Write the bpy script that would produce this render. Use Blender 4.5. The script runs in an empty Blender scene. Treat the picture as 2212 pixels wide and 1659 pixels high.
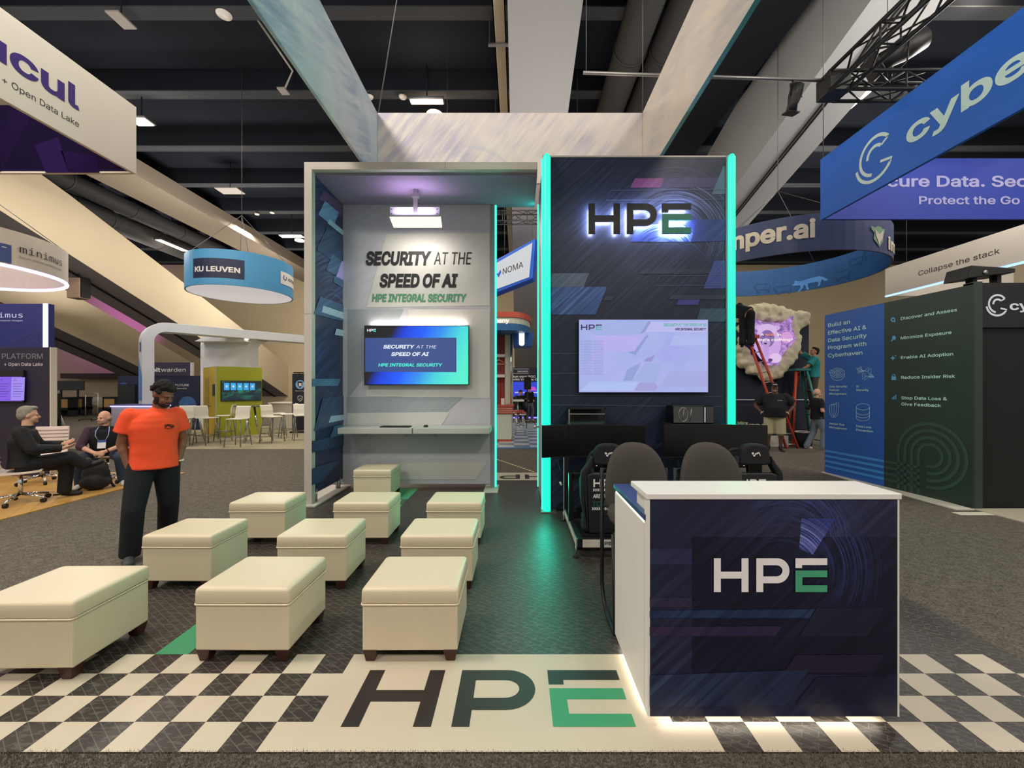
import bpy, bmesh, math, random
import numpy as np
from mathutils.geometry import delaunay_2d_cdt
from mathutils import Vector, Matrix
random.seed(7)
SC = bpy.context.scene
COL = SC.collection
PI = math.pi
F, CX, CY, H = 911.0, 1118.0, 838.0, 1.6        # lens constant and vanishing point of the photograph, eye height

# ------------------------------------------------------------------ camera
cam_d = bpy.data.cameras.new('camera')
cam_d.sensor_width = 36.0
cam_d.lens = F / 2212.0 * 36.0
cam_d.shift_x = -(CX - 1106.0) / 2212.0
cam_d.shift_y = (CY - 829.5) / 2212.0
cam_d.clip_start, cam_d.clip_end = 0.05, 200
cam = bpy.data.objects.new('camera', cam_d)
COL.objects.link(cam)
cam.location = (0, 0, H)
cam.rotation_euler = (PI / 2, 0, 0)
SC.camera = cam

# ------------------------------------------------------------------ view, world, hall lights
SC.view_settings.view_transform = 'Standard'
SC.view_settings.look = 'None'
SC.view_settings.exposure = 0.0
SC.view_settings.gamma = 1.0
SC.view_settings.use_curve_mapping = False
SC.cycles.max_bounces = 6
SC.cycles.diffuse_bounces = 3
SC.cycles.glossy_bounces = 3
SC.cycles.transmission_bounces = 2
SC.cycles.caustics_reflective = False
SC.cycles.caustics_refractive = False
SC.cycles.sample_clamp_indirect = 4.0
W = bpy.data.worlds.new('hall_air')
SC.world = W
W.use_nodes = True
bg = W.node_tree.nodes['Background']
bg.inputs[0].default_value = (1.0, 0.95, 0.89, 1)
bg.inputs[1].default_value = 0.50


def area(name, loc, sx, sy, power, color, rot=(0, 0, 0), spread=PI):
    d = bpy.data.lights.new(name, 'AREA')
    d.shape = 'RECTANGLE'
    d.size, d.size_y, d.energy, d.color = sx, sy, power, color
    d.spread = spread
    o = bpy.data.objects.new(name, d)
    COL.objects.link(o)
    o.location, o.rotation_euler = loc, rot
    return o


WARM = (1.0, 0.91, 0.79)
for hx in (-15.0, -5.6, 5.6, 15.0):
    for hy in (-7.0, 2.2, 14.9, 24.0):
        area('hall_lamp_light', (hx, hy, 10.6), 1.4, 1.4, 420, WARM)
for hx, hy, hz, p_ in ((0.3, 10.6, 5.6, 110), (10.4, 8.6, 7.6, 420), (7.2, 7.4, 7.4, 130), (9.5, 25.0, 7.5, 620), (-9.0, 7.2, 7.6, 240), (-15.0, 27.0, 7.0, 620), (-12.0, 13.0, 6.6, 200)):
    d = bpy.data.lights.new('stand_fill', 'POINT')  # unseen point lamps added to brighten signs, stands and far walls
    d.energy, d.color, d.shadow_soft_size = p_, (1.0, 0.94, 0.86), 0.5
    o = bpy.data.objects.new('stand_fill', d)
    COL.objects.link(o)
    o.location = (hx, hy, hz)
for hx, hy in ((-4.0, 1.5), (4.0, 1.5), (-13.0, 2.0), (12.0, 2.0), (-4, -4.5), (4, -4.5), (8.5, 3.2), (-4.2, 3.6)):
    d = bpy.data.lights.new('hall_fill', 'POINT')  # unseen point lamps added above the view as general fill
    d.energy, d.color, d.shadow_soft_size = 330, (1.0, 0.94, 0.86), 0.5
    o = bpy.data.objects.new('hall_fill', d)
    COL.objects.link(o)
    o.location = (hx, hy, 8.6)
for hx, hy, p_ in ((-13.0, 19.0, 420), (1.8, 11.0, 110), (12.5, 17.0, 420), (-23.0, 24.0, 420)):
    area('upward_fill', (hx, hy, 5.9 if hy > 12 else 4.2), 3.0, 3.0, p_, (1.0, 0.94, 0.86), (PI, 0, 0))  # added lamps facing up, without fixtures, to lift arches and ceiling
TEAL = (0.01, 1.0, 0.68)
# light thrown by the green tubes onto the mat, the walls and the seats
area('tube_light', (0.345, 5.38, 2.4), 0.02, 4.2, 32, TEAL, (PI / 2, 0, PI * 0.75))
area('tube_light', (0.29, 6.69, 2.5), 0.02, 4.0, 13, TEAL, (PI / 2, 0, PI / 2))
area('tube_light', (-0.35, 6.69, 2.5), 0.02, 4.0, 15, TEAL, (PI / 2, 0, PI))
area('tube_light', (2.75, 5.37, 2.4), 0.02, 4.2, 14, TEAL, (PI / 2, 0, -PI * 0.75))


# ------------------------------------------------------------------ helpers: picture measures to metres
def at(px, py, Y):
    return ((px - CX) * Y / F, Y, H - (py - CY) * Y / F)


def gx(px, Y):
    return (px - CX) * Y / F


def gz(py, Y):
    return H - (py - CY) * Y / F


def side(px, py, X, off=0.0):
    Y = X * F / (px - CX)
    return (X + off, Y, H - (py - CY) * Y / F)


# ------------------------------------------------------------------ materials
def lin(h):
    h = h.lstrip('#')
    c = [int(h[i:i + 2], 16) / 255 for i in (0, 2, 4)]
    return tuple(((x / 12.92) if x <= 0.04045 else ((x + 0.055) / 1.055) ** 2.4) for x in c) + (1.0,)


MATS = {}


def nodes_of(name):
    m = bpy.data.materials.new(name)
    m.use_nodes = True
    nt = m.node_tree
    return m, nt, nt.nodes['Principled BSDF']


def coords(nt, scale=(1, 1, 1), rot=(0, 0, 0), loc=(0, 0, 0)):
    tc = nt.nodes.new('ShaderNodeTexCoord')
    mp = nt.nodes.new('ShaderNodeMapping')
    mp.inputs['Scale'].default_value = scale
    mp.inputs['Rotation'].default_value = rot
    mp.inputs['Location'].default_value = loc
    nt.links.new(tc.outputs['Object'], mp.inputs['Vector'])
    return mp.outputs['Vector']


def noise_fac(nt, vec, scale, detail=2, rough=0.5, dist=0.0):
    n = nt.nodes.new('ShaderNodeTexNoise')
    n.inputs['Scale'].default_value = scale
    n.inputs['Detail'].default_value = detail
    n.inputs['Roughness'].default_value = rough
    n.inputs['Distortion'].default_value = dist
    nt.links.new(vec, n.inputs['Vector'])
    return n.outputs['Fac']


def mixc(nt, fac, a, b, blend='MIX'):
    n = nt.nodes.new('ShaderNodeMix')
    n.data_type = 'RGBA'
    n.blend_type = blend
    for sock, v in ((n.inputs['Factor'], fac), (n.inputs['A'], a), (n.inputs['B'], b)):
        if isinstance(v, (int, float)):
            sock.default_value = v
        elif isinstance(v, tuple):
            sock.default_value = v
        else:
            nt.links.new(v, sock)
    return n.outputs['Result']


def ramp(nt, fac, stops):
    n = nt.nodes.new('ShaderNodeValToRGB')
    e = n.color_ramp.elements
    while len(e) < len(stops):
        e.new(0.5)
    for i, (p, c) in enumerate(stops):
        e[i].position = p
        e[i].color = c if isinstance(c, tuple) else (c, c, c, 1)
    nt.links.new(fac, n.inputs['Fac'])
    return n.outputs['Color']


def math_n(nt, op, a, b=None):
    n = nt.nodes.new('ShaderNodeMath')
    n.operation = op
    for i, v in enumerate((a, b)):
        if v is None:
            continue
        if isinstance(v, (int, float)):
            n.inputs[i].default_value = v
        else:
            nt.links.new(v, n.inputs[i])
    return n.outputs[0]


def scale_c(c, k):
    return (min(1, c[0] * k), min(1, c[1] * k), min(1, c[2] * k), 1)


def mt(name, hexc, rough=0.55, metal=0.0, var=0.10, scale=12.0, bump=0.0, bscale=200.0, spec=0.4, coat=0.0):
    """Plain surface with a little procedural variation."""
    if name in MATS:
        return MATS[name]
    m, nt, b = nodes_of(name)
    c = lin(hexc)
    v = coords(nt)
    f = noise_fac(nt, v, scale, 3)
    nt.links.new(mixc(nt, f, scale_c(c, 1 - var), scale_c(c, 1 + var)), b.inputs['Base Color'])
    b.inputs['Roughness'].default_value = rough
    b.inputs['Metallic'].default_value = metal
    b.inputs['Specular IOR Level'].default_value = spec
    b.inputs['Coat Weight'].default_value = coat
    if bump:
        bn = nt.nodes.new('ShaderNodeBump')
        bn.inputs['Strength'].default_value = bump
        bn.inputs['Distance'].default_value = 0.01
        nt.links.new(noise_fac(nt, v, bscale, 2), bn.inputs['Height'])
        nt.links.new(bn.outputs[0], b.inputs['Normal'])
    MATS[name] = m
    return m


def em(name, hexc, s=1.0):
    """Something that gives off light."""
    if name in MATS:
        return MATS[name]
    m, nt, b = nodes_of(name)
    b.inputs['Base Color'].default_value = (0.02, 0.02, 0.02, 1)
    c = lin(hexc)
    v = coords(nt)
    f = noise_fac(nt, v, 3.0, 1)
    nt.links.new(mixc(nt, f, scale_c(c, 0.97), c), b.inputs['Emission Color'])
    b.inputs['Emission Strength'].default_value = s
    MATS[name] = m
    return m


def carpet(name, c0, c1, scale=90.0, bump=0.6, patch=0.12):
    m, nt, b = nodes_of(name)
    v = coords(nt)
    f1 = noise_fac(nt, v, scale, 3, 0.7)
    f2 = noise_fac(nt, v, scale * 0.22, 4, 0.6)
    f3 = noise_fac(nt, v, 0.8, 2, 0.5)
    f = math_n(nt, 'ADD', math_n(nt, 'MULTIPLY', f1, 0.7), math_n(nt, 'MULTIPLY', f2, 0.3))
    r = ramp(nt, f, [(0.36, lin(c0)), (0.64, lin(c1))])
    r = mixc(nt, f3, r, scale_c(lin(c1), 0.7)) if patch == 0 else mixc(nt, math_n(nt, 'MULTIPLY', f3, patch), r, lin(c1))
    nt.links.new(r, b.inputs['Base Color'])
    b.inputs['Roughness'].default_value = 0.95
    b.inputs['Specular IOR Level'].default_value = 0.1
    bn = nt.nodes.new('ShaderNodeBump')
    bn.inputs['Strength'].default_value = bump
    bn.inputs['Distance'].default_value = 0.012
    nt.links.new(f1, bn.inputs['Height'])
    nt.links.new(bn.outputs[0], b.inputs['Normal'])
    return m


ORG = [Vector((0, 0, 0))]      # base of the thing a print belongs to


def brush(name, base, streak, ang=0.9, amt=0.5, swirls=(), axis='Y', rough=0.4, fine=60.0, thr=0.5):
    """Printed fabric with brush strokes: stretched noise, plus arcs around given centres (u, v, r0, r1, colour, amount)."""
    m, nt, b = nodes_of(name)
    tc = nt.nodes.new('ShaderNodeTexCoord')
    sp = nt.nodes.new('ShaderNodeSeparateXYZ')
    nt.links.new(tc.outputs['Object'], sp.inputs[0])
    u = sp.outputs['Y'] if axis == 'X' else sp.outputs['X']
    w = sp.outputs['Y'] if axis == 'Z' else sp.outputs['Z']
    cb = nt.nodes.new('ShaderNodeCombineXYZ')
    nt.links.new(u, cb.inputs[0])
    nt.links.new(w, cb.inputs[1])
    mp = nt.nodes.new('ShaderNodeMapping')
    mp.inputs['Rotation'].default_value = (0, 0, -ang)
    nt.links.new(cb.outputs[0], mp.inputs['Vector'])
    mp2 = nt.nodes.new('ShaderNodeMapping')
    mp2.inputs['Scale'].default_value = (0.5, fine / 4, 1)
    nt.links.new(mp.outputs[0], mp2.inputs['Vector'])
    s1 = noise_fac(nt, mp2.outputs[0], 1.5, 5, 0.65, 0.3)
    big = noise_fac(nt, cb.outputs[0], 0.9, 2, 0.5, 0.4)
    fac = math_n(nt, 'MULTIPLY', ramp(nt, s1, [(thr - 0.07, 0.0), (thr + 0.14, 1.0)]), ramp(nt, big, [(0.35, 0.1), (0.7, 1.0)]))
    col = mixc(nt, math_n(nt, 'MULTIPLY', fac, amt), lin(base), lin(streak))
    for (cu, cv, r0, r1, hexc, am) in swirls:
        du = math_n(nt, 'SUBTRACT', u, cu - (ORG[0].y if axis == 'X' else ORG[0].x))
        dv = math_n(nt, 'SUBTRACT', w, cv - (ORG[0].y if axis == 'Z' else ORG[0].z))
        r = math_n(nt, 'SQRT', math_n(nt, 'ADD', math_n(nt, 'MULTIPLY', du, du), math_n(nt, 'MULTIPLY', dv, dv)))
        th = math_n(nt, 'ARCTAN2', dv, du)
        c2 = nt.nodes.new('ShaderNodeCombineXYZ')
        nt.links.new(math_n(nt, 'MULTIPLY', r, fine / max(0.3, (r1 - r0)) * 0.5), c2.inputs[0])
        nt.links.new(math_n(nt, 'MULTIPLY', th, 0.6), c2.inputs[1])
        ns = noise_fac(nt, c2.outputs[0], 1.0, 3, 0.6)
        mr = nt.nodes.new('ShaderNodeMapRange')
        mr.inputs['From Min'].default_value = r0
        mr.inputs['From Max'].default_value = r1
        nt.links.new(r, mr.inputs['Value'])
        band = ramp(nt, mr.outputs[0], [(0.0, 0.0), (0.35, 1.0), (0.7, 0.8), (1.0, 0.0)])
        fade = math_n(nt, 'MULTIPLY', ramp(nt, noise_fac(nt, c2.outputs[0], 0.06, 1), [(0.35, 0.2), (0.6, 1.0)]), ramp(nt, math_n(nt, 'ADD', math_n(nt, 'MULTIPLY', math_n(nt, 'COSINE', math_n(nt, 'SUBTRACT', th, 0.95)), 0.5), 0.5), [(0.5, 0.0), (0.95, 1.0)]))
        f = math_n(nt, 'MULTIPLY', math_n(nt, 'MULTIPLY', ramp(nt, ns, [(0.45, 0.0), (0.65, 1.0)]), band), math_n(nt, 'MULTIPLY', fade, am))
        col = mixc(nt, f, col, lin(hexc))
    nt.links.new(col, b.inputs['Base Color'])
    b.inputs['Roughness'].default_value = rough
    b.inputs['Specular IOR Level'].default_value = 0.35
    return m


# ------------------------------------------------------------------ mesh builder
class MB:
    def __init__(s):
        s.v, s.f, s.fm, s.fs, s.mats, s.marks = [], [], [], [], [], []

    def add(s, verts, faces, mat, smooth=False):
        k = len(s.v)
        if mat not in s.mats:
            s.mats.append(mat)
        i = s.mats.index(mat)
        s.v.extend([tuple(p) for p in verts])
        for f in faces:
            s.f.append([k + j for j in f])
            s.fm.append(i)
            s.fs.append(smooth)
        return s

    def box(s, a, b, mat):
        (x0, y0, z0), (x1, y1, z1) = a, b
        x0, x1 = min(x0, x1), max(x0, x1)
        y0, y1 = min(y0, y1), max(y0, y1)
        z0, z1 = min(z0, z1), max(z0, z1)
        v = [(x0, y0, z0), (x1, y0, z0), (x1, y1, z0), (x0, y1, z0), (x0, y0, z1), (x1, y0, z1), (x1, y1, z1), (x0, y1, z1)]
        return s.add(v, [(0, 3, 2, 1), (4, 5, 6, 7), (0, 1, 5, 4), (1, 2, 6, 5), (2, 3, 7, 6), (3, 0, 4, 7)], mat)

    def poly(s, pts, mat):
        return s.add(pts, [tuple(range(len(pts)))], mat)

    def prism(s, pts, d, mat, smooth=False):
        """Closed solid: outline pts pushed along the vector d."""
        n = len(pts)
        d = Vector(d)
        q = [tuple(Vector(p) + d) for p in pts]
        fc = [tuple(range(n)), tuple(range(2 * n - 1, n - 1, -1))]
        s.add(list(pts) + q, fc, mat)
        k = len(s.v) - 2 * n
        i = s.mats.index(mat)
        for j in range(n):
            s.f.append([k + j, k + n + j, k + n + (j + 1) % n, k + (j + 1) % n])
            s.fm.append(i)
            s.fs.append(smooth)
        return s

    def rings(s, rings, mat, cap=True, smooth=True, close=True):
        n = len(rings[0])
        v = [p for r in rings for p in r]
        fc = []
        for i in range(len(rings) - 1):
            for j in range(n if close else n - 1):
                fc.append((i * n + j, i * n + (j + 1) % n, (i + 1) * n + (j + 1) % n, (i + 1) * n + j))
        s.add(v, fc, mat, smooth)
        if cap:
            k = len(s.v) - len(v)
            i = s.mats.index(mat)
            for r in ([k + j for j in range(n - 1, -1, -1)], [k + len(v) - n + j for j in range(n)]):
                s.f.append(r)
                s.fm.append(i)
                s.fs.append(False)
        return s

    def tube(s, pts, r, mat, n=8, cap=True, closed=False):
        P = [Vector(p) for p in pts]
        rad = r if isinstance(r, (list, tuple)) else [r] * len(P)
        out, ref = [], None
        L = len(P)
        for i, p in enumerate(P):
            if closed:
                t = (P[(i + 1) % L] - P[i - 1])
            else:
                t = (P[min(i + 1, L - 1)] - P[max(i - 1, 0)])
            t.normalize()
            if ref is None:
                ref = t.orthogonal().normalized()
            ref = (ref - t * ref.dot(t))
            if ref.length < 1e-5:
                ref = t.orthogonal()
            ref.normalize()
            bi = t.cross(ref)
            out.append([tuple(p + (ref * math.cos(2 * PI * j / n) + bi * math.sin(2 * PI * j / n)) * rad[i]) for j in range(n)])
        if closed:
            out.append(out[0])
            return s.rings(out, mat, False)
        return s.rings(out, mat, cap)

    def lathe(s, prof, c, mat, n=24, axis='Z'):
        rs = []
        for (r, h) in prof:
            ring = []
            for j in range(n):
                a = 2 * PI * j / n
                x, y = r * math.cos(a), r * math.sin(a)
                ring.append({'Z': (c[0] + x, c[1] + y, c[2] + h), 'Y': (c[0] + x, c[1] - h, c[2] + y), 'X': (c[0] + h, c[1] + x, c[2] + y)}[axis])
            rs.append(ring)
        return s.rings(rs, mat)

    def ell(s, c, r, mat, R=None, n=16, m=10):
        if isinstance(r, (int, float)):
            r = (r, r, r)
        c = Vector(c)
        rs = []
        for i in range(m + 1):
            a = -PI / 2 + PI * i / m
            ca = max(math.cos(a), 0.02)
            ring = []
            for j in range(n):
                q = 2 * PI * j / n
                p = Vector((r[0] * ca * math.cos(q), r[1] * ca * math.sin(q), r[2] * math.sin(a)))
                if R is not None:
                    p = R @ p
                ring.append(tuple(c + p))
            rs.append(ring)
        return s.rings(rs, mat)

    def cone(s, p0, r0, p1, r1, mat, n=14):
        return s.tube([p0, p1], [r0, r1], mat, n)

    def build(s, name, parent=None, world=False, bevel=0.0, seg=2, remesh=0.0, smooth=0, sub=0):
        if name == 'lettering' and len(s.marks) > 1:      # every line a part of its own
            cut = [(0, 0)] + s.marks + [(len(s.v), len(s.f))]
            for (v0, f0), (v1, f1) in zip(cut[:-1], cut[1:]):
                if f1 > f0:
                    q = MB()
                    q.v, q.fm, q.fs, q.mats = s.v[v0:v1], s.fm[f0:f1], s.fs[f0:f1], s.mats
                    q.f = [[j - v0 for j in f] for f in s.f[f0:f1]]
                    o = q.build(name if v0 or s.marks[0] == (0, 0) else 'print', parent, world)
            return o
        me = bpy.data.meshes.new(name)
        off = Vector((0, 0, 0))
        if world and parent is not None:
            p = parent
            while p is not None:
                off += p.location
                p = p.parent
        me.from_pydata([tuple(Vector(p) - off) for p in s.v] if world and parent is not None else s.v, [], s.f)
        for mm in s.mats:
            me.materials.append(mm)
        me.polygons.foreach_set('material_index', s.fm)
        me.polygons.foreach_set('use_smooth', s.fs)
        bm = bmesh.new()
        bm.from_mesh(me)
        if bevel or remesh:
            bmesh.ops.recalc_face_normals(bm, faces=bm.faces)
        bm.to_mesh(me)
        bm.free()
        me.update()
        o = bpy.data.objects.new(name, me)
        COL.objects.link(o)
        o.parent = parent
        if bevel:
            b = o.modifiers.new('bevel', 'BEVEL')
            b.width, b.segments, b.limit_method, b.angle_limit = bevel, seg, 'ANGLE', 0.6
            b.harden_normals = False
        if remesh:
            r = o.modifiers.new('remesh', 'REMESH')
            r.mode, r.voxel_size, r.use_smooth_shade = 'VOXEL', remesh, True
            if smooth:
                q = o.modifiers.new('smooth', 'SMOOTH')
                q.factor, q.iterations = 0.5, smooth
        if sub:
            q = o.modifiers.new('sub', 'SUBSURF')
            q.levels = q.render_levels = sub
        return o


def thing(name, label, cat, loc=(0, 0, 0), rotz=0.0, group=None):
    o = bpy.data.objects.new(name, None)
    o.empty_display_size = 0.1
    COL.objects.link(o)
    o.location = loc
    o.rotation_euler = (0, 0, rotz)
    return tag(o, label, cat, group)


def tag(o, label, cat, group=None, kind=None):
    o['label'] = label
    o['category'] = cat
    if group:
        o['group'] = group
    if kind:
        o['kind'] = kind
    return o


def struct(o):
    o['kind'] = 'structure'
    return o


def copy_tree(o, parent=None):
    c = o.copy()
    COL.objects.link(c)
    if parent is not None:
        c.parent = parent
    for ch in list(o.children):
        copy_tree(ch, c)
    return c


# ------------------------------------------------------------------ lettering
GLY = {}
FONTS = {}


def bundled(name):
    """Typeface that ships with Blender; None (the built-in face) if it is not there."""
    if name not in FONTS:
        try:
            FONTS[name] = bpy.data.fonts.load(bpy.utils.system_resource('DATAFILES', path='fonts') + '/' + name)
        except Exception:
            FONTS[name] = None
    return FONTS[name]


FACE = ['Inter.woff2']


def glyphs(s, bold=0.0, shear=0.0):
    """Outline of a line of text, scaled so that capitals are 1 high: (verts, faces, x0, x1)."""
    key = (s, bold, shear, FACE[0])
    if key not in GLY:
        c = bpy.data.curves.new('t', 'FONT')
        fnt = bundled(FACE[0])
        if fnt:
            c.font = fnt
        c.body, c.shear, c.resolution_u, c.fill_mode = s, shear, 3, 'NONE'
        o = bpy.data.objects.new('t', c)
        COL.objects.link(o)
        bpy.context.view_layer.update()
        ev = o.evaluated_get(bpy.context.evaluated_depsgraph_get())
        me = ev.to_mesh()
        k = 1.0 / 0.729
        v = [Vector((p.co.x * k, p.co.y * k)) for p in me.vertices]
        nxt = {}
        cur = 0
        linked = {tuple(sorted(e.vertices)) for e in me.edges}
        for i in range(len(v)):                       # each outline is a run of neighbouring vertices
            if (i, i + 1) in linked:
                nxt[i] = i + 1
            else:
                nxt[i] = cur
                cur = i + 1
        ev.to_mesh_clear()
        bpy.data.objects.remove(o)
        bpy.data.curves.remove(c)
        prv = {j: i for i, j in nxt.items()}
        area2 = sum(v[i].x * v[j].y - v[j].x * v[i].y for i, j in nxt.items())
        if bold:
            sg, w = (1 if area2 > 0 else -1), bold * k * 0.72
            new = []
            for i in range(len(v)):
                a, q = v[i] - v[prv[i]], v[nxt[i]] - v[i]
                if a.length < 1e-7 or q.length < 1e-7:
                    new.append(v[i])
                    continue
                a.normalize()
                q.normalize()
                n = Vector((a.y + q.y, -a.x - q.x))
                d = max(n.length_squared, 0.5)
                new.append(v[i] + n * (2.0 / d) * w * sg)
            v = new
        E = [(i, j) for i, j in nxt.items() if i != j]
        cv, _e, cf, _a, _b, _c = delaunay_2d_cdt(v, E, [], 0, 1e-5)
        A = np.array([v[i] for i, j in E])
        B = np.array([v[j] for i, j in E])
        f = []
        for t in cf:                                  # keep what the outlines wind around
            m = sum((cv[i] for i in t), Vector((0, 0))) / len(t)
            up = (A[:, 1] <= m.y) & (B[:, 1] > m.y)
            dn = (A[:, 1] > m.y) & (B[:, 1] <= m.y)
            sd = (B[:, 0] - A[:, 0]) * (m.y - A[:, 1]) - (m.x - A[:, 0]) * (B[:, 1] - A[:, 1])
            if int((up & (sd > 0)).sum()) - int((dn & (sd < 0)).sum()) != 0:
                f.append(tuple(t))
        v = [(p.x, p.y) for p in cv]
        xs = [p[0] for p in v] or [0, 1]
        GLY[key] = (v, f, min(xs), max(xs))
    return GLY[key]


def text_map(mb, s, fn, mat, bold=0.0, shear=0.0):
    """fn(u, v): u from 0 to 1 along the line, v in capital heights above the baseline."""
    v, f, x0, x1 = glyphs(s, bold, shear)
    mb.marks.append((len(mb.v), len(mb.f)))
    mb.add([fn((x - x0) / (x1 - x0), y) for x, y in v], f, mat)


def text_at(mb, s, p0, p1, h, mat, bold=0.0, shear=0.0, up=(0, 0, 1)):
    p0, p1, up = Vector(p0), Vector(p1), Vector(up)
    text_map(mb, s, lambda u, v: tuple(p0 + (p1 - p0) * u + up * (v * h)), mat, bold, shear)


def text_px(mb, s, x0, x1, base, top, Y, mat, bold=0.0, shear=0.0):
    text_at(mb, s, at(x0, base, Y), at(x1, base, Y), (base - top) * Y / F, mat, bold, shear)


def text_len(s, h, bold=0.0, shear=0.0):
    v, f, x0, x1 = glyphs(s, bold, shear)
    return (x1 - x0) * h


def logo_quads():
    """The three letter mark as convex pieces in units of its height: (points, which colour)."""
    q = []

    def rect(a, b, c, d, m):
        q.append(([(a, b), (c, b), (c, d), (a, d)], m))
    rect(0.0, 0, 0.21, 1, 0)
    rect(0.835, 0, 1.045, 1, 0)
    rect(0.21, 0.40, 0.835, 0.605, 0)
    rect(1.28, 0, 1.49, 1, 0)
    # bowl of the second letter
    cx, cy, R, r = 1.91, 0.63, 0.37, 0.165
    N = 14
    out = [(1.49, 1.0)] + [(cx + R * math.cos(PI / 2 - PI * i / N), cy + R * math.sin(PI / 2 - PI * i / N)) for i in range(N + 1)] + [(1.49, 0.26)]
    inn = [(1.49, 0.795)] + [(cx - 0.03 + r * math.cos(PI / 2 - PI * i / N) * 1.15, cy + r * math.sin(PI / 2 - PI * i / N)) for i in range(N + 1)] + [(1.49, 0.465)]
    for i in range(len(out) - 1):
        q.append(([inn[i], inn[i + 1], out[i + 1], out[i]], 0))
    rect(2.46, 0.80, 3.42, 1.0, 0)
    rect(2.46, 0.71, 2.66, 0.80, 0)
    rect(2.46, 0.0, 2.67, 0.64, 1)
    rect(2.67, 0.44, 3.42, 0.64, 1)
    rect(2.67, 0.0, 3.42, 0.20, 1)
    return q


LOGO_W = 3.42


def logo_map(mb, fn, m0, m1, d=None):
    for pts, k in logo_quads():
        p = [fn(u, v) for u, v in pts]
        if d is None:
            mb.poly(p, (m0, m1)[k])
        else:
            mb.prism(p, d, (m0, m1)[k])


def logo_px(mb, x0, x1, base, top, Y, m0, m1, d=None):
    p0, p1 = Vector(at(x0, base, Y)), Vector(at(x1, base, Y))
    h = (base - top) * Y / F
    logo_map(mb, lambda u, v: tuple(p0 + (p1 - p0) * (u / LOGO_W) + Vector((0, 0, v * h))), m0, m1, d)


def arc(c, r, a0, a1, n=24):
    return [(c[0] + r * math.cos(a0 + (a1 - a0) * i / n), c[1] + r * math.sin(a0 + (a1 - a0) * i / n)) for i in range(n + 1)]


def ribbon(mb, pts2, w, fn, mat):
    """Flat line of width w along 2D points, placed by fn(u, v)."""
    P = [Vector(p) for p in pts2]
    a, b = [], []
    for i, p in enumerate(P):
        t = P[min(i + 1, len(P) - 1)] - P[max(i - 1, 0)]
        t.normalize()
        n = Vector((-t.y, t.x)) * (w / 2)
        a.append(p + n)
        b.append(p - n)
    v = [fn(p.x, p.y) for p in a] + [fn(p.x, p.y) for p in b]
    k = len(P)
    mb.add(v, [(i, i + 1, k + i + 1, k + i) for i in range(k - 1)], mat)


def hang(parent, top_z, pts, mat, r=0.008, world=True):
    for p in pts:
        MB().tube([p, (p[0], p[1], top_z)], r, mat, 6).build('cable', parent, world)


def line_px(parent, *a, **k):
    """One printed line as a part of its own."""
    b = MB()
    text_px(b, *a, **k)
    return b.build('lettering', parent, True)


def line_at(parent, *a, **k):
    b = MB()
    text_at(b, *a, **k)
    return b.build('lettering', parent, True)
# ------------------------------------------------------------------ the hall
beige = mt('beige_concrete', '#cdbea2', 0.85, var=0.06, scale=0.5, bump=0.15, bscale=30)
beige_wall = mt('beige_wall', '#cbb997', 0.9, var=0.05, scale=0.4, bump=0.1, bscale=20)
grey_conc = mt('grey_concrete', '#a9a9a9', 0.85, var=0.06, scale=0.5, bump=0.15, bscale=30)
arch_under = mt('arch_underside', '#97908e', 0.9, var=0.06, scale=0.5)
black_deck = mt('dark_deck', '#23262e', 0.95, var=0.15, scale=0.7, spec=0.1)
joist_m = mt('dark_joist', '#20232a', 0.95, var=0.12, scale=1.0, spec=0.1)
joist_low = mt('joist_underside', '#46484b', 0.95, var=0.12, scale=1.0, spec=0.1)
black = mt('matt_black', '#141416', 0.5, var=0.1)
soft_black = mt('soft_black', '#1c1c1f', 0.75, var=0.12)
steel = mt('brushed_steel', '#a9a9a6', 0.35, 0.9)
chrome = mt('chrome', '#d8d8d8', 0.12, 1.0)
white = mt('white_laminate', '#e6e2dc', 0.4, var=0.03)
cable_m = mt('steel_cable', '#6a6a6a', 0.5, 0.6)
black_gloss = mt('black_gloss', '#08090b', 0.12, var=0.05)

hall_carpet = carpet('aisle_carpet', '#34312d', '#7d766c', 62.0, 0.9)
MB().box((-46, -6, -0.1), (34, 40, 0.0), hall_carpet).build('floor')
struct(bpy.data.objects['floor'])
MB().box((-46, 34.6, 0), (34, 35.0, 12.4), beige_wall).build('wall_back')
struct(bpy.data.objects['wall_back'])
MB().box((-46, -6, 11.7), (34, 35, 12.0), black_deck).build('ceiling')
struct(bpy.data.objects['ceiling'])
for y in (1.4, 4.4, 7.4, 10.40, 13.34, 16.37, 19.37, 22.4, 25.4, 28.4, 31.4):
    b = MB().box((-46, y, 11.0), (34, y + 0.36, 11.7), joist_m)
    b.box((-46, y - 0.01, 10.985), (34, y + 0.37, 11.02), joist_low)
    struct(b.build('ceiling_beam'))

PROF = [(-6, 10.3), (0, 10.05), (5, 9.7), (8.35, 9.28), (13.5, 8.08), (17.7, 7.1), (19.4, 6.6), (22.9, 5.43), (27.1, 3.57), (34.6, 0.45)]


PROF_L = [(-6, 10.9), (6, 10.6), (10, 9.9), (13.5, 8.70), (17.7, 7.2), (22.9, 5.33), (28.4, 3.3), (34.6, 0.9)]


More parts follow.
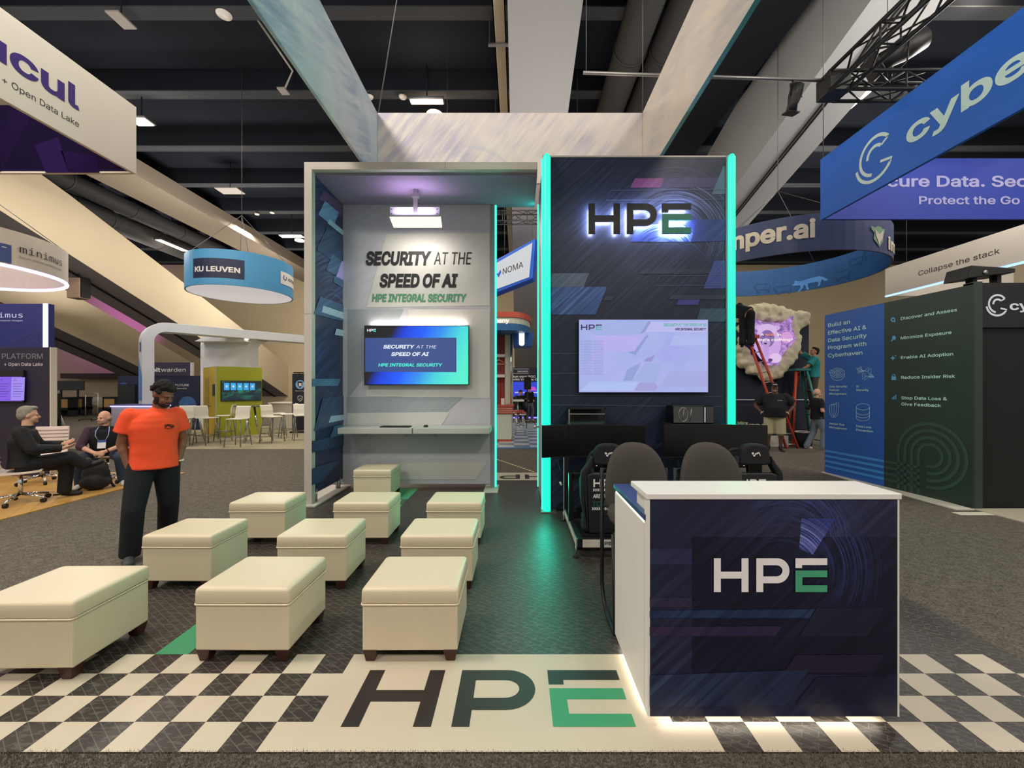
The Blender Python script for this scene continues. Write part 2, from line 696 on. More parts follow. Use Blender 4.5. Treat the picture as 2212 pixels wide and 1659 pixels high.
def arch_beam(x0, x1, depth, face, under, groove=True, prof=PROF):
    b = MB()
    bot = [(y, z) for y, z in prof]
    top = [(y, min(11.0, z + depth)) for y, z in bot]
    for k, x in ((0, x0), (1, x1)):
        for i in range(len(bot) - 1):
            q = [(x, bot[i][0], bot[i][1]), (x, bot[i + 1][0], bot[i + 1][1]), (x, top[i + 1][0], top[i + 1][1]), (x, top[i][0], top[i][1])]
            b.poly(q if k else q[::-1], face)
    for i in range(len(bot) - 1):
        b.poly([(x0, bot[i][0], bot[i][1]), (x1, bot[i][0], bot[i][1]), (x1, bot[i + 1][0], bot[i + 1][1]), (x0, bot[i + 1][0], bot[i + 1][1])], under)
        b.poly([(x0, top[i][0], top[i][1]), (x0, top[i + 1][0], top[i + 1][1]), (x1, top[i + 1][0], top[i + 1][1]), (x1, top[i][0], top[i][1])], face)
    o = struct(b.build('arch_beam'))
    if groove:
        xm = (x0 + x1) / 2
        g = MB()
        for dx in (-0.09, 0.0):
            g.tube([(xm + dx, y, z - 0.03) for y, z in bot], 0.025, soft_black, 6)
        struct(g.build('groove', o))
    return o


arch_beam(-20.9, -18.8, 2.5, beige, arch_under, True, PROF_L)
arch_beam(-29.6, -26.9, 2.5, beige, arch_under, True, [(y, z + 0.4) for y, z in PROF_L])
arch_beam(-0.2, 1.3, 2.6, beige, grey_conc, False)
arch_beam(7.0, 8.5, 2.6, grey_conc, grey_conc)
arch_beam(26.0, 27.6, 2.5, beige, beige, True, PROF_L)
# level beams and ducts under the deck
struct(MB().box((-17.6, -6, 10.3), (-15.6, 34.6, 11.0), mt('taupe_beam', '#8f8272', 0.85)).build('ceiling_beam'))
for i, (x, z, r) in enumerate(((-19.3, 10.5, 0.40), (-20.5, 10.0, 0.5), (2.95, 10.45, 0.42), (3.9, 10.45, 0.42))):
    ya = 17 if x < 0 else -5
    b = MB().tube([(x, ya, z), (x, 34.5, z)], r, mt('dark_duct', '#3b3a3a', 0.7), 18)
    for y in range(ya + 1, 34, 3):
        b.tube([(x, y, z), (x, y + 0.08, z)], r + 0.03, mt('dark_duct', '#3b3a3a', 0.7), 18)
    o = b.build('air_duct')
    tag(o, ['dark round air duct along the far left beam, beside the lit tube', 'fatter dark air duct low behind the left arch',
            'dark air duct just right of the middle grey beam', 'second dark air duct right of the middle grey beam'][i], 'duct', 'ceiling air ducts')
    for y in (ya + 2, 24, 30):
        MB().box((x - 0.03, y, z), (x + 0.03, y + 0.05, 11.75), joist_m).build('hanger', o)
b = MB().box((4.9, -6, 10.5), (6.75, 34.6, 11.0), mt('dark_beam', '#2b2d33', 0.95, spec=0.1))
struct(b.build('ceiling_beam'))
# pale cable tray beside the middle beam
t = thing('cable_tray', 'pale perforated cable tray hung along the left side of the middle beam', 'cable tray', (-0.42, 0, 10.3))
cream = mt('cream_metal', '#c9bfa9', 0.6)
b = MB().box((-0.16, -4, 0), (0.14, 30, 0.03), cream).box((-0.16, -4, 0), (-0.13, 30, 0.12), cream).box((0.11, -4, 0), (0.14, 30, 0.12), cream)
b.build('tray', t)
for y in (7.2, 10.6, 13.6, 16.8):
    MB().box((-0.32, y, -0.06), (0.2, y + 0.09, -0.02), steel).box((-0.3, y + 0.03, -0.02), (-0.28, y + 0.05, 1.45), steel).build('hanger', t)
MB().box((-0.11, -4, -0.012), (0.09, 30, -0.004), mt('tray_slots', '#a1988a', 0.7, var=0.35, scale=60)).build('underside', t)

# ------------------------------------------------------------------ lamps and plates on the ceiling
lamp_e = em('warm_lamp', '#ffe0b0', 9.0)
lamp_s = em('warm_lamp_soft', '#ffe9c8', 4.0)


def lamp(label, loc, sx, sy, disc=0, power=40, group='lit ceiling lamps'):
    t = thing('ceiling_lamp', label, 'lamp', loc, 0, group)
    MB().box((-sx / 2 - 0.05, -sy / 2 - 0.05, 0), (sx / 2 + 0.05, sy / 2 + 0.05, 0.08), joist_low).build('housing', t, bevel=0.02)
    MB().box((-sx / 2, -sy / 2, -0.03), (sx / 2, sy / 2, 0), lamp_e).build('diffuser', t)
    if disc:
        MB().lathe([(0.02, -0.05), (disc, -0.05), (disc, 0.0), (0.02, 0.0)], (0.12, 0.62, 0), lamp_e, 20).build('round_lamp', t)
    MB().tube([(0, 0, 0.08), (0, 0, 11.72 - loc[2])], 0.02, joist_m, 6).build('stem', t)
    d = bpy.data.lights.new('lamp_light', 'POINT')
    d.energy, d.color, d.shadow_soft_size = power, WARM, 0.3
    o = bpy.data.objects.new('lamp_light', d)
    COL.objects.link(o)
    o.location = (loc[0], loc[1] - 0.2, loc[2] - 0.35)
    return t


lamp('bright lamp with a tube and round bulb above the middle of the stand', at(922, 219, 13.2), 1.0, 0.2, 0.26, 60)
lamp('lit tube lamp low beside the ducts, left of the round blue sign', at(372, 530, 24.0), 0.28, 1.9, 0, 30)
lamp('lit lamp above the round blue sign', at(630, 510, 23.3), 1.2, 0.35, 0.25, 40)
lamp('small lit lamp peeping out beside the white left sign', at(306, 263, 13.6), 0.5, 0.35, 0, 90)
lamp('lit lamp under the right arch beside the truss', at(1846, 216, 13.0), 0.35, 0.8, 0, 40)
lamp('lit lamp above the top edge of the blue corner sign', at(2120, -30, 10.2), 1.2, 0.4, 0, 60)
for lab, p, sx, sy in (('white blank panel on the dark ceiling at upper left', at(262, 45, 10.3), 0.32, 0.5),
                       ('small white panel at the end of a pale conduit', at(612, 198, 12.9), 0.24, 0.3),
                       ('white panel on the dark ceiling above the round blue sign', at(497, 413, 18.9), 1.0, 0.6)):
    t = thing('ceiling_panel', lab, 'panel', p)
    MB().box((-sx / 2, -sy / 2, 0), (sx / 2, sy / 2, 0.04), mt('panel_grey', '#a09a92', 0.6)).build('plate', t)
    MB().tube([(0, 0, 0.04), (0, 0, 11.72 - p[2])], 0.015, joist_m, 6).build('stem', t)
t = thing('ceiling_speaker', 'round white speaker on the dark ceiling beside the hanging frame', 'speaker', at(484, 33, 10.6))
MB().lathe([(0.02, 0), (0.17, 0), (0.19, 0.04), (0.02, 0.05)], (0, 0, 0), white, 20).build('grille', t)
MB().tube([(0, 0, 0.04), (0, 0, 11.1 - t.location.z + 0.6)], 0.02, joist_m, 6).build('stem', t)
o = MB().tube([at(556, 42, 11.4), at(632, 153, 12.9), at(616, 190, 12.95)], 0.03, mt('pale_conduit', '#b9b6ae', 0.6), 6).build('conduit')
tag(o, 'thin pale conduit running beside the left side of the hanging frame', 'conduit')
for i, (px, py, Y) in enumerate(((555, 464, 22.5), (588, 461, 22.5), (798, 212, 13.4), (870, 212, 13.4))):
    t = thing('smoke_detector', ['small white detector left of two above the round blue sign', 'small white detector right of two above the round blue sign',
                                 'small white detector beside the corner of the hanging frame', 'small white detector left of the bright lamp'][i], 'detector', at(px, py, Y), 0, 'ceiling detectors')
    MB().lathe([(0.02, 0), (0.1, 0.0), (0.13, 0.05), (0.02, 0.07)], (0, 0, 0), white, 16).build('cover', t)
    MB().tube([(0, 0, 0.05), (0, 0, 11.1 - at(px, py, Y)[2] + 0.6)], 0.015, joist_m, 6).build('stem', t)

# ------------------------------------------------------------------ the stand's printed floor
mat_dark, nt, bs = nodes_of('printed_mat')
v = coords(nt, (1, 1, 1), (0, 0, 0.62))
br = nt.nodes.new('ShaderNodeTexBrick')
br.offset = 0.5
for k, x in (('Scale', 9.0), ('Mortar Size', 0.016), ('Brick Width', 1.15), ('Row Height', 0.36), ('Mortar Smooth', 0.15)):
    br.inputs[k].default_value = x
br.inputs['Color1'].default_value = lin('#2d2926')
br.inputs['Color2'].default_value = lin('#322d29')
br.inputs['Mortar'].default_value = lin('#5d574f')
nt.links.new(v, br.inputs['Vector'])
v2 = coords(nt, (1, 1, 1), (0, 0, -0.25))
b2 = nt.nodes.new('ShaderNodeTexBrick')
b2.offset = 0.5
for k, x in (('Scale', 16.0), ('Mortar Size', 0.055), ('Brick Width', 0.75), ('Row Height', 0.5)):
    b2.inputs[k].default_value = x
b2.inputs['Color1'].default_value = (0, 0, 0, 1)
b2.inputs['Color2'].default_value = (0.5, 0.5, 0.5, 1)
b2.inputs['Mortar'].default_value = (0.0, 0.0, 0.0, 1)
nt.links.new(v2, b2.inputs['Vector'])
dash = math_n(nt, 'MULTIPLY', ramp(nt, noise_fac(nt, coords(nt, (16, 60, 1), (0, 0, -0.25)), 1.0, 1), [(0.56, 0.0), (0.6, 1.0)]), 0.5)
nt.links.new(mixc(nt, dash, br.outputs['Color'], lin('#5d574f')), bs.inputs['Base Color'])
bs.inputs['Roughness'].default_value = 0.42
bs.inputs['Specular IOR Level'].default_value = 0.45
mat_white = mt('printed_white', '#c4b8a4', 0.45, var=0.03, scale=3)
mat_green = mt('printed_green', '#3f9468', 0.45, var=0.04)
mat_dgreen = mt('printed_dark_green', '#3b5a48', 0.45, var=0.04)
mat_black = mt('printed_black', '#2b2624', 0.45, var=0.08, scale=30)
CELL, X0, YT = 0.1702, -1.146, 2.522
XL, XR, YF, YB = -3.1, 2.95, 1.845, 7.95
b = MB().box((XL, YF, 0.0), (XR, YB, 0.006), mat_dark)
ZT = 0.0075


def rect(mb, x0, y0, x1, y1, m, z=ZT):
    mb.poly([(x0, y0, z), (x1, y0, z), (x1, y1, z), (x0, y1, z)], m)


for r in range(4):                                     # rows from the back, white cells alternate
    y1, y0 = YT - r * CELL, max(YT - (r + 1) * CELL, YF)
    for k in range(-12, 25):
        x0, x1 = X0 + k * CELL, X0 + (k + 1) * CELL
        lim = 1 if r in (0, 2) else 0
        odd = (k + r) % 2 != 0
        kk = k - 11
        if k < lim:
            if odd and x1 > XL:
                rect(b, max(x0, XL), y0, x1, y1, mat_white)
        elif kk < (0 if r in (1, 3) else -1) + (0 if r in (1, 3) else 0):
            rect(b, x0, y0, x1, y1, mat_white)
        else:
            xa, xb = 0.9086 + (kk - 1) * CELL, 0.9086 + kk * CELL
            white_cell = (kk % 2 == 0) if r in (3, 1) else (kk % 2 == 1)
            if kk == (0 if r in (1, 3) else -1):
                rect(b, x0, y0, xa, y1, mat_white)
            if white_cell and xb <= XR + 0.1:
                rect(b, xa, y0, min(xb, XR), y1, mat_white)
rect(b, -2.17, YT, -1.97, 3.02, mat_green)
rect(b, -1.86, 5.35, -1.57, 6.70, mat_green)
rect(b, -1.86, 5.75, -1.57, 6.05, mat_dgreen, ZT + 0.0006)
rect(b, -2.30, 5.35, -1.86, 5.9, mat_dgreen)
rect(b, -2.95, 7.28, 2.8, YB - 0.02, mat_white)
logo_map(b, lambda u, v: (-0.8313 + u * 1.388 / LOGO_W, 1.981 + v * 0.398, ZT + 0.001), mat_black, mat_green)
logo_map(b, lambda u, v: (0.517 - u * 0.37, 7.76 - v * 0.38, ZT + 0.001), mat_black, mat_green)
o = b.build('floor_mat')
tag(o, 'dark printed vinyl mat with checkered border and three-letter logo under the stand', 'floor mat')

# pile of the aisle carpet in front of the mat
cp_m = carpet('carpet_fibre', '#2c2925', '#8a8274', 400, 0.0)
rnd = random.Random(3)
b = MB()
vs, fs = [], []
for i in range(26000):
    x, y = rnd.uniform(-2.45, 2.45), rnd.uniform(1.64, 1.852)
    a, h = rnd.uniform(0, PI), rnd.uniform(0.007, 0.018)
    w = 0.0022
    dx, dy = math.cos(a) * w, math.sin(a) * w
    lx, ly = rnd.uniform(-0.008, 0.008), rnd.uniform(-0.004, 0.008)
    k = len(vs)
    vs += [(x - dx, y - dy, 0), (x + dx, y + dy, 0), (x + lx, y + ly, h)]
    fs.append((k, k + 1, k + 2))
b.add(vs, fs, cp_m)
o = b.build('carpet_pile')
tag(o, 'shaggy grey brown carpet pile along the front edge of the mat', 'carpet', None, 'stuff')

# ------------------------------------------------------------------ leather ottomans
cream_l = mt('cream_leather', '#d2c4a8', 0.38, var=0.03, scale=6, bump=0.05, bscale=250, spec=0.4)
wood_l = mt('dark_wood', '#3b1f17', 0.4, var=0.25, scale=30)


def make_ottoman(w, d):
    t = thing('ottoman', 'x', 'ottoman', (0, 0, 0), 0, 'cream leather ottomans')
    zb, zs, zt = 0.066, 0.335, 0.43
    MB().box((-w / 2, -d / 2, zb), (w / 2, d / 2, zs), cream_l).build('body', t, bevel=0.008, seg=2)
    # puffy lid: rings that round towards the top
    rs = []
    for (z, ins, rad) in ((zs - 0.002, 0.004, 0.01), (zs + 0.008, -0.004, 0.014), (zs + 0.012, -0.006, 0.016), (zt - 0.020, -0.005, 0.018), (zt - 0.010, -0.002, 0.018), (zt - 0.003, 0.006, 0.02), (zt, 0.016, 0.02), (zt + 0.0015, 0.03, 0.02)):
        ring = []
        for (sx, sy, a0) in ((1, 1, 0), (-1, 1, PI / 2), (-1, -1, PI), (1, -1, 1.5 * PI)):
            cx, cy = sx * (w / 2 - ins - rad), sy * (d / 2 - ins - rad)
            for i in range(5):
                a = a0 + PI / 2 * i / 4
                ring.append((cx + rad * math.cos(a), cy + rad * math.sin(a), z))
        rs.append(ring)
    MB().rings(rs, cream_l).build('lid', t)
    pts = []
    for (sx, sy, a0) in ((1, 1, 0), (-1, 1, PI / 2), (-1, -1, PI), (1, -1, 1.5 * PI)):
        for i in range(4):
            a = a0 + PI / 2 * i / 3
            pts.append((sx * (w / 2 - 0.012) + 0.018 * math.cos(a), sy * (d / 2 - 0.012) + 0.018 * math.sin(a), zs))
    MB().tube(pts, 0.0055, cream_l, 8, closed=True).build('piping', t)
    for sx in (-1, 1):
        for sy in (-1, 1):
            x, y = sx * (w / 2 - 0.042), sy * (d / 2 - 0.036)
            q = [[(x + a * r + sx * sh, y + c * r + sy * sh, z) for a, c in ((-1, -1), (1, -1), (1, 1), (-1, 1))] for z, r, sh in ((0.0, 0.026, 0.0), (0.070, 0.04, -0.002))]
            MB().rings(q, wood_l, smooth=False).build('leg', t, bevel=0.003)
    return t


OTT = [  # x centre, y centre, width, depth, label
    (-2.70, 2.53, 0.555, 0.48, 'cream leather ottoman at the far left of the front row, cut by the frame'),
    (-1.60, 2.685, 0.543, 0.47, 'cream leather ottoman in the middle of the front row'),
    (-0.627, 2.685, 0.553, 0.47, 'cream leather ottoman touching the white floor panel above the floor logo'),
    (-2.69, 3.555, 0.545, 0.45, 'cream leather ottoman in the second row beside the man in orange'),
    (-1.63, 3.555, 0.54, 0.45, 'cream leather ottoman in the middle of the second row'),
    (-0.638, 3.555, 0.565, 0.45, 'cream leather ottoman at the right of the second row'),
    (-2.65, 4.51, 0.56, 0.45, 'cream leather ottoman in the third row in front of the frame wall foot'),
    (-1.593, 4.51, 0.555, 0.45, 'cream leather ottoman in the middle of the third row'),
    (-0.646, 4.51, 0.55, 0.45, 'cream leather ottoman at the right of the third row, lit green on its side'),
    (-2.07, 6.25, 0.533, 0.50, 'cream leather ottoman standing alone under the wall shelf')]
proto = make_ottoman(0.55, 0.46)
for i, (x, y, w, d, lab) in enumerate(OTT):
    o = proto if i == 0 else copy_tree(proto)
    o.location = (x, y, 0.0075 if i < 3 else 0.006)
    o.scale = (w / 0.55, d / 0.46, 1.0)
    o.rotation_euler = (0, 0, (0.012, -0.004, 0.006, -0.01, 0.008, -0.006, 0.01, 0.0, -0.012, 0.005)[i])
    o['label'] = lab
# ------------------------------------------------------------------ the stand: open bay on the left, tower on the right
ORG[0] = Vector((-1.5, 6.2, 0))
gr_print = brush('bay_print', '#bebdc4', '#8d95a0', 0.5, 0.35, [(-1.9, 2.0, 0.5, 1.5, '#cfd2d0', 0.5)], thr=0.5)
trim_w = mt('frame_trim', '#b4aca2', 0.55, var=0.06, scale=3)
soffit_m = mt('bay_soffit', '#857890', 0.7, var=0.08, scale=1.2)
navy_side = brush('side_print', '#232a48', '#55669a', 0.5, 0.55, [(6.5, 2.4, 0.3, 1.8, '#7c8fc0', 0.6)], axis='X', rough=0.35)
teal_e = em('green_tube', '#20ffc9', 1.25)
teal_core = em('green_strip', '#40ffd6', 1.35)
S_ = 0.2652
bay = thing('exhibition_bay', 'open exhibition bay with pale frame, dark printed side and grey back wall with black slogan', 'exhibition stand', (-1.5, 6.2, 0))
YF_, YW = 5.70, 6.72
b = MB()
b.box((-2.885, YF_, 0.03), (-2.783, YF_ + 0.10, 4.654), trim_w).box((-2.783, YF_, 4.555), (0.27, YF_ + 0.10, 4.654), trim_w)
b.box((-2.884, YF_ - 0.002, 2.6), (-2.784, YF_ - 0.001, 2.603), soft_black).box((-0.98, YF_ - 0.002, 4.556), (-0.977, YF_ - 0.001, 4.653), soft_black)
b.build('frame', bay, True, 0.004)
b = MB().box((-2.86, YF_ + 0.10, 0.16), (-2.783, YW + 0.05, 4.60), navy_side)


def sp(px, py):
    return side(px, py, -2.783, 0.003)


LAYER = [0]


def sq(pts, mat, off=(640, 320), k=S_):
    LAYER[0] += 1
    b.poly([Vector((0.0007 * LAYER[0], 0, 0)) + Vector(sp(off[0] + p[0] * k, off[1] + p[1] * k)) for p in pts], mat)


pr = {n: brush('side_' + n, c, s_, 0.5, 0.6, axis='X', rough=0.35) for n, c, s_ in (
    ('plum', '#5a3f62', '#8d5c84'), ('sky', '#6a84b4', '#9ab0d4'), ('pale', '#9fb0c8', '#c8d4e4'), ('lilac', '#9c8fd6', '#d3b8ec'),
    ('steelblue', '#3a567c', '#6f92b8'), ('deep', '#2c3c60', '#56709a'), ('teal', '#44688c', '#80a2c0'))}
sq([(222, 345), (395, 470), (400, 590), (185, 410)], pr['plum'])
sq([(232, 430), (345, 525), (300, 640), (178, 540)], pr['sky'])
sq([(270, 578), (405, 690), (395, 725), (252, 610)], pr['pale'])
sq([(250, 640), (400, 760), (400, 1000), (162, 825)], pr['deep'])
sq([(293, 865), (390, 935), (345, 1050), (238, 990)], pr['steelblue'])
sq([(368, 920), (411, 945), (411, 1092), (322, 1045)], pr['lilac'])
sq([(310, 1040), (411, 1095), (411, 1160), (297, 1090)], pr['steelblue'])
sq([(190, 1208), (411, 1290), (411, 1420), (140, 1350)], pr['steelblue'])
sq([(216, 1283), (411, 1350), (411, 1402), (203, 1335)], pr['pale'])
sq([(322, 1470), (411, 1492), (411, 1540), (308, 1520)], pr['pale'])
k6, o6 = 0.2772, (640, 660)
sq([(118, 570), (338, 572), (322, 626), (118, 628)], pr['teal'], o6, k6)
sq([(200, 722), (384, 700), (384, 905), (132, 978)], pr['deep'], o6, k6)
sq([(264, 862), (386, 848), (386, 885), (246, 915)], pr['pale'], o6, k6)
sq([(290, 940), (386, 925), (386, 1040), (232, 1090)], pr['teal'], o6, k6)
sq([(118, 1055), (386, 1005), (386, 1085), (118, 1145)], pr['deep'], o6, k6)
sq([(115, 1270), (340, 1200), (205, 1365), (115, 1400)], pr['deep'], o6, k6)
b.build('side_wall', bay, True)
for x in (-2.835, -2.80):
    for y in (5.85, 6.62):
        MB().tube([(x, y, 0.02), (x, y, 0.2)], 0.022, steel, 10).build('foot_post', bay, True)
b = MB().box((-3.02, 5.62, 0.006), (-2.70, 6.85, 0.028), trim_w)
b.build('base_plate', bay, True, 0.004)
# back wall with its print
b = MB().box((-2.80, YW, 0.07), (-0.43, YW + 0.10, 4.52), gr_print)
lightp = brush('bay_print_light', '#cac8c4', '#dedad4', 0.7, 0.4)
darkp = brush('bay_print_dark', '#9aa1a8', '#b4b8ba', 0.7, 0.5)
for pts, m_ in ((((835, 505), (1058, 503), (1058, 660), (792, 664)), lightp), (((882, 668), (1058, 668), (1058, 860), (866, 860)), lightp),
                (((752, 668), (872, 668), (830, 760), (752, 860)), darkp), (((792, 832), (962, 832), (942, 857), (792, 857)), lightp),
                (((750, 858), (1000, 858), (960, 893), (750, 893)), darkp), (((750, 892), (972, 890), (953, 920), (750, 920)), lightp),
                (((862, 1000), (1053, 998), (1028, 1036), (862, 1036)), lightp)):
    LAYER[0] += 1
    b.poly([at(p[0], p[1], YW - 0.002 - 0.0002 * LAYER[0]) for p in pts], m_)
ink = mt('slogan_black', '#17181c', 0.5)
gink = mt('slogan_green', '#4b8f6c', 0.5)
b.build('back_wall', bay, True)
ty = YW - 0.012
line_px(bay, 'SECURITY', 790, 932, 571, 533.5, ty, ink, 0.055, 0.17)
line_px(bay, 'AT THE', 937, 1019, 571, 533.5, ty, ink, 0.0, 0.17)
line_px(bay, 'SPEED OF AI', 820, 989, 619, 582, ty, ink, 0.055, 0.17)
line_px(bay, 'HPE INTEGRAL SECURITY', 803, 1008, 651, 629, ty, gink, 0.045, 0.17)
b = MB().box((-2.783, YF_ + 0.10, 4.52), (0.27, YW + 0.1, 4.56), soffit_m).box((-2.885, YF_ + 0.1, 4.60), (0.27, YW + 0.1, 4.654), trim_w)
b.build('ceiling_panel', bay, True)
# right end of the back wall: edge profile with a green strip
b = MB().box((-0.43, YW - 0.02, 0.02), (-0.335, YW + 0.10, 4.52), mt('edge_profile', '#7f8a88', 0.5))
b.build('edge_post', bay, True)
b = MB().box((-0.362, YW - 0.035, 0.03), (-0.330, YW - 0.018, 4.50), teal_core)
b.build('light_strip', bay, True)
b = MB().box((-0.52, 6.38, 0.006), (-0.30, 6.9, 0.02), trim_w)
b.build('base_plate', bay, True, 0.003)
# lamp in the bay
t = thing('bay_lamp', 'bright flat lamp on a grey bracket under the bay ceiling above the slogan', 'lamp', (-1.5, 6.25, 4.1))
ly = 6.2
b = MB().box((gx(842, ly), ly, gz(470, ly)), (gx(950, ly), ly + 0.03, gz(447, ly)), mt('lamp_grey', '#8d9296', 0.5))
for px in (846, 944):
    for py in (452, 462):
        b.lathe([(0.001, 0), (0.008, 0.0), (0.008, 0.008), (0.001, 0.008)], at(px, py, ly), soft_black, 8, 'Y')
b.build('housing', t, True, 0.004)
b = MB()
x0, x1, z0, z1 = gx(842, ly), gx(952, ly), gz(486, ly), gz(470, ly)
b.prism([(x0, ly - 0.02, z1), (x1, ly - 0.02, z1), (x1, ly + 0.09, z1 - 0.115), (x0 + 0.03, ly + 0.09, z1 - 0.115)], (0, 0.03, 0.02), em('bay_lamp_face', '#fff0dc', 1.3))
b.build('diffuser', t, True)
b = MB().box((gx(893, ly), ly - 0.012, gz(460, ly)), (gx(902, ly), ly + 0.03, 4.52), steel).box((gx(890, ly), ly - 0.03, 4.40), (gx(906, ly), ly + 0.05, 4.45), steel)
b.build('bracket', t, True)
b = MB().tube([at(904, 440, ly), at(912, 444, ly), at(918, 447, ly)], 0.008, soft_black, 6)
b.build('cord', t, True)
area('bay_lamp_light', (gx(896, ly), ly + 0.05, gz(492, ly)), 0.7, 0.1, 9, (1, 0.93, 0.84), (0.35, 0, 0))
area('bay_lamp_up', (gx(896, ly), ly - 0.08, gz(462, ly)), 0.6, 0.06, 5, (0.85, 0.62, 1.0), (PI - 0.3, 0, 0))
# glow on the wall behind the screen
# ---- shelves
shelf_m = mt('shelf_grey', '#b3b1ad', 0.5, var=0.03)
for lab, xa, xb in (('left half of the pale wall shelf, under the screen, keyboard on it', gx(729, 6.2), gx(889.5, 6.2)), ('right half of the pale wall shelf, mouse on it', gx(891.5, 6.2), gx(1058, 6.2))):
    t = thing('wall_shelf', lab, 'shelf', ((xa + xb) / 2, 6.46, 0.93), 0, 'pale wall shelves')
    zt_, zb_ = gz(925, 6.2), gz(937.5, 6.2)
    MB().box((xa, 6.2, zb_), (xb, 6.70, zt_), shelf_m).build('board', t, True, 0.006)
    for bx in (xa + 0.2, xb - 0.24):
        MB().box((bx, 6.68, zb_ - 0.1), (bx + 0.04, 6.715, zb_ + 0.01), shelf_m).build('bracket', t, True)
SZ = gz(925, 6.2)
t = thing('keyboard', 'black slim keyboard lying on the left shelf', 'keyboard', (-1.70, 6.40, SZ))
kx0, kx1 = gx(822, 6.35), gx(886, 6.35)
MB().box((kx0, 6.30, SZ), (kx1, 6.46, SZ + 0.014), soft_black).build('case', t, True, 0.004)
b = MB()
for r in range(4):
    for c in range(14):
        x = kx0 + 0.012 + c * (kx1 - kx0 - 0.02) / 14
        b.box((x, 6.31 + r * 0.036, SZ + 0.013), (x + 0.024, 6.31 + r * 0.036 + 0.03, SZ + 0.019), black)
b.build('keys', t, True)
t = thing('mouse', 'small black computer mouse on the right shelf', 'mouse', (gx(919, 6.35), 6.38, SZ))
MB().ell((0, 0, 0.014), (0.036, 0.055, 0.02), black).build('shell', t)
MB().box((-0.004, -0.05, 0.022), (0.004, -0.01, 0.033), soft_black).build('wheel', t)
# ---- screen in the bay
m, nt, bs = nodes_of('screen_gradient')
bs.inputs['Base Color'].default_value = (0.01, 0.01, 0.012, 1)
bs.inputs['Roughness'].default_value = 0.2
tc = nt.nodes.new('ShaderNodeTexCoord')
sx = nt.nodes.new('ShaderNodeSeparateXYZ')
nt.links.new(tc.outputs['Object'], sx.inputs[0])
u = math_n(nt, 'ADD', math_n(nt, 'MULTIPLY', sx.outputs['X'], 0.60), math_n(nt, 'ADD', math_n(nt, 'MULTIPLY', sx.outputs['Z'], -0.32), 0.5))
nt.links.new(ramp(nt, u, [(0.0, lin('#04050a')), (0.16, lin('#0a0f1c')), (0.27, lin('#0a3bd8')), (0.45, lin('#0f5cff')), (0.62, lin('#2f8fee')), (0.80, lin('#46d8dc')), (1.0, lin('#55f0cf'))]), bs.inputs['Emission Color'])
bs.inputs['Emission Strength'].default_value = 1.0
scr = m
ys = 6.60
cx_, cz_ = gx(900, ys), gz(767.5, ys)
t = thing('television', 'wall screen with blue to green picture and white slogan, under the wall slogan', 'screen', (cx_, ys, cz_))
hw, hh = (1013.5 - 787) / 2 * ys / F, (832 - 703) / 2 * ys / F
MB().box((-hw, 0, -hh), (hw, 0.045, hh), black).build('bezel', t, bevel=0.004)
MB().box((-hw + 0.012, -0.004, -hh + 0.014), (hw - 0.012, 0.0, hh - 0.012), scr).build('display', t)
b = MB().poly([(gx(789, ys) - cx_, -0.006, gz(803, ys) - cz_), (gx(986, ys) - cx_, -0.006, gz(804, ys) - cz_), (gx(986, ys) - cx_, -0.006, gz(729.5, ys) - cz_), (gx(789, ys) - cx_, -0.006, gz(730, ys) - cz_)], em('screen_card', '#2b4788', 1.0))
b.build('picture_card', t)
wt = em('screen_white', '#e8f0fb', 1.0)
line_px(t, 'SECURITY', 828, 896, 752.5, 742, ys - 0.008, wt, 0.04, 0.2)
line_px(t, 'AT THE', 899, 943, 752.5, 742, ys - 0.008, wt, -0.005, 0.2)
line_px(t, 'SPEED OF AI', 845, 927, 768.5, 758, ys - 0.008, wt, 0.04, 0.2)
line_px(t, 'HPE INTEGRAL SECURITY', 817, 956, 791.5, 782.5, ys - 0.008, em('screen_mint', '#49f3dc', 1.0), 0.035, 0.2)
b = MB()
logo_px(b, 793, 812, 716.5, 710.5, ys - 0.008, wt, em('screen_mint', '#49f3dc', 1.0))
b.build('logo', t, True)
MB().box((-0.3, 0.045, -0.2), (0.3, 0.114, 0.2), soft_black).build('wall_mount', t)
area('screen_glow', (cx_, ys + 0.06, cz_ + hh + 0.02), 1.5, 0.03, 4, (1.0, 0.84, 0.74), (PI / 2 + 0.9, 0, 0))

# ------------------------------------------------------------------ tower
TY = 5.50
tw = thing('display_tower', 'tall dark blue printed tower with glowing three-letter logo and green edge tubes', 'exhibition stand', (1.58, 6.0, 0))
ORG[0] = Vector((1.58, 6.0, 0))
navy_t = brush('tower_print', '#1a2134', '#3f4c6c', 0.75, 0.5, [(2.05, 3.55, 0.25, 1.05, '#7f90c8', 0.5), (1.9, 2.9, 0.5, 1.4, '#4a5680', 0.35)], rough=0.4, fine=70)
b = MB().box((0.43, TY, 0.02), (2.72, 6.8, 4.62), navy_t)
b.box((0.43, TY - 0.001, 4.61), (2.72, 6.8, 4.63), trim_w)


L0 = LAYER[0]


def tq(pts, mat, off=(1150, 320), k=0.2411, d=0.0):
    LAYER[0] += 1
    b.poly([at(off[0] + p[0] * k, off[1] + p[1] * k, TY - 0.002 - 0.0005 * (LAYER[0] - L0)) for p in pts], mat)


def tp(n, c, s_, amt=0.6):
    return brush('tower_' + n, c, s_, 0.75, amt, rough=0.4, fine=70)


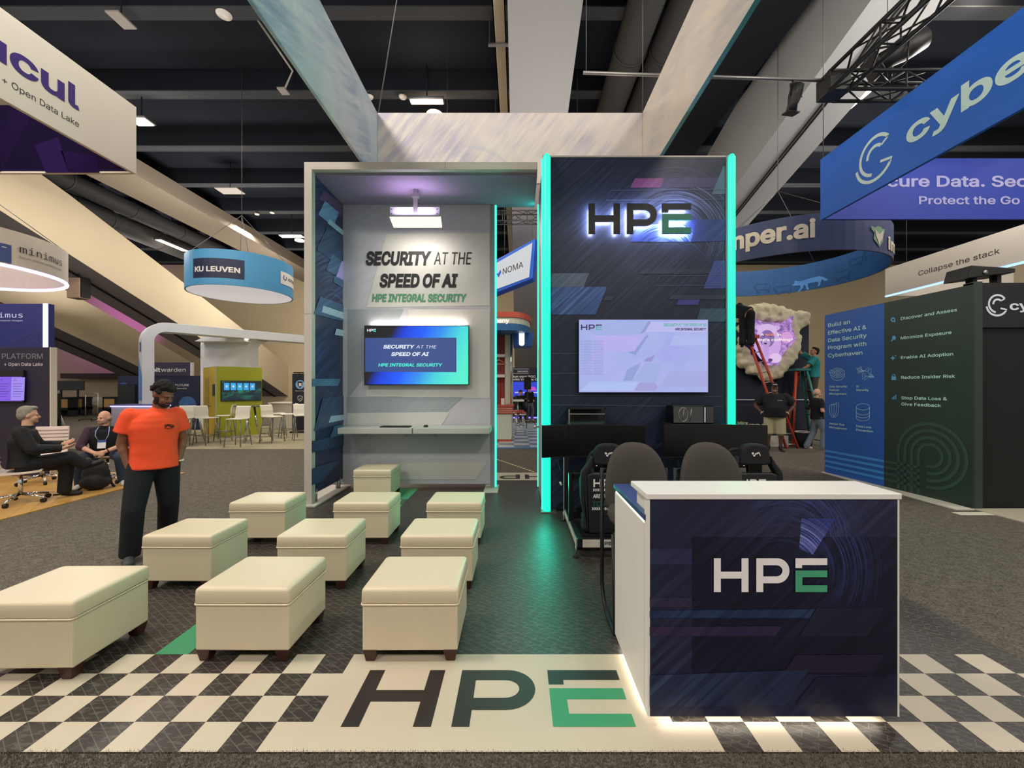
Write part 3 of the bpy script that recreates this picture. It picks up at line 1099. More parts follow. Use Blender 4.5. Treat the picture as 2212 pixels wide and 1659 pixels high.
swb = brush('tower_royal', '#24367c', '#5d7ad0', 0.75, 0.4, [(gx(1430, TY), gz(560, TY), 0.05, 0.62, '#9db8ff', 0.8)], fine=60)
tq([(920, 270), (1180, 268), (1150, 352), (878, 354)], tp('magenta', '#713f70', '#9a5f94'))
tq([(1180, 268), (1755, 262), (1755, 350), (1150, 352)], tp('dusk', '#38365a', '#58507c'))
tq([(1710, 163), (1755, 163), (1755, 412), (1607, 413)], tp('greyteal', '#4c6478', '#6f8a9a'))
tq([(945, 700), (1470, 640), (1420, 838), (880, 838)], swb)
tq([(1470, 640), (1755, 640), (1755, 832), (1420, 838)], tp('dimblue', '#27376a', '#44589c'), d=0.0005)
tq([(165, 1122), (510, 1120), (460, 1242), (165, 1245)], tp('slate', '#49566a', '#78889a'))
tq([(165, 1245), (668, 1242), (568, 1490), (165, 1492)], tp('blue', '#2c4478', '#5f86bc', 0.9))
tq([(655, 1325), (735, 1325), (712, 1365), (640, 1365)], tp('smoke', '#2c3446', '#3c465c'))
tq([(985, 1085), (1755, 1085), (1755, 1125), (957, 1128)], tp('smoke2', '#272e40', '#40485c'))
tq([(1630, 1008), (1755, 1008), (1755, 1255), (1532, 1258)], tp('violet', '#38407c', '#6474b4', 0.8))
tq([(1245, 1315), (1755, 1315), (1755, 1355), (1222, 1355)], tp('smoke3', '#2e3444', '#454e60'))
tq([(1308, 1357), (1500, 1357), (1480, 1405), (1290, 1405)], tp('violet2', '#3a3a7c', '#6262ac'))
tq([(1505, 1437), (1755, 1437), (1755, 1555), (1465, 1555)], tp('greyteal2', '#33485c', '#536a7c'))
lines = mt('print_line', '#56607a', 0.5)
for P in ([(700, 378), (1755, 370)], [(700, 378), (663, 467), (1755, 457)], [(1140, 1142), (1755, 1135)], [(1140, 1142), (1098, 1232), (1755, 1225)], [(165, 2215), (1700, 2225)], [(165, 2300), (1700, 2315)], [(165, 1840), (410, 1840)], [(165, 2020), (410, 2018)]):
    ribbon(b, [(1150 + p[0] * 0.2411, 320 + p[1] * 0.2411) for p in P], 0.7, lambda u, v: at(u, v, TY - 0.012), lines)
b.build('shell', tw, True)
# back lit letters standing off the face
b = MB()
lb, lg = mt('logo_black', '#08080a', 0.5), mt('logo_green', '#2a6f5a', 0.5)
logo_px(b, 1272, 1493, 504, 439, TY - 0.105, lb, lg, (0, 0.03, 0))
b.build('logo_letters', tw, True)
b = MB()
halo = em('logo_halo', '#d4daff', 90.0)
b_h = (504 - 439) * TY / F
p0 = Vector(at(1272, 504, TY - 0.105)) + Vector((0, 0.040, 0))
sc_ = (gx(1493, TY - 0.105) - gx(1272, TY - 0.105)) / LOGO_W
for pts, k in logo_quads():
    if max(p[1] for p in pts) - min(p[1] for p in pts) < 0.1:
        continue
    c = Vector((sum(p[0] for p in pts) / len(pts), sum(p[1] for p in pts) / len(pts)))
    hx_, hy_ = max(abs(p[0] - c.x) for p in pts), max(abs(p[1] - c.y) for p in pts)
    q = [c + Vector(((p[0] - c.x) * max(0.3, 1 - 0.045 / hx_), (p[1] - c.y) * max(0.3, 1 - 0.055 / hy_))) for p in pts]
    b.prism([tuple(p0 + Vector((p.x * sc_, 0, p.y * sc_))) for p in q], (0, 0.012, 0), halo)
b.build('logo_light', tw, True)
for i in (0.1, 0.93, 1.38, 2.56):
    b = MB().tube([tuple(p0 + Vector((i * sc_, 0.0, 0.15 * sc_))), tuple(p0 + Vector((i * sc_, 0.06, 0.15 * sc_)))], 0.008, soft_black, 6)
    b.build('logo_pin', tw, True)
# green tubes at the front edges
for (px, r_) in ((1181, 0.05), (1580.5, 0.046)):
    x = gx(px, 5.44)
    b = MB().tube([(x, 5.44, 0.02), (x, 5.44, gz(337, 5.44) - 0.02), (x, 5.44, gz(334, 5.44))], [r_, r_, r_ * 0.6], teal_e, 14)
    b.build('light_tube', tw, True)
    b = MB().box((x - r_ * 1.0, 5.47, 0.02), (x + r_ * 1.0, 5.56, 4.62), mt('edge_profile', '#7f8a88', 0.5))
    b.build('edge_post', tw, True)
x = gx(1171.5, 5.47)
b = MB().box((x - 0.012, 5.45, 0.03), (x + 0.012, 5.48, 4.56), teal_core)
b.build('light_strip', tw, True)
b = MB().box((0.335, 5.50, 0.03), (0.43, 6.78, 4.62), mt('tower_flank', '#8f9896', 0.5, var=0.05))
b.build('flank', tw, True)
b = MB().box((0.315, 6.70, 0.03), (0.345, 6.74, 4.52), teal_core)
b.build('light_strip', tw, True)
d = MB().box((0.327, 5.62, 0.05), (0.335, 6.6, 2.2), mt('door_grey', '#98a09e', 0.5)).build('door', tw, True, 0.003)
MB().lathe([(0.001, -0.075), (0.022, -0.07), (0.028, -0.05), (0.012, -0.03), (0.012, 0.0)], (0.327, 6.42, gz(922, 6.42)), chrome, 14, 'X').build('knob', d, True)
MB().box((0.30, 5.36, 0.006), (0.50, 5.62, 0.02), steel).build('base_plate', tw, True)
MB().box((2.66, 5.36, 0.006), (2.82, 5.62, 0.02), steel).build('base_plate', tw, True)
# ---- screen on the tower
m, nt, bs = nodes_of('screen_lilac')
bs.inputs['Base Color'].default_value = (0.01, 0.01, 0.012, 1)
v = coords(nt)
f = noise_fac(nt, v, 1.6, 3, 0.5, 0.6)
nt.links.new(ramp(nt, f, [(0.3, lin('#a7a5ee')), (0.5, lin('#a9b6ee')), (0.7, lin('#b8b4f4'))]), bs.inputs['Emission Color'])
bs.inputs['Emission Strength'].default_value = 0.92
yt = 5.42
cx_, cz_ = gx(1390, yt), gz(769, yt)
t = thing('television', 'lilac wall screen with a list of times on the tower below the glowing logo', 'screen', (cx_, yt, cz_))
hw, hh = 140.5 * yt / F, 79.5 * yt / F
MB().box((-hw, 0, -hh), (hw, 0.04, hh), black).build('bezel', t, bevel=0.004)
b = MB().box((-hw + 0.008, -0.004, -hh + 0.008), (hw - 0.008, 0.0, hh - 0.008), m)
K, O = 300 / 2212, (1240, 680)
for n_, (pts, c) in enumerate(((((300, 100), (1190, 95), (1050, 310), (300, 320)), '#a2b2ea'), (((1225, 115), (2120, 110), (2120, 275), (1125, 275)), '#bcbcf4'), (((300, 330), (1150, 322), (960, 575), (480, 585)), '#b9b2f6'),
               (((1600, 325), (2120, 325), (2120, 480), (1510, 490)), '#aebcf0'), (((1190, 95), (1225, 115), (1125, 275), (1050, 310)), '#8f9cd4'), (((1150, 322), (1190, 330), (980, 640), (850, 600), (960, 575)), '#8ea0d8'),
               (((850, 870), (1070, 760), (930, 1050), (780, 1050)), '#92a4dc'), (((1140, 760), (1400, 790), (1300, 1080), (930, 1050)), '#a3b2e8'), (((270, 1065), (1040, 1070), (950, 1210), (90, 1210)), '#b0c4f6'),
               (((1040, 1080), (1290, 1080), (1330, 1140), (1300, 1210), (950, 1210)), '#a6a4dc'), (((1540, 895), (2120, 895), (2120, 1150), (1350, 1150)), '#a9aee6'), (((1160, 690), (1290, 640), (1240, 745), (1105, 745)), '#9a94dc'))):
    b.poly([Vector(at(O[0] + p[0] * K, O[1] + p[1] * K, yt - 0.0055 - 0.0002 * n_)) - Vector((cx_, yt, cz_)) for p in pts], em('scr' + c, c, 0.92))
b.build('display', t)
b = MB()
di = em('scr_ink', '#1a1c46', 0.8)
gi = em('scr_green', '#5fb8b0', 0.9)
logo_px(b, 1255, 1300, 712.8, 701, yt - 0.009, di, gi)
b.build('logo', t, True)
line_px(t, 'SECURITY AT THE SPEED OF AI', 1434, 1526, 704.5, 696.5, yt - 0.009, gi, 0.05, 0.17)
line_px(t, 'HPE INTEGRAL SECURITY', 1458.5, 1526, 713.5, 706.5, yt - 0.009, di, 0.05, 0.17)
fi = em('scr_ink_soft', '#565a98', 0.85)
for i, (nm, tm) in enumerate((('Chris Alexander', '01:20.632'), ('Patrick Jensen', '01:22.021'), ('Wong Lawrence Ch', '01:23.128'), ('Mike Nakamura', '01:25.308'), ('Michael Rodriguez', '01:25.577'), ('Leandro Castro', '01:26.322'), ('Daniel Whitfield', '01:26.911'),
                              ('Aalekhi Hernandez', '01:28.004'), ('Olivier Henry', '01:28.640'), ('Rafi Moore', '01:29.788'), ('Lawrence Franks', '01:30.422'), ('Richard Long', '01:30.640'), ('Claudia Cisneros', '01:30.677'))):
    yb = 736.3 + i * 5.87
    b = MB()
    text_px(b, str(i + 1), 1255.2, 1257.4, yb, yb - 1.8, yt - 0.009, fi)
    text_px(b, nm, 1260.5, 1260.5 + 1.17 * len(nm), yb, yb - 1.8, yt - 0.009, fi)
    text_px(b, 'Time: ' + tm, 1283, 1302.2, yb, yb - 1.8, yt - 0.009, fi)
    ribbon(b, [(1253, yb + 1.9), (1304, yb + 1.9)], 0.35, lambda u, v: at(u, v, yt - 0.009), fi)
    b.build('list_row', t, True)
MB().box((-0.3, 0.04, -0.2), (0.3, 0.073, 0.2), soft_black).build('wall_mount', t)

# ------------------------------------------------------------------ hanging fabric frame above the stand
ORG[0] = Vector((-0.13, 5.15, 5.25))
fab_b = brush('hanging_print', '#dcd4ca', '#aaa2bc', 0.9, 0.9, [(-0.9, 4.9, 0.3, 1.2, '#9fb2c4', 1.0), (1.2, 6.6, 0.3, 1.4, '#b3a0b4', 0.9)], rough=0.7, fine=22, thr=0.42)
fab_s = brush('hanging_print_side', '#c3cbd2', '#7d97b2', 0.4, 0.9, [(6.0, 5.6, 0.4, 1.6, '#8aa2c0', 1.0), (4.0, 5.6, 0.3, 1.5, '#8fb8bc', 0.9)], axis='X', rough=0.7, fine=20, thr=0.42)
fab_o = mt('hanging_outer', '#5f98a0', 0.7)
fab_r = brush('hanging_print_right', '#d0c2b4', '#a8a8ac', 0.4, 0.8, [(5.6, 5.4, 0.4, 1.6, '#a9b4b4', 0.9)], axis='X', rough=0.7, fine=20, thr=0.42)
hx0, hx1, hy0, hy1, hz0, hz1 = -2.50, 2.23, 2.79, 7.52, 5.25, 6.51
fr = thing('hanging_canopy', 'square hanging fabric frame with pale swirling print above the stand', 'hanging sign', (-0.13, 5.15, 5.25))
MB().box((hx0, hy1, hz0), (hx1, hy1 + 0.06, hz1), fab_b).build('back_panel', fr, True, 0.01)
MB().box((hx0 - 0.05, hy0, hz0), (hx0, hy1 + 0.06, hz1), fab_s).build('left_panel', fr, True, 0.01)
b = MB().box((hx1, hy0, hz0), (hx1 + 0.05, hy1 + 0.06, hz1), fab_r)
b.box((hx1 + 0.05, hy0, hz0 - 0.005), (hx1 + 0.055, hy1 + 0.06, hz1), fab_o).box((hx1, hy0, hz0 - 0.006), (hx1 + 0.055, hy1 + 0.06, hz0 - 0.001), fab_o)
b.build('right_panel', fr, True)
MB().box((hx0, hy0, hz0), (hx1, hy0 + 0.05, hz1), fab_s).build('front_panel', fr, True, 0.01)
MB().tube([(hx0 + 0.02, hy1, hz1), (gx(925, 7.6), 7.2, 11.0)], 0.01, cable_m, 6).build('cable', fr, True)
hang(fr, 11.0, [(hx1, hy1, hz1), (hx0, hy0, hz1), (hx1, hy0, hz1)], cable_m, 0.006)

# ------------------------------------------------------------------ counter
ct = thing('reception_counter', 'white reception counter with dark blue printed front and large white and green logo', 'counter', (1.21, 2.3, 0))
cy0 = 1.99
cz0, cz1 = 0.05, 1.075
xl, xr = 0.614, 1.80
ORG[0] = Vector((1.21, 2.3, 0))
navy_c = brush('counter_print', '#1f2138', '#42476e', 0.75, 0.6, [(gx(1700, cy0), gz(1170, cy0), 0.05, 0.42, '#4f5ab0', 0.55), (gx(1690, cy0), gz(1250, cy0), 0.1, 0.6, '#4a4f80', 0.3)], fine=80, rough=0.35)
b = MB().box((xl + 0.008, cy0, cz0), (xr - 0.006, cy0 + 0.03, cz1), navy_c)


L1 = LAYER[0]


def cq(pts, mat, d=0.0):
    LAYER[0] += 1
    b.poly([at(1280 + p[0] * 0.4213, 1000 + p[1] * 0.4213, cy0 - 0.0010 - 0.0003 * (LAYER[0] - L1)) for p in pts], mat)


def cpm(n, c, s_, amt=0.8, sw=()):
    return brush('counter_' + n, c, s_, 0.75, amt, sw, fine=80, rough=0.35)


cq([(512, 380), (1560, 380), (1560, 1085), (512, 1085)], cpm('inner', '#131526', '#2c3052', 0.7, [(gx(1690, cy0), gz(1240, cy0), 0.08, 0.6, '#444f9c', 0.6)]))
cq([(1070, 285), (1245, 285), (1130, 470), (1060, 440)], cpm('swirl', '#232a60', '#5866c0', 0.7, [(gx(1690, cy0), gz(1240, cy0), 0.08, 0.35, '#98a2ea', 0.9)]), 0.0006)
cq([(293, 440), (510, 440), (510, 522), (293, 522)], cpm('mauve', '#2a2b4c', '#505078'))
cq([(293, 690), (510, 690), (510, 740), (293, 740)], cpm('mauve2', '#2b2742', '#4c4460'), 0.0001)
cq([(293, 758), (1140, 750), (1112, 795), (293, 795)], cpm('steel', '#1f2b4c', '#46608c', 0.7), 0.0007)
cq([(293, 840), (970, 838), (938, 886), (293, 888)], cpm('wine', '#2b2340', '#4c3c5c'), 0.0007)
cq([(1150, 745), (1495, 742), (1410, 890), (1060, 890)], cpm('smoke', '#1c1f30', '#2e3248'), 0.0007)
cq([(1040, 985), (1495, 983), (1445, 1072), (980, 1078)], cpm('plum', '#201b30', '#403048'), 0.0007)
cq([(293, 1090), (1110, 1060), (985, 1245), (293, 1250)], cpm('slate', '#1f2740', '#4a5a80', 0.7), 0.0008)
cq([(1150, 1100), (1525, 1094), (1440, 1235), (1040, 1238)], cpm('slate2', '#191c32', '#343c5c'), 0.0008)
b.build('front_panel', ct, True)
b = MB()
logo_px(b, 1542, 1787, 1279, 1206, cy0 - 0.007, mt('logo_white', '#efe9ea', 0.5), mt('logo_green_c', '#4aa27c', 0.5))
b.build('logo', ct, True)
for xa, xb in ((xl, xl + 0.010), (xr - 0.008, xr)):
    MB().box((xa, cy0 - 0.002, cz0), (xb, cy0 + 0.05, cz1), white).build('edge_trim', ct, True)
MB().box((xl - 0.008, cy0 - 0.008, cz1), (xr + 0.008, 2.26, cz1 + 0.028), white).build('bar_top', ct, True, 0.004)
MB().box((xl, 2.05, 0.05), (xl + 0.02, 2.66, 0.945), white).build('side_panel', ct, True, 0.002)
MB().box((xr - 0.02, cy0 + 0.03, 0.05), (xr, 2.66, 0.96), white).build('side_panel', ct, True, 0.002)
MB().box((xl + 0.02, 2.03, 0.055), (xr - 0.02, 2.06, 1.0), white).box((xl + 0.03, 2.06, 0.08), (xr - 0.03, 2.60, 0.11), white).build('inner_panel', ct, True)
MB().box((xl + 0.02, 2.06, cz1 - 0.16), (xr - 0.02, 2.24, cz1), white).build('bar_support', ct, True)
MB().box((xl - 0.008, 2.02, 0.965), (xr, 2.67, 0.993), mt('blue_top', '#2c3f74', 0.3)).build('worktop', ct, True, 0.003)
warm_e = em('counter_strip', '#fff0d4', 3.0)
MB().box((xl + 0.002, 2.05, 0.947), (xl + 0.018, 2.64, 0.958), warm_e).build('light_strip', ct, True)
MB().box((xl + 0.10, cy0 + 0.035, 0.044), (xr - 0.10, cy0 + 0.055, 0.052), em('plinth_strip', '#fff0d8', 4.0)).build('light_strip', ct, True)
MB().box((xl + 0.04, 2.08, 0.044), (xl + 0.055, 2.62, 0.052), em('plinth_strip', '#fff0d8', 4.0)).build('light_strip', ct, True)
for x in (xl + 0.2, xr - 0.2):
    for y in (2.25, 2.55):
        MB().tube([(x, y, 0.0075), (x, y, 0.09)], 0.025, steel, 12).build('foot', ct, True)
area('counter_light', (1.2, cy0 + 0.03, 0.045), 1.05, 0.05, 1.2, (1, 0.9, 0.76))
area('counter_light', (xl + 0.04, 2.35, 0.045), 0.05, 0.55, 0.6, (1, 0.9, 0.76))
# ------------------------------------------------------------------ hanging signs of the neighbouring stands
vinyl_w = mt('vinyl_white', '#d9d0c2', 0.5, var=0.03, scale=2)
ink_purple = mt('ink_purple', '#3b2a72', 0.5)
ink_dark = mt('ink_dark', '#2b2a33', 0.5)


def text_side(mb, s, pa, pb, hpx, X, mat, bold=0.0, shear=0.0, off=0.004, same_z=True):
    """Line on the plane x = X from picture point pa to pb; hpx is the capital height at pa."""
    p0, p1 = Vector(side(pa[0], pa[1], X, off)), Vector(side(pb[0], pb[1], X, off))
    h = hpx * p0.y / F
    if same_z:
        p1.z = p0.z
    text_at(mb, s, p0, p1, h, mat, bold, shear)


# white corner sign at the upper left
GX = -6.2
gy = GX * F / (295 - CX)
gz0, gz1 = gz(377, gy), gz(232, gy)
t = thing('hanging_sign', 'white hanging corner sign with large purple letters at upper left, dark purple inside', 'hanging sign', (GX - 1.5, gy - 2, gz0))
dark_purple = mt('dark_purple', '#1c1430', 0.95, var=0.3, scale=1.2, spec=0.0)
MB().box((GX - 0.05, 1.5, gz0), (GX, gy, gz1), vinyl_w).build('side_panel', t, True, 0.006)
b = MB().box((GX - 5.0, gy - 0.05, gz0), (GX - 0.05, gy, gz1), vinyl_w)
b.box((GX - 5.0, gy - 0.056, gz0 + 0.03), (GX - 0.05, gy - 0.05, gz1), dark_purple)
for pts, c in ((((0, 1250), (150, 1000), (250, 780), (60, 800)), '#1f1536'), (((330, 1250), (250, 1050), (420, 990), (500, 1250)), '#281a48'), (((500, 1250), (440, 1090), (700, 1130), (720, 1250)), '#22163e')):
    b.poly([at(p[0] * 0.2984, p[1] * 0.2984, gy - 0.058) for p in pts], mt('facet' + c, c, 0.95, spec=0.0))
b.build('back_panel', t, True)
b = MB()
text_side(b, 'g', (-260, -40), (-205, 50), 94, GX, ink_purple, 0.035)
text_side(b, 'ur', (-190, 4), (-70, 95), 88, GX, ink_purple, 0.035)
text_side(b, 'ucul', (-52, 97), (171, 234), 80, GX, ink_purple, 0.035)
b.build('lettering', t, True)
b = MB()
text_side(b, '+ Open Data Lake', (4, 177), (170, 275), 20.5, GX, ink_dark, 0.0)
b.build('lettering', t, True)
hang(t, 11.7, [(GX - 4.8, gy - 0.1, gz1), (GX - 0.02, 1.6, gz1)], cable_m)

# blue corner sign at the upper right
BX = 5.7
by = BX * F / (1772 - CX)
bz0, bz1 = gz(476, by), gz(345, by)
t = thing('hanging_sign', 'bright blue hanging corner sign with pale letters and arrow mark at upper right', 'hanging sign', (BX + 1.5, by - 2, bz0))
blue1 = mt('sign_blue', '#1d62c8', 0.55, var=0.06, scale=0.8)
blue2 = mt('sign_blue_deep', '#1b38a4', 0.55, var=0.06, scale=0.8)
pale = mt('sign_pale', '#cfe4e0', 0.55)
lilac = mt('sign_lilac', '#a9a8d8', 0.55)
MB().box((BX, 1.5, bz0), (BX + 0.05, by, bz1), blue1).build('side_panel', t, True, 0.004)
MB().box((BX + 0.05, by - 0.05, bz0), (BX + 4.6, by, bz1), blue2).build('back_panel', t, True, 0.004)
b = MB()
p0, p1 = Vector((BX - 0.004, 6.18, 5.15)), Vector((BX - 0.004, 4.67, 5.15))
text_at(b, 'cybe', p0, p1, 0.455, pale, 0.03)
text_at(b, 'rhaven', (BX - 0.004, 4.60, 5.15), (BX - 0.004, 2.5, 5.15), 0.455, pale, 0.03)


def swoosh(mb, fn, r, mat, w=0.16):
    """Mark of two nested open rings: fn maps units to the surface."""
    ribbon(mb, [(p[0] * r, p[1] * r) for p in arc((0, 0), 0.92, 0.62, PI + 1.35, 26)], w * r, fn, mat)
    ribbon(mb, [(p[0] * r, p[1] * r) for p in arc((0, 0), 0.46, 0.75, PI + 0.1, 18)], w * r, fn, mat)
    ribbon(mb, [(0.92 * math.cos(0.62) * r, 0.92 * math.sin(0.62) * r), (0.50 * math.cos(0.75) * r, 0.46 * math.sin(0.75) * r)], w * 0.7 * r, fn, mat)
    ribbon(mb, [(p[0] * r, p[1] * r) for p in arc((-0.05, -0.12), 1.12, PI + 0.15, 2 * PI - 0.62, 20)], w * r, fn, mat)
    ribbon(mb, [(p[0] * r, p[1] * r) for p in ((0.3, -0.48), (0.96, -0.62), (0.86, -0.8))], w * 0.8 * r, fn, mat)


swoosh(b, lambda u, v: (BX - 0.004, 6.72 - u, 5.31 + v), 0.315, pale)
b.build('lettering', t, True)
line_px(t, 'Secure Data. Sec', 1862, 2220, 402.5, 371, by - 0.055, lilac, 0.03)
line_px(t, 'Protect the Go', 1985, 2203, 440.5, 417.5, by - 0.055, lilac, 0.025)
hang(t, 11.7, [(BX + 0.02, by - 0.05, bz1), (BX + 4.4, by - 0.03, bz1), (BX + 0.02, 1.6, bz1)], cable_m)


# round signs
def ring_sign(name, label, c, R, z0, z1, outer, inner, rim=None, closed=None, th=0.04):
    t = thing(name, label, 'hanging sign', (c[0], c[1], z0))
    n = 64
    o, i_ = MB(), MB()
    for k in range(n):
        a, a2 = 2 * PI * k / n, 2 * PI * (k + 1) / n
        P = lambda r, q, z: (c[0] + r * math.cos(q), c[1] + r * math.sin(q), z)
        o.add([P(R, a, z0), P(R, a2, z0), P(R, a2, z1), P(R, a, z1)], [(0, 1, 2, 3)], outer, True)
        o.add([P(R, a, z1), P(R, a2, z1), P(R - th, a2, z1), P(R - th, a, z1)], [(0, 1, 2, 3)], outer)
        o.add([P(R, a, z0), P(R, a2, z0), P(R - th, a2, z0), P(R - th, a, z0)], [(3, 2, 1, 0)], outer)
        i_.add([P(R - th, a, z0), P(R - th, a2, z0), P(R - th, a2, z1), P(R - th, a, z1)], [(3, 2, 1, 0)], inner, True)
    o.build('outer_band', t, True)
    i_.build('inner_band', t, True)
    if rim:
        MB().tube([(c[0] + (R - 0.02) * math.cos(2 * PI * k / n), c[1] + (R - 0.02) * math.sin(2 * PI * k / n), z0 - 0.03) for k in range(n)], 0.035, rim, 8, closed=True).build('light_strip', t, True)
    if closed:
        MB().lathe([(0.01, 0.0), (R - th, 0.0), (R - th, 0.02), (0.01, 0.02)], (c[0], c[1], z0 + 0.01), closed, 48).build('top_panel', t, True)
    top = (c[0], c[1], z1 + 1.5)
    for a in (0.6, 2.2, 3.8, 5.4):
        MB().tube([(c[0] + (R - 0.02) * math.cos(a), c[1] + (R - 0.02) * math.sin(a), z1), top], 0.008, cable_m, 6).build('cable', t, True)
    MB().tube([top, (c[0], c[1], 11.7)], 0.008, cable_m, 6).build('cable', t, True)
    return t


def ring_hit(px, c, R, near=True):
    """Angle at which the line of sight through picture column px meets the ring."""
    d = Vector(((px - CX) / F, 1.0))
    C = Vector(c[:2])
    a, bq, cc = d.dot(d), -2 * d.dot(C), C.dot(C) - R * R
    D = max(bq * bq - 4 * a * cc, 0)
    Y = (-bq - math.sqrt(D)) / (2 * a) if near else (-bq + math.sqrt(D)) / (2 * a)
    p = d * Y
    return math.atan2(p.y - C.y, p.x - C.x), Y


def text_ring(mb, s, px0, px1, base, hpx, c, R, mat, near=True, bold=0.0, off=0.015):
    a0, Y0 = ring_hit(px0, c, R, near)
    a1, Y1 = ring_hit(px1, c, R, near)
    if near and a1 < a0:
        a1 += 2 * PI
    if not near and a1 > a0:
        a1 -= 2 * PI
    z0, h = gz(base, Y0), hpx * Y0 / F
    rr = R + off if near else R - 0.04 - off
    text_map(mb, s, lambda u, v: (c[0] + rr * math.cos(a0 + (a1 - a0) * u), c[1] + rr * math.sin(a0 + (a1 - a0) * u), z0 + v * h), mat, bold)
    return a0, a1, z0


def quad_ring(mb, px0, px1, y0, y1, c, R, mat, near=True, off=0.008, n=8):
    a0, Y0 = ring_hit(px0, c, R, near)
    a1, Y1 = ring_hit(px1, c, R, near)
    if near and a1 < a0:
        a1 += 2 * PI
    z0, z1 = gz(y0, Y0), gz(y1, Y0)
    rr = R + off if near else R - 0.04 - off
    for i in range(n):
        q = [a0 + (a1 - a0) * (i + k) / n for k in (0, 1)]
        mb.poly([(c[0] + rr * math.cos(q[0]), c[1] + rr * math.sin(q[0]), z0), (c[0] + rr * math.cos(q[1]), c[1] + rr * math.sin(q[1]), z0),
                 (c[0] + rr * math.cos(q[1]), c[1] + rr * math.sin(q[1]), z1), (c[0] + rr * math.cos(q[0]), c[1] + rr * math.sin(q[0]), z1)], mat)


KC, KR = (-8.63, 13.2), 1.42
sky = mt('sign_sky', '#4f9bcb', 0.5, var=0.1, scale=0.6)
inside_w = mt('sign_inside', '#dcd6d2', 0.6)
t = ring_sign('hanging_sign', 'round sky blue hanging sign with white inside and dark name box, left of the stand', KC, KR, 4.5, 5.5, sky, inside_w, None, em('added_glow_fabric', '#efe6e2', 0.62))  # closing panel given its own glow in place of light from below
b = MB()
quad_ring(b, 418, 528, 601, 559, KC, KR, mt('name_box', '#1d2546', 0.5))
text_ring(b, 'KU LEUVEN', 422, 519, 587, 14.5, KC, KR, white, True, 0.045)
quad_ring(b, 606, 634, 612, 585, KC, KR, white)
text_ring(b, 'CTG', 622, 633, 607, 8, KC, KR, ink_dark, True, 0.03)
a_, Y_ = ring_hit(615, KC, KR)
ribbon(b, arc((0, 0), 0.07, 2.2, 2 * PI + 0.6, 20), 0.03, lambda u, v: (KC[0] + (KR + 0.018) * math.cos(a_ + u / KR), KC[1] + (KR + 0.018) * math.sin(a_ + u / KR), gz(600, Y_) + v), mt('name_blue', '#28408a', 0.5))
b.build('lettering', t, True)

MC, MR = (-11.65, 8.47), 1.8
mini_w = mt('sign_beige', '#cfc5b8', 0.6, var=0.04)
t = ring_sign('hanging_sign', 'round beige hanging sign with purple glowing bottom rim at far left', MC, MR, 4.0, 4.68, mini_w, mt('sign_inner_beige', '#d6c8bc', 0.6), em('purple_rim', '#cdbcff', 2.6))
b = MB()
quad_ring(b, -60, 24, 553, 511, MC, MR, mt('mini_box', '#41558c', 0.5))
text_ring(b, '-', 3, 13, 537, 14, MC, MR, white, True, 0.02)
FACE[0] = 'DejaVuSansMono.woff2'
text_ring(b, 'minimus', 41, 132, 545, 22, MC, MR, ink_dark, True, 0.0)
b.build('lettering', t, True)
FACE[0] = 'Inter.woff2'
b = MB()
text_ring(b, 'Secure minimal container images', 40, 132, 557, 7.0, MC, MR, mt('ink_grey', '#6b655f', 0.5))
b.build('lettering', t, True)
d = bpy.data.lights.new('rim_light', 'POINT')
d.energy, d.color, d.shadow_soft_size = 25, (0.6, 0.45, 1.0), 1.0
o = bpy.data.objects.new('rim_light', d)
COL.objects.link(o)
o.location = (MC[0], MC[1], 3.9)

IC, IR = (6.85, 11.1), 2.28
imp_o = mt('sign_slate', '#4a5478', 0.5, var=0.08, scale=0.6)
imp_i = mt('sign_navy', '#2a5f9a', 0.55, var=0.12, scale=0.8)
t = ring_sign('hanging_sign', 'large round slate blue hanging sign with pale letters, right of the tower', IC, IR, 4.5, 5.28, imp_o, imp_i)
b = MB()
cream_t = mt('sign_cream', '#efe2c8', 0.5)
text_ring(b, 'imper.ai', 1558, 1761, 547.5, 46, IC, IR, cream_t, True, 0.045)
text_ring(b, 'im', 1917, 1931, 537, 36, IC, IR, cream_t, True, 0.04)
# animal head badge
a_, Y_ = ring_hit(1897, IC, IR)


def badge(pts, mat, o=0.012):
    cx, cy = 1158, 240
    k = 0.2993 * Y_ / F
    b.poly([(IC[0] + (IR + o) * math.cos(a_ + (p[0] - cx) * k * 1.35 / IR), IC[1] + (IR + o) * math.sin(a_ + (p[0] - cx) * k * 1.35 / IR), gz(512, Y_) - (p[1] - cy) * k) for p in pts], mat)


badge([(1098, 170), (1130, 178), (1150, 162), (1180, 165), (1190, 178), (1214, 172), (1212, 200), (1196, 222), (1200, 262), (1180, 290), (1165, 312), (1145, 290), (1118, 262), (1122, 215), (1102, 195)], mt('badge_green', '#8fb48c', 0.5))
badge([(1128, 190), (1150, 210), (1165, 218), (1196, 185), (1196, 225), (1186, 255), (1172, 272), (1160, 300), (1148, 268), (1132, 232)], cream_t, 0.018)
b.build('lettering', t, True)
# walking wolf on the inside of the far half
b = MB()
a_, Y_ = ring_hit(1752, IC, IR, False)


def inner(pts, mat, o=0.012):
    k = 0.2993 * Y_ / F
    rr = IR - 0.04 - o
    b.poly([(IC[0] + rr * math.cos(a_ - (p[0] - 675) * k * 1.1 / rr), IC[1] + rr * math.sin(a_ - (p[0] - 675) * k * 1.1 / rr), gz(614, Y_) - (p[1] - 580) * k) for p in pts], mat)


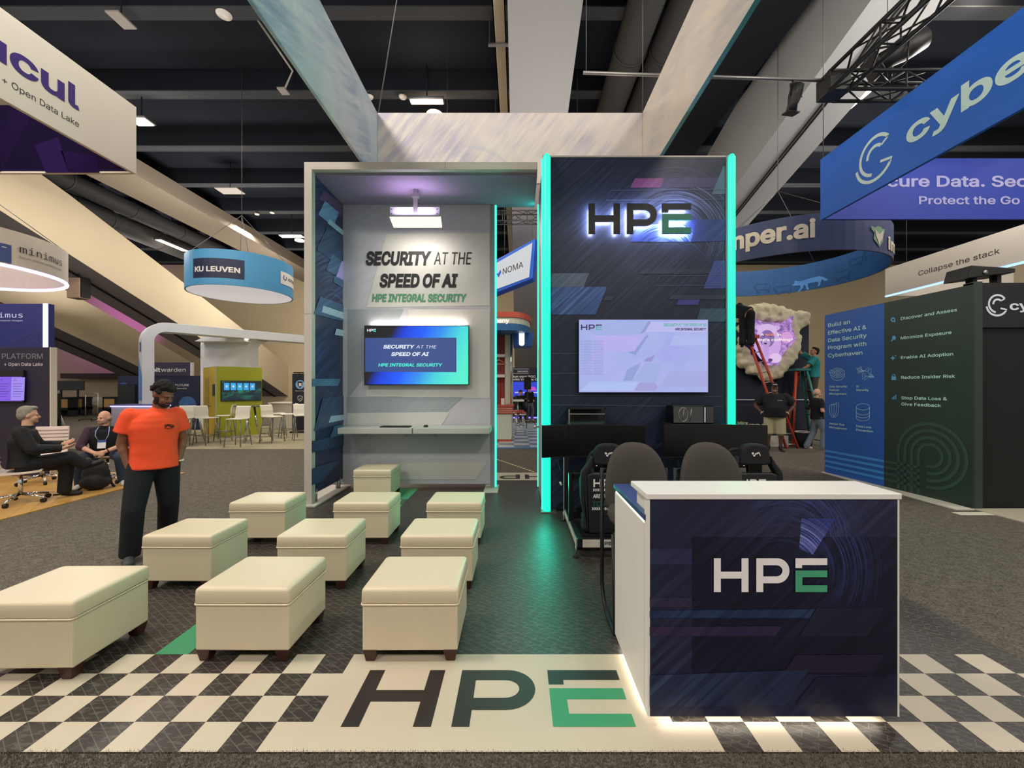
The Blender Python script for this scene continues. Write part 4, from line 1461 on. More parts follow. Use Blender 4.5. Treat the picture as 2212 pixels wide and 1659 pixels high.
wolf = mt('wolf_blue', '#5fa6f0', 0.5)
inner([(570, 572), (585, 555), (588, 536), (600, 545), (622, 548), (680, 538), (725, 535), (740, 560), (725, 575), (660, 572), (625, 580), (600, 576)], wolf)
inner([(620, 575), (640, 572), (632, 600), (610, 628), (602, 622), (618, 600)], wolf)
inner([(640, 572), (662, 570), (660, 590), (668, 618), (655, 620), (648, 592)], wolf)
inner([(715, 570), (738, 558), (735, 580), (728, 604), (712, 606), (722, 588)], wolf)
inner([(725, 536), (750, 548), (780, 575), (760, 578), (738, 562)], wolf)
dim = mt('sheep_line', '#2a5586', 0.55)
for cx, cy, s in ((400, 560, 0.9), (520, 590, 0.9), (860, 560, 0.9), (950, 500, 0.8), (1040, 480, 0.7)):
    k = 0.2993 * Y_ / F
    rr = IR - 0.052
    ribbon(b, [(cx + x * s, cy + y * s) for x, y in ((-55, -20), (-40, -28), (0, -24), (40, -28), (52, -5), (45, 20), (42, 45), (34, 45), (30, 22), (-20, 22), (-25, 45), (-34, 45), (-38, 18), (-52, 5), (-55, -20))], 4,
           lambda u, v: (IC[0] + rr * math.cos(a_ - (u - 675) * k * 1.1 / rr), IC[1] + rr * math.sin(a_ - (u - 675) * k * 1.1 / rr), gz(614, Y_) - (v - 580) * k), dim)
b.build('animal_print', t, True)

# white long sign far right
WX = 11.6
wy0 = WX * F / (1912 - CX)
wz0, wz1 = gz(640, wy0), gz(575, 13.0)
t = thing('hanging_sign', 'long white hanging sign with black lettering and blue glowing lower edge at far right', 'hanging sign', (WX + 1, wy0 - 3, wz0))
MB().box((WX, 5.0, wz0), (WX + 0.05, wy0, wz1), vinyl_w).build('side_panel', t, True, 0.004)
MB().box((WX + 0.05, wy0 - 0.05, wz0), (WX + 4, wy0, wz1), vinyl_w).build('back_panel', t, True, 0.004)
b = MB()
text_side(b, 'Collapse the stack', (1984, 596), (2160, 546), 14.5, WX, ink_dark, 0.0, 0, -0.004)
b.build('lettering', t, True)
MB().box((WX - 0.01, 5.0, wz0 - 0.03), (WX + 0.05, wy0, wz0 + 0.015), em('blue_edge', '#8fb4ff', 2.2)).build('light_strip', t, True)
hang(t, 11.7, [(WX + 0.02, 7.0, wz1), (WX + 0.02, 9.6, wz1), (WX + 0.02, 12.6, wz1)], cable_m)

# ------------------------------------------------------------------ truss, pipe and spotlights at the upper right
def truss(t, p0, p1, w, mat, r=0.03, step=0.45):
    p0, p1 = Vector(p0), Vector(p1)
    d = (p1 - p0)
    L = d.length
    d.normalize()
    s = d.cross(Vector((0, 0, 1))).normalized() * (w / 2)
    up = Vector((0, 0, w / 2))
    ch = [s + up, s - up, -s - up, -s + up]
    for c in ch:
        MB().tube([tuple(p0 + c), tuple(p1 + c)], r, mat, 8).build('chord', t, True)
    n = max(2, int(L / step))
    b = MB()
    for i in range(n):
        a, e = p0 + d * (L * i / n), p0 + d * (L * (i + 1) / n)
        for k in range(4):
            q0, q1 = (ch[k], ch[(k + 1) % 4]) if i % 2 == 0 else (ch[(k + 1) % 4], ch[k])
            b.tube([tuple(a + q0), tuple(e + q1)], r * 0.5, mat, 6)
        if i % 2 == 0:
            for k in range(4):
                b.tube([tuple(a + ch[k]), tuple(a + ch[(k + 1) % 4])], r * 0.5, mat, 6)
    b.build('lattice', t, True)


truss_m = mt('truss_black', '#1d1d1e', 0.5, var=0.15)
tc_ = Vector(at(1800, 186, 7.0))
t = thing('lighting_truss', 'black lattice truss corner hung above the blue corner sign', 'truss', tuple(tc_))
truss(t, tc_ + Vector((0.1, 0, 0)), tc_ + Vector((4.5, 0, 0)), 0.30, truss_m)
truss(t, tc_ + Vector((0, -0.1, 0)), tc_ + Vector((0.1, -3.4, 0)), 0.30, truss_m)
MB().box(tc_ - Vector((0.17, 0.17, 0.17)), tc_ + Vector((0.17, 0.17, 0.17)), truss_m).build('corner_block', t, True, 0.01)
hang(t, 10.49, [tuple(tc_ + Vector((0.9, 0, 0.15))), tuple(tc_ + Vector((0.06, -1.6, 0.15)))], cable_m)
pa, pb = Vector(at(1260, 157, 7.05)), Vector(at(1782, 174, 7.05))
o = MB().tube([tuple(pa), tuple(pb)], 0.028, mt('grey_pipe', '#8f8d8a', 0.4, 0.7), 10).build('lighting_pipe')
tag(o, 'long grey steel pipe running from the hanging frame to the truss corner', 'pipe')
MB().tube([tuple(pa + Vector((0.05, 0, 0))), tuple(pa + Vector((0.05, 0, 9.3 - pa.z)))], 0.006, cable_m, 6).build('cable', o)


def spotlight(label, p, aim, s, yoke_up, lit=False):
    """Theatre spotlight: barrel along aim, yoke and clamp above."""
    t = thing('spotlight', label, 'spotlight', p, 0, 'stage spotlights')
    a = Vector(aim).normalized()
    MB().tube([tuple(a * (-0.30 * s)), tuple(a * (-0.27 * s)), tuple(a * (-0.05 * s)), tuple(a * (0.12 * s)), tuple(a * (0.30 * s))], [0.09 * s, 0.135 * s, 0.14 * s, 0.11 * s, 0.115 * s], black, 18).build('barrel', t)
    x = a.cross(Vector((0, 0, 1))).normalized()
    y = x.cross(a)
    MB().tube([tuple(a * (0.30 * s)), tuple(a * (0.33 * s))], [0.19 * s, 0.19 * s], black, 4).build('front_frame', t)
    MB().tube([tuple(a * (-0.305 * s)), tuple(a * (-0.30 * s))], [0.05 * s, 0.05 * s], em('spot_rear', '#ffb98a', 0.9) if lit else steel, 16).build('rear_cap', t)
    MB().tube([tuple(a * (-0.02 * s) + x * 0.146 * s), tuple(x * 0.15 * s + Vector((0, 0, yoke_up * 0.8))), tuple(-x * 0.15 * s + Vector((0, 0, yoke_up * 0.8))), tuple(a * (-0.02 * s) - x * 0.146 * s)], 0.012, black, 6).build('yoke', t)
    MB().box((-0.03, -0.03, yoke_up * 0.78), (0.03, 0.03, yoke_up + 0.03), black).build('clamp', t)
    MB().tube([tuple(a * (-0.2 * s) + x * 0.1), tuple(x * 0.2 + Vector((0, 0, yoke_up * 0.3))), tuple(x * 0.14 + Vector((0, 0, yoke_up * 0.9))), (0.05, 0, yoke_up)], 0.008, black, 6).build('cord', t)
    return t


spotlight('black spotlight with a glowing rear clamped under the grey pipe', at(1716, 212, 7.05), (-0.12, 0.25, -1.0), 0.72, 0.26, True)
spotlight('big black spotlight on top of the truss pointing up left', tuple(Vector(at(1942, 112, 7.0))), (-0.9, 0.2, -0.5), 1.35, -0.36)
# ------------------------------------------------------------------ racing simulators behind the counter
seat_blk = mt('seat_black', '#15161a', 0.7, var=0.1)
seat_grey = mt('seat_shell', '#232428', 0.35, var=0.1)
strip_w = mt('rig_white', '#d6cfc0', 0.5)
alu = mt('rig_alu', '#2a2c2e', 0.35, 0.5)


def bow(x0, x1, y, depth, n=12):
    return [(x0 + (x1 - x0) * i / n, y + depth * (1 - (2 * i / n - 1) ** 2)) for i in range(n + 1)]


def sim_rig(cx, label, first):
    t = thing('racing_simulator', label, 'racing simulator', (cx, 4.5, 0.006), 0, 'racing simulators')
    L = lambda x, y, z: (x, y - 4.5, z)
    # rails
    for sx in (-1, 1):
        xo = sx * 0.30
        MB().box(L(xo - 0.03, 3.99, 0.06), L(xo + 0.03, 5.12, 0.15), alu).build('side_rail', t, bevel=0.003)
        MB().box(L(xo + sx * 0.031, 4.03, 0.075), L(xo + sx * 0.034, 5.05, 0.14), strip_w).build('side_label', t)
    MB().box(L(-0.33, 3.955, 0.095), L(0.33, 3.99, 0.18), alu).build('front_rail', t, bevel=0.003)
    b = MB().box(L(-0.285, 3.951, 0.10), L(0.285, 3.955, 0.172), strip_w)
    b.build('front_label', t)
    b = MB()
    p0 = Vector(L(-0.12, 3.949, 0.122))
    logo_map(b, lambda u, v: tuple(p0 + Vector((u * 0.032, 0, v * 0.032))), ink_dark, ink_dark)
    b.build('label_logo', t)
    MB().box(L(-0.3, 4.95, 0.06), L(0.3, 5.02, 0.13), alu).build('cross_rail', t)
    for sx in (-1, 1):
        for y in (3.97, 5.06):
            f = MB()
            f.tube([L(sx * 0.28, y, 0.10), L(sx * 0.345, y, 0.10)], 0.008, alu, 8).tube([L(sx * 0.345, y, 0.11), L(sx * 0.345, y, 0.02)], 0.007, steel, 8)
            f.lathe([(0.03, 0.0), (0.03, 0.008), (0.018, 0.02), (0.008, 0.03)], L(sx * 0.345, y, 0.0), soft_black, 14)
            f.build('levelling_foot', t)
    # monitor uprights and curved monitor
    for sx in (-1, 1):
        xo = sx * 0.31
        MB().box(L(xo - 0.03, 5.04, 0.06), L(xo + 0.03, 5.10, 0.80), alu).build('upright', t, bevel=0.003)
        MB().box(L(xo - 0.034, 5.035, 0.02), L(xo - 0.028, 5.042, 0.78), strip_w).build('upright_edge', t)
    zb, zt = 0.770, 1.155
    fr, bk = bow(-0.61, 0.61, 4.96, 0.10), bow(-0.61, 0.61, 5.0, 0.10)
    m = MB()
    rs = [[L(a[0], a[1], zb), L(a[0], a[1], zt), L(q[0], q[1], zt), L(q[0], q[1], zb)] for a, q in zip(fr, bk)]
    m.rings(rs, black, smooth=False)
    mo = m.build('monitor', t)
    d = MB()
    for i in range(len(fr) - 1):
        a, q = fr[i], fr[i + 1]
        d.add([L(a[0], a[1] - 0.003, zb + 0.012), L(q[0], q[1] - 0.003, zb + 0.012), L(q[0], q[1] - 0.003, zt - 0.008), L(a[0], a[1] - 0.003, zt - 0.008)], [(0, 1, 2, 3)], mt('screen_off', '#0a0c0e', 0.28, spec=0.5), True)
    d.build('panel', mo)
    MB().box(L(-0.32, 5.06, 0.88), L(0.32, 5.10, 0.96), alu).build('monitor_bar', t)
    MB().tube([L(-0.42, 5.04, 0.78), L(-0.40, 5.05, 0.66), L(-0.37, 5.05, 0.6), L(-0.42, 5.04, 0.5)], 0.005, soft_black, 6).tube([L(-0.39, 5.04, 0.47), L(-0.37, 5.04, 0.43)], 0.012, strip_w, 6).build('dangling_cord', t)
    # wheel deck, wheel, pedals
    MB().box(L(-0.30, 4.60, 0.60), L(0.30, 4.68, 0.66), alu).build('wheel_deck', t, bevel=0.004)
    for sx in (-1, 1):
        MB().box(L(sx * 0.31 - 0.025, 4.6, 0.1), L(sx * 0.31 + 0.025, 4.66, 0.66), alu).build('wheel_post', t)
    MB().box(L(-0.08, 4.55, 0.66), L(0.08, 4.80, 0.80), black).build('wheel_base', t, bevel=0.015)
    wc = Vector(L(0, 4.47, 0.80))
    w = MB().tube([tuple(wc + Vector((0.15 * math.cos(2 * PI * k / 28), 0.03 * math.sin(2 * PI * k / 28), 0.14 * math.sin(2 * PI * k / 28)))) for k in range(28)], 0.017, soft_black, 8, closed=True)
    w.box(tuple(wc + Vector((-0.13, -0.01, -0.05))), tuple(wc + Vector((0.13, 0.02, 0.06))), black)
    wo = w.build('steering_wheel', t)
    k_ = MB()
    for i, (dx, dz) in enumerate(((-0.10, 0.035), (-0.07, 0.05), (-0.10, 0.0), (-0.06, -0.03), (0.10, 0.035), (0.07, 0.05), (0.10, 0.0), (0.06, -0.03), (0.0, 0.04))):
        k_.lathe([(0.001, 0), (0.010, 0.0), (0.010, 0.012), (0.001, 0.012)], tuple(wc + Vector((dx, -0.01, dz))), chrome if i % 2 else steel, 10, 'Y')
    k_.build('buttons', wo)
    MB().tube([tuple(wc), tuple(wc + Vector((0, 0.1, 0)))], 0.03, black, 10).build('wheel_shaft', t)
    MB().box(L(-0.2, 4.92, 0.15), L(0.2, 5.0, 0.2), alu).build('pedal_plate', t)
    for x in (-0.12, 0.0, 0.12):
        MB().box(L(x - 0.03, 4.88, 0.18), L(x + 0.03, 4.9, 0.32), steel).build('pedal', t, bevel=0.003)
    # seat, seen from behind
    ys = 4.12
    P = lambda x, z, dy=0.0: L(x, ys + dy, z)
    hd = [(-0.155, 0.845), (-0.135, 0.99), (-0.105, 1.03), (-0.05, 1.045), (0.05, 1.045), (0.105, 1.03), (0.135, 0.99), (0.155, 0.845), (0.09, 0.835), (-0.09, 0.835)]
    MB().prism([P(x, z) for x, z in hd], (0, 0.09, 0), seat_blk).build('headrest', t, bevel=0.022, seg=3)
    for sx in (-1, 1):
        br = [(sx * 0.155, 0.93), (sx * 0.155, 0.84), (sx * 0.215, 0.73), (sx * 0.235, 0.64), (sx * 0.275, 0.70), (sx * 0.265, 0.77), (sx * 0.20, 0.86)]
        MB().prism([P(x, z) for x, z in (br if sx < 0 else br[::-1])], (0, 0.10, 0), seat_blk).build('shoulder_bar', t, bevel=0.018)
        bo = [(sx * 0.21, 0.76), (sx * 0.275, 0.70), (sx * 0.27, 0.5), (sx * 0.24, 0.34), (sx * 0.265, 0.2), (sx * 0.20, 0.18)]
        MB().prism([P(x, z) for x, z in (bo if sx < 0 else bo[::-1])], (0, 0.15, 0), seat_blk).build('bolster', t, bevel=0.02)
    MB().prism([P(x, z, 0.01) for x, z in ((-0.07, 0.85), (-0.07, 0.74), (0.07, 0.74), (0.07, 0.85))], (0, 0.05, 0), black_gloss).build('centre_strap', t, bevel=0.01)
    MB().prism([P(x, z, 0.0) for x, z in ((-0.215, 0.745), (-0.16, 0.765), (0.16, 0.765), (0.215, 0.745), (0.195, 0.17), (-0.195, 0.17))], (0, 0.05, 0), seat_grey).build('back_cover', t, bevel=0.015)
    MB().prism([P(x, z, 0.05) for x, z in ((-0.21, 0.26), (-0.21, 0.17), (0.21, 0.17), (0.21, 0.26))], (0, 0.42, 0), seat_blk).build('seat_pan', t, bevel=0.03)
    MB().box(L(-0.24, 4.1, 0.13), L(0.24, 4.55, 0.165), alu).build('seat_mount', t)
    # emblem on the headrest
    e = MB()
    ew = mt('emblem_white', '#e3e3e0', 0.5)
    for pts in (((-0.045, 0.965), (-0.025, 0.965), (-0.022, 0.945), (-0.04, 0.945)), ((-0.03, 0.94), (-0.012, 0.94), (-0.010, 0.925), (-0.028, 0.925)), ((-0.012, 0.955), (0.006, 0.965), (0.0, 0.94), (-0.014, 0.94)),
                ((0.0, 0.962), (0.03, 0.968), (0.018, 0.948), (-0.004, 0.948)), ((0.03, 0.968), (0.045, 0.930), (0.038, 0.930), (0.022, 0.962))):
        e.poly([P(x, z, -0.004) for x, z in pts], ew)
    e.build('emblem', t)
    # printing on the cover
    pr_ = MB()
    q0 = Vector(P(-0.155, 0.625, -0.004))
    logo_map(pr_, lambda u, v: tuple(q0 + Vector((u * 0.25 / LOGO_W, 0, v * 0.078))), ew, mat_green)
    pr_.build('cover_logo', t)
    pr_ = MB()
    text_at(pr_, 'ARE YOU READY', P(-0.160, 0.520, -0.004), P(0.15, 0.520, -0.004), 0.052, ew, 0.03, 0.17)
    pr_.build('lettering', t)
    pr_ = MB()
    text_at(pr_, 'TO RACE?', P(-0.165, 0.437, -0.004), P(0.15, 0.437, -0.004), 0.068, mt('seat_green', '#28574a', 0.6), 0.03, 0.17)
    pr_.build('lettering', t)
    for z, x in ((0.585, -0.16), (0.402, -0.17)):
        pr_ = MB()
        for i in range(14):
            a = x + i * 0.021
            pr_.poly([P(a, z, -0.004), P(a + 0.012, z, -0.004), P(a + 0.02, z + 0.013, -0.004), P(a + 0.008, z + 0.013, -0.004)], ew)
            pr_.poly([P(a + 0.008, z + 0.013, -0.004), P(a + 0.02, z + 0.013, -0.004), P(a + 0.012, z + 0.026, -0.004), P(a, z + 0.026, -0.004)], ew)
        pr_.build('chevron_stripe', t)
    return t


sim_rig(0.895, 'racing simulator at left with curved monitor and lettered black seat', True)
sim_rig(2.33, 'racing simulator at right behind the second stool, its seat showing beside the counter', False)

# computers on small wall shelves above the monitors
for k, (x0, x1, zt, lab, lab2) in enumerate(((gx(1228, 5.2), gx(1308, 5.2), gz(881, 5.2), 'open black computer frame above the left monitor', 'narrow black wall shelf under the open computer frame'),
                                             (gx(1452, 5.2), gx(1542, 5.2), gz(876, 5.2), 'glossy black computer case with glass front above the right monitor', 'narrow black wall shelf under the glossy computer case'))):
    zb = zt - 0.225
    cx = (x0 + x1) / 2
    s_ = thing('wall_shelf', lab2, 'shelf', (cx, 5.38, zb - 0.03), 0, 'black wall shelves')
    MB().box((-(x1 - x0) / 2 - 0.03, -0.2, 0), ((x1 - x0) / 2 + 0.03, 0.112, 0.03), soft_black).build('board', s_)
    MB().box((-0.02, 0.0, -0.12), (0.02, 0.112, 0.0), soft_black).build('bracket', s_)
    c = thing('computer_case', lab, 'computer', (cx, 5.28, zb), 0, 'computers above the monitors')
    w = (x1 - x0) / 2
    if k == 0:
        for x in (-w, w - 0.015):
            for y in (-0.09, 0.14):
                MB().box((x, y, 0), (x + 0.015, y + 0.015, 0.225), steel if x < 0 and y < 0 else black).build('frame_post', c)
        MB().box((-w, -0.09, 0.21), (w, 0.155, 0.225), black).build('top_panel', c)
        MB().box((-w, -0.085, 0.0), (w, 0.155, 0.05), mt('case_low', '#2c3c40', 0.4)).build('base', c)
        MB().box((-w + 0.02, 0.12, 0.05), (w - 0.02, 0.14, 0.2), soft_black).build('board_tray', c)
        MB().box((-w + 0.01, -0.092, 0.145), (w - 0.01, -0.07, 0.155), steel).build('crossbar', c)
    else:
        MB().box((-w, -0.09, 0), (w, 0.155, 0.225), black_gloss).build('body', c, bevel=0.012)
        MB().box((-w + 0.012, -0.096, 0.012), (w * 0.45, -0.090, 0.213), mt('case_glass', '#0b0c0f', 0.03, spec=0.9, coat=0.6)).build('glass_front', c)
        MB().box((w * 0.52, -0.096, 0.02), (w * 0.58, -0.09, 0.205), mt('case_shine', '#c8c8cc', 0.3)).build('front_trim', c)
        MB().box((w * 0.62, -0.094, 0.012), (w - 0.01, -0.09, 0.21), mt('case_side', '#3b3d42', 0.25)).build('front_cover', c)
        f_ = MB()
        for i in range(3):
            f_.tube([(-w + 0.13 + 0.055 * math.cos(2 * PI * j / 20), -0.098, 0.115 + 0.085 * math.sin(2 * PI * j / 20)) for j in range(20)] if i == 0 else [(-w + 0.03 + i * 0.09, -0.098, 0.03), (-w + 0.05 + i * 0.09, -0.098, 0.19)], 0.004, steel, 6, closed=(i == 0))
        f_.build('fan_ring', c)

# ------------------------------------------------------------------ upholstered bar stools behind the counter
fab = mt('stool_fabric', '#48443f', 0.9, var=0.12, scale=60, bump=0.2, bscale=300)


def make_stool():
    t = thing('bar_stool', 'x', 'stool', (0, 0, 0), 0, 'bar stools behind the counter')
    # curved backrest: half ellipse outline bent around the sitter
    n = 18
    out = []
    for i in range(n + 1):
        a = PI * i / n
        s_ = abs(math.cos(a))
        out.append((-0.228 * math.copysign(s_ ** 0.8, math.cos(a)), 0.79 + 0.40 * math.sin(a) ** 0.72))
    out += [(0.215, 0.72), (-0.215, 0.72)]
    fr, bk = MB(), None

    def P(x, z, d):
        return (x, 0.20 + d - 0.10 * (x / 0.23) ** 2, z)
    verts, faces = [], []
    cen = [(0.0, 0.74 + (1.12 - 0.74) * i / 5) for i in range(6)]
    N = len(out)
    rings = []
    for (k, d) in ((0.15, -0.050), (0.55, -0.047), (0.88, -0.036), (0.98, -0.018), (1.0, 0.0), (0.98, 0.018), (0.88, 0.036), (0.55, 0.043), (0.15, 0.045)):
        rings.append([P(x * k, 0.94 + (z - 0.94) * k, d) for x, z in out])
    fr.rings(rings, fab)
    fr.build('backrest', t)
    s_ = MB()
    rs = []
    for k, z in ((0.86, 0.665), (0.97, 0.675), (1.0, 0.70), (0.99, 0.735), (0.93, 0.757), (0.7, 0.766), (0.2, 0.768)):
        rs.append([(0.225 * k * math.copysign(abs(math.cos(a)) ** 0.7, math.cos(a)), -0.03 + 0.215 * k * math.copysign(abs(math.sin(a)) ** 0.7, math.sin(a)), z) for a in [2 * PI * j / 28 for j in range(28)]])
    s_.rings(rs, fab).build('seat', t)
    for sx in (-1, 1):
        x = sx * 0.235
        MB().tube([(x, 0.17, 1.0), (x, 0.17, 0.30), (x, 0.175, 0.17), (x, 0.14, 0.09), (x, 0.03, 0.022), (x, -0.05, 0.012), (x, -0.24, 0.012), (x, -0.26, 0.03), (x, -0.2, 0.64)], 0.015, black, 10).build('leg', t)
        MB().tube([(x, 0.17, 0.99), (sx * 0.20, 0.175, 0.99)], 0.010, black, 8).build('back_bolt', t)
    MB().tube([(-0.235, -0.2, 0.64), (0.235, -0.2, 0.64)], 0.011, black, 8).tube([(-0.235, 0.17, 0.655), (0.235, 0.17, 0.655)], 0.011, black, 8).build('seat_rail', t)
    MB().tube([(-0.235, -0.235, 0.28), (0.235, -0.235, 0.28)], 0.011, black, 8).build('footrest', t)
    return t


st = make_stool()
st.location = (0.860, 2.95, 0.0065)
st['label'] = 'dark grey bar stool behind the counter in front of the left simulator'
s2 = copy_tree(st)
s2.location = (1.402, 2.95, 0.0065)
s2['label'] = 'dark grey bar stool behind the counter between the two simulator seats'

# ------------------------------------------------------------------ blue and green stand at the right
A, B = Vector((5.79, 7.95, 0)), Vector((6.02, 5.57, 0))


def wall_t(px):
    k = (px - CX) / F
    d = B - A
    return (k * A.y - A.x) / (d.x - k * d.y)


nrm = Vector((-1, -0.0966, 0)).normalized()


def wp(px, z, off=0.004):
    p = A + (B - A) * wall_t(px) + nrm * off
    return Vector((p.x, p.y, z))


def wz(px, py):
    p = A + (B - A) * wall_t(px)
    return gz(py, p.y)


c7 = lambda x: 1740 + x * 0.3134
d7 = lambda y: 620 + y * 0.3134
st_ = thing('side_stand', 'tall blue and dark green lettered stand wall at the right behind the counter', 'exhibition stand', (6.0, 6.8, 0))
blu = mt('panel_blue', '#1f55a6', 0.5, var=0.05)
gre = mt('panel_green', '#1f2f2b', 0.5, var=0.1)
M_ = A + (B - A) * 0.488
ZW = 2.97
bk = -nrm * 0.08
MB().prism([A, M_, M_ + Vector((0, 0, ZW)), A + Vector((0, 0, ZW))], bk, blu).build('blue_panel', st_, True)
MB().prism([M_, B, B + Vector((0, 0, ZW)), M_ + Vector((0, 0, ZW))], bk, gre).build('green_panel', st_, True)
tx = mt('panel_text', '#bfe2dc', 0.5)
txb = mt('panel_text_blue', '#a9cbe0', 0.5)
icn = mt('panel_icon', '#5a9ccc', 0.5)
for s_, x0, y0, x1 in (('Build an', 157, 277, 308), ('Effective AI &', 157, 329, 421), ('Data Security', 157, 381, 423), ('Program with', 157, 432, 420), ('Cyberhaven', 157, 485, 394)):
    z = wz(c7(x0), d7(y0))
    line_at(st_, s_, wp(c7(x0), z), wp(c7(x1), z), 0.095, tx, 0.012)
for s_, x0, y0, x1 in (('Data Security', 165, 692, 288), ('Posture', 165, 716, 232), ('Management', 165, 741, 285), ('AI', 350, 691, 370), ('Security', 350, 716, 438), ('Insider Risk', 166, 946, 270), ('Management', 166, 971, 287), ('Data Loss', 351, 964, 454), ('Prevention', 351, 990, 466)):
    z = wz(c7(x0), d7(y0))
    line_at(st_, s_, wp(c7(x0), z), wp(c7(x1), z), 0.048, tx, 0.01)
for s_, x0, y0, x1 in (('Discover and Assess', 658, 228, 1046), ('Minimize Exposure', 658, 362, 1008), ('Enable AI Adoption', 659, 496, 1020), ('Reduce Insider Risk', 661, 633, 1034), ('Stop Data Loss &', 662, 773, 977), ('Give Feedback', 662, 816, 937)):
    z = wz(c7(x0), d7(y0))
    line_at(st_, s_, wp(c7(x0), z), wp(c7(x1), z), 0.062, tx, 0.015)
ln = lambda u, v: tuple(wp(c7(u), wz(c7(u), d7(v))))
b = MB()
for r in (1.0, 0.72, 0.46, 0.22):
    ribbon(b, [(222 + 48 * r * math.cos(a), 592 + 33 * r * math.sin(a)) for a in [2 * PI * i / 24 for i in range(25)]], 2.6, ln, txb)
ribbon(b, [(174, 594), (176, 618), (196, 640), (222, 644), (250, 638), (270, 616), (270, 592)], 2.6, ln, txb)
ribbon(b, [(164, 590), (222, 590), (170, 570), (164, 590)], 2.6, ln, txb)


b.build('icon', st_, True)
b = MB()


def star(cx, cy, r, rot, mat, w=2.6, fill=False):
    pts = []
    for i in range(8):
        a, q = rot + i * PI / 4, r if i % 2 == 0 else r * 0.38
        pts.append((cx + q * math.cos(a), cy + q * math.sin(a)))
    if fill:
        b.poly([ln(*p) for p in pts], mat)
    else:
        ribbon(b, pts + [pts[0]], w, ln, mat)


star(415, 595, 50, 0.5, txb)
star(432, 600, 50, 0.5, txb)
star(372, 570, 26, 0.4, txb)
star(380, 573, 26, 0.4, txb)
star(452, 614, 16, 0.3, txb)
b.build('icon', st_, True)
b = MB()
for dx in (0, 14):
    ribbon(b, [(168 + dx, 815), (192 + dx, 808), (214 + dx, 795), (216 + dx, 850), (206 + dx, 885), (190 + dx, 900), (172 + dx, 880), (166 + dx, 845), (168 + dx, 815)], 2.6, ln, txb)
ribbon(b, [(200, 808), (196, 900)], 2.4, ln, txb)
b.build('icon', st_, True)
b = MB()
for y in (826, 860, 880, 900):
    ribbon(b, [(397 + 46 * math.cos(a), y + 22 * math.sin(a)) for a in [(PI * i / 16 if y > 830 else 2 * PI * i / 24) for i in range(17 if y > 830 else 25)]], 2.6, ln, txb)
for x in (351, 443):
    ribbon(b, [(x, 826), (x, 902)], 2.6, ln, txb)
b.build('icon', st_, True)
b = MB()
ribbon(b, [(605 + 12 * math.cos(a), 225 + 12 * math.sin(a)) for a in [2 * PI * i / 16 for i in range(17)]], 8, ln, icn)
ribbon(b, [(612, 232), (622, 242)], 7, ln, icn)
b.build('icon', st_, True)
b = MB()
ribbon(b, [(612 + 7 * math.cos(a), 350 + 7 * math.sin(a)) for a in [2 * PI * i / 14 for i in range(15)]], 14, ln, icn)
ribbon(b, [(606, 358), (592, 373)], 8, ln, icn)
b.build('icon', st_, True)
b = MB()
star(604, 490, 20, 0, icn, 3, True)
star(622, 474, 8, 0, icn, 3, True)
b.build('icon', st_, True)
b = MB()
b.poly([ln(594, 617), ln(626, 617), ln(626, 641), ln(594, 641)], icn)
ribbon(b, [(600, 617), (601, 607), (610, 603), (619, 607), (620, 617)], 5, ln, icn)
b.build('icon', st_, True)
b = MB()
for x, h in ((598, 14), (608, 22), (620, 32)):
    b.poly([ln(x, 774 - h), ln(x + 7, 774 - h), ln(x + 7, 774), ln(x, 774)], icn)
b.build('icon', st_, True)
b = MB()
sb = mt('panel_stripe', '#3f86cf', 0.5)
sg = mt('panel_stripe_green', '#2b443e', 0.5)
for i, z in enumerate((0.40, 0.305, 0.21, 0.115)):
    h = 0.042
    b.poly([wp(1782.5, z), wp(1909.5, z), wp(1909.5, z + h), wp(1782.5, z + h)], sb)
    b.poly([wp(1911, z), wp(1990, z), wp(1990, z + h), wp(1911, z + h)], sg)
cz = 0.62
yc = wall_t(2009.5)
for i, r in enumerate((0.46, 0.36, 0.26, 0.16)):
    Pc = lambda u, v: tuple(A + (B - A).normalized() * ((B - A).length * yc + u) + nrm * 0.004 + Vector((0, 0, cz + v)))
    ribbon(b, [(p[0], p[1]) for p in arc((0, 0), r, PI, -PI / 2, 30)] + [(-0.05, -r)], 0.045, Pc, sg)
    ribbon(b, [(-r, 0), (-r, -cz + 0.03)], 0.045, Pc, sg)
b.build('stripes', st_, True)
# front fascia and black recess
MB().box((6.02, 5.57, 2.40), (8.6, 5.69, 2.99), soft_black).build('fascia', st_, True)
MB().box((6.03, 5.60, 0.02), (8.6, 5.68, 2.40), mt('recess_black', '#0c0c0d', 0.8)).build('recess', st_, True)
MB().box((6.02, 5.55, 0.0), (6.12, 5.70, 3.0), mt('corner_grey', '#2e3835', 0.5)).build('corner_post', st_, True)
b = MB()
lw = em('fascia_white', '#d8dcdc', 0.75)
swoosh(b, lambda u, v: (gx(2156, 5.56) + u, 5.565, gz(656, 5.56) + v), 0.125, lw, 0.2)
text_px(b, 'cyberhaven', 2181, 2390, 669, 644, 5.565, lw, 0.03)
b.build('lettering', st_, True)
b = MB().box((6.0, 5.0, 0.0), (9.0, 5.56, 0.012), mt('stand_floor', '#b0a793', 0.5))
b.build('floor_panel', st_, True)
MB().box((5.74, 5.52, 0.0), (5.98, 7.97, 0.014), mt('edge_white', '#c9c3b6', 0.5)).build('floor_edge', st_, True)
o = MB().box((gx(2062, 5.38), 5.30, 0.0), (gx(2140, 5.35), 5.42, 0.004), mt('floor_label', '#cfc8ba', 0.6)).build('floor_label')
tag(o, 'white paper strip on the carpet beside the right stand', 'paper')
f_ = thing('flood_lamp', 'black wedge flood lamp fixed on top of the right stand', 'lamp', (6.55, 5.9, 2.99))
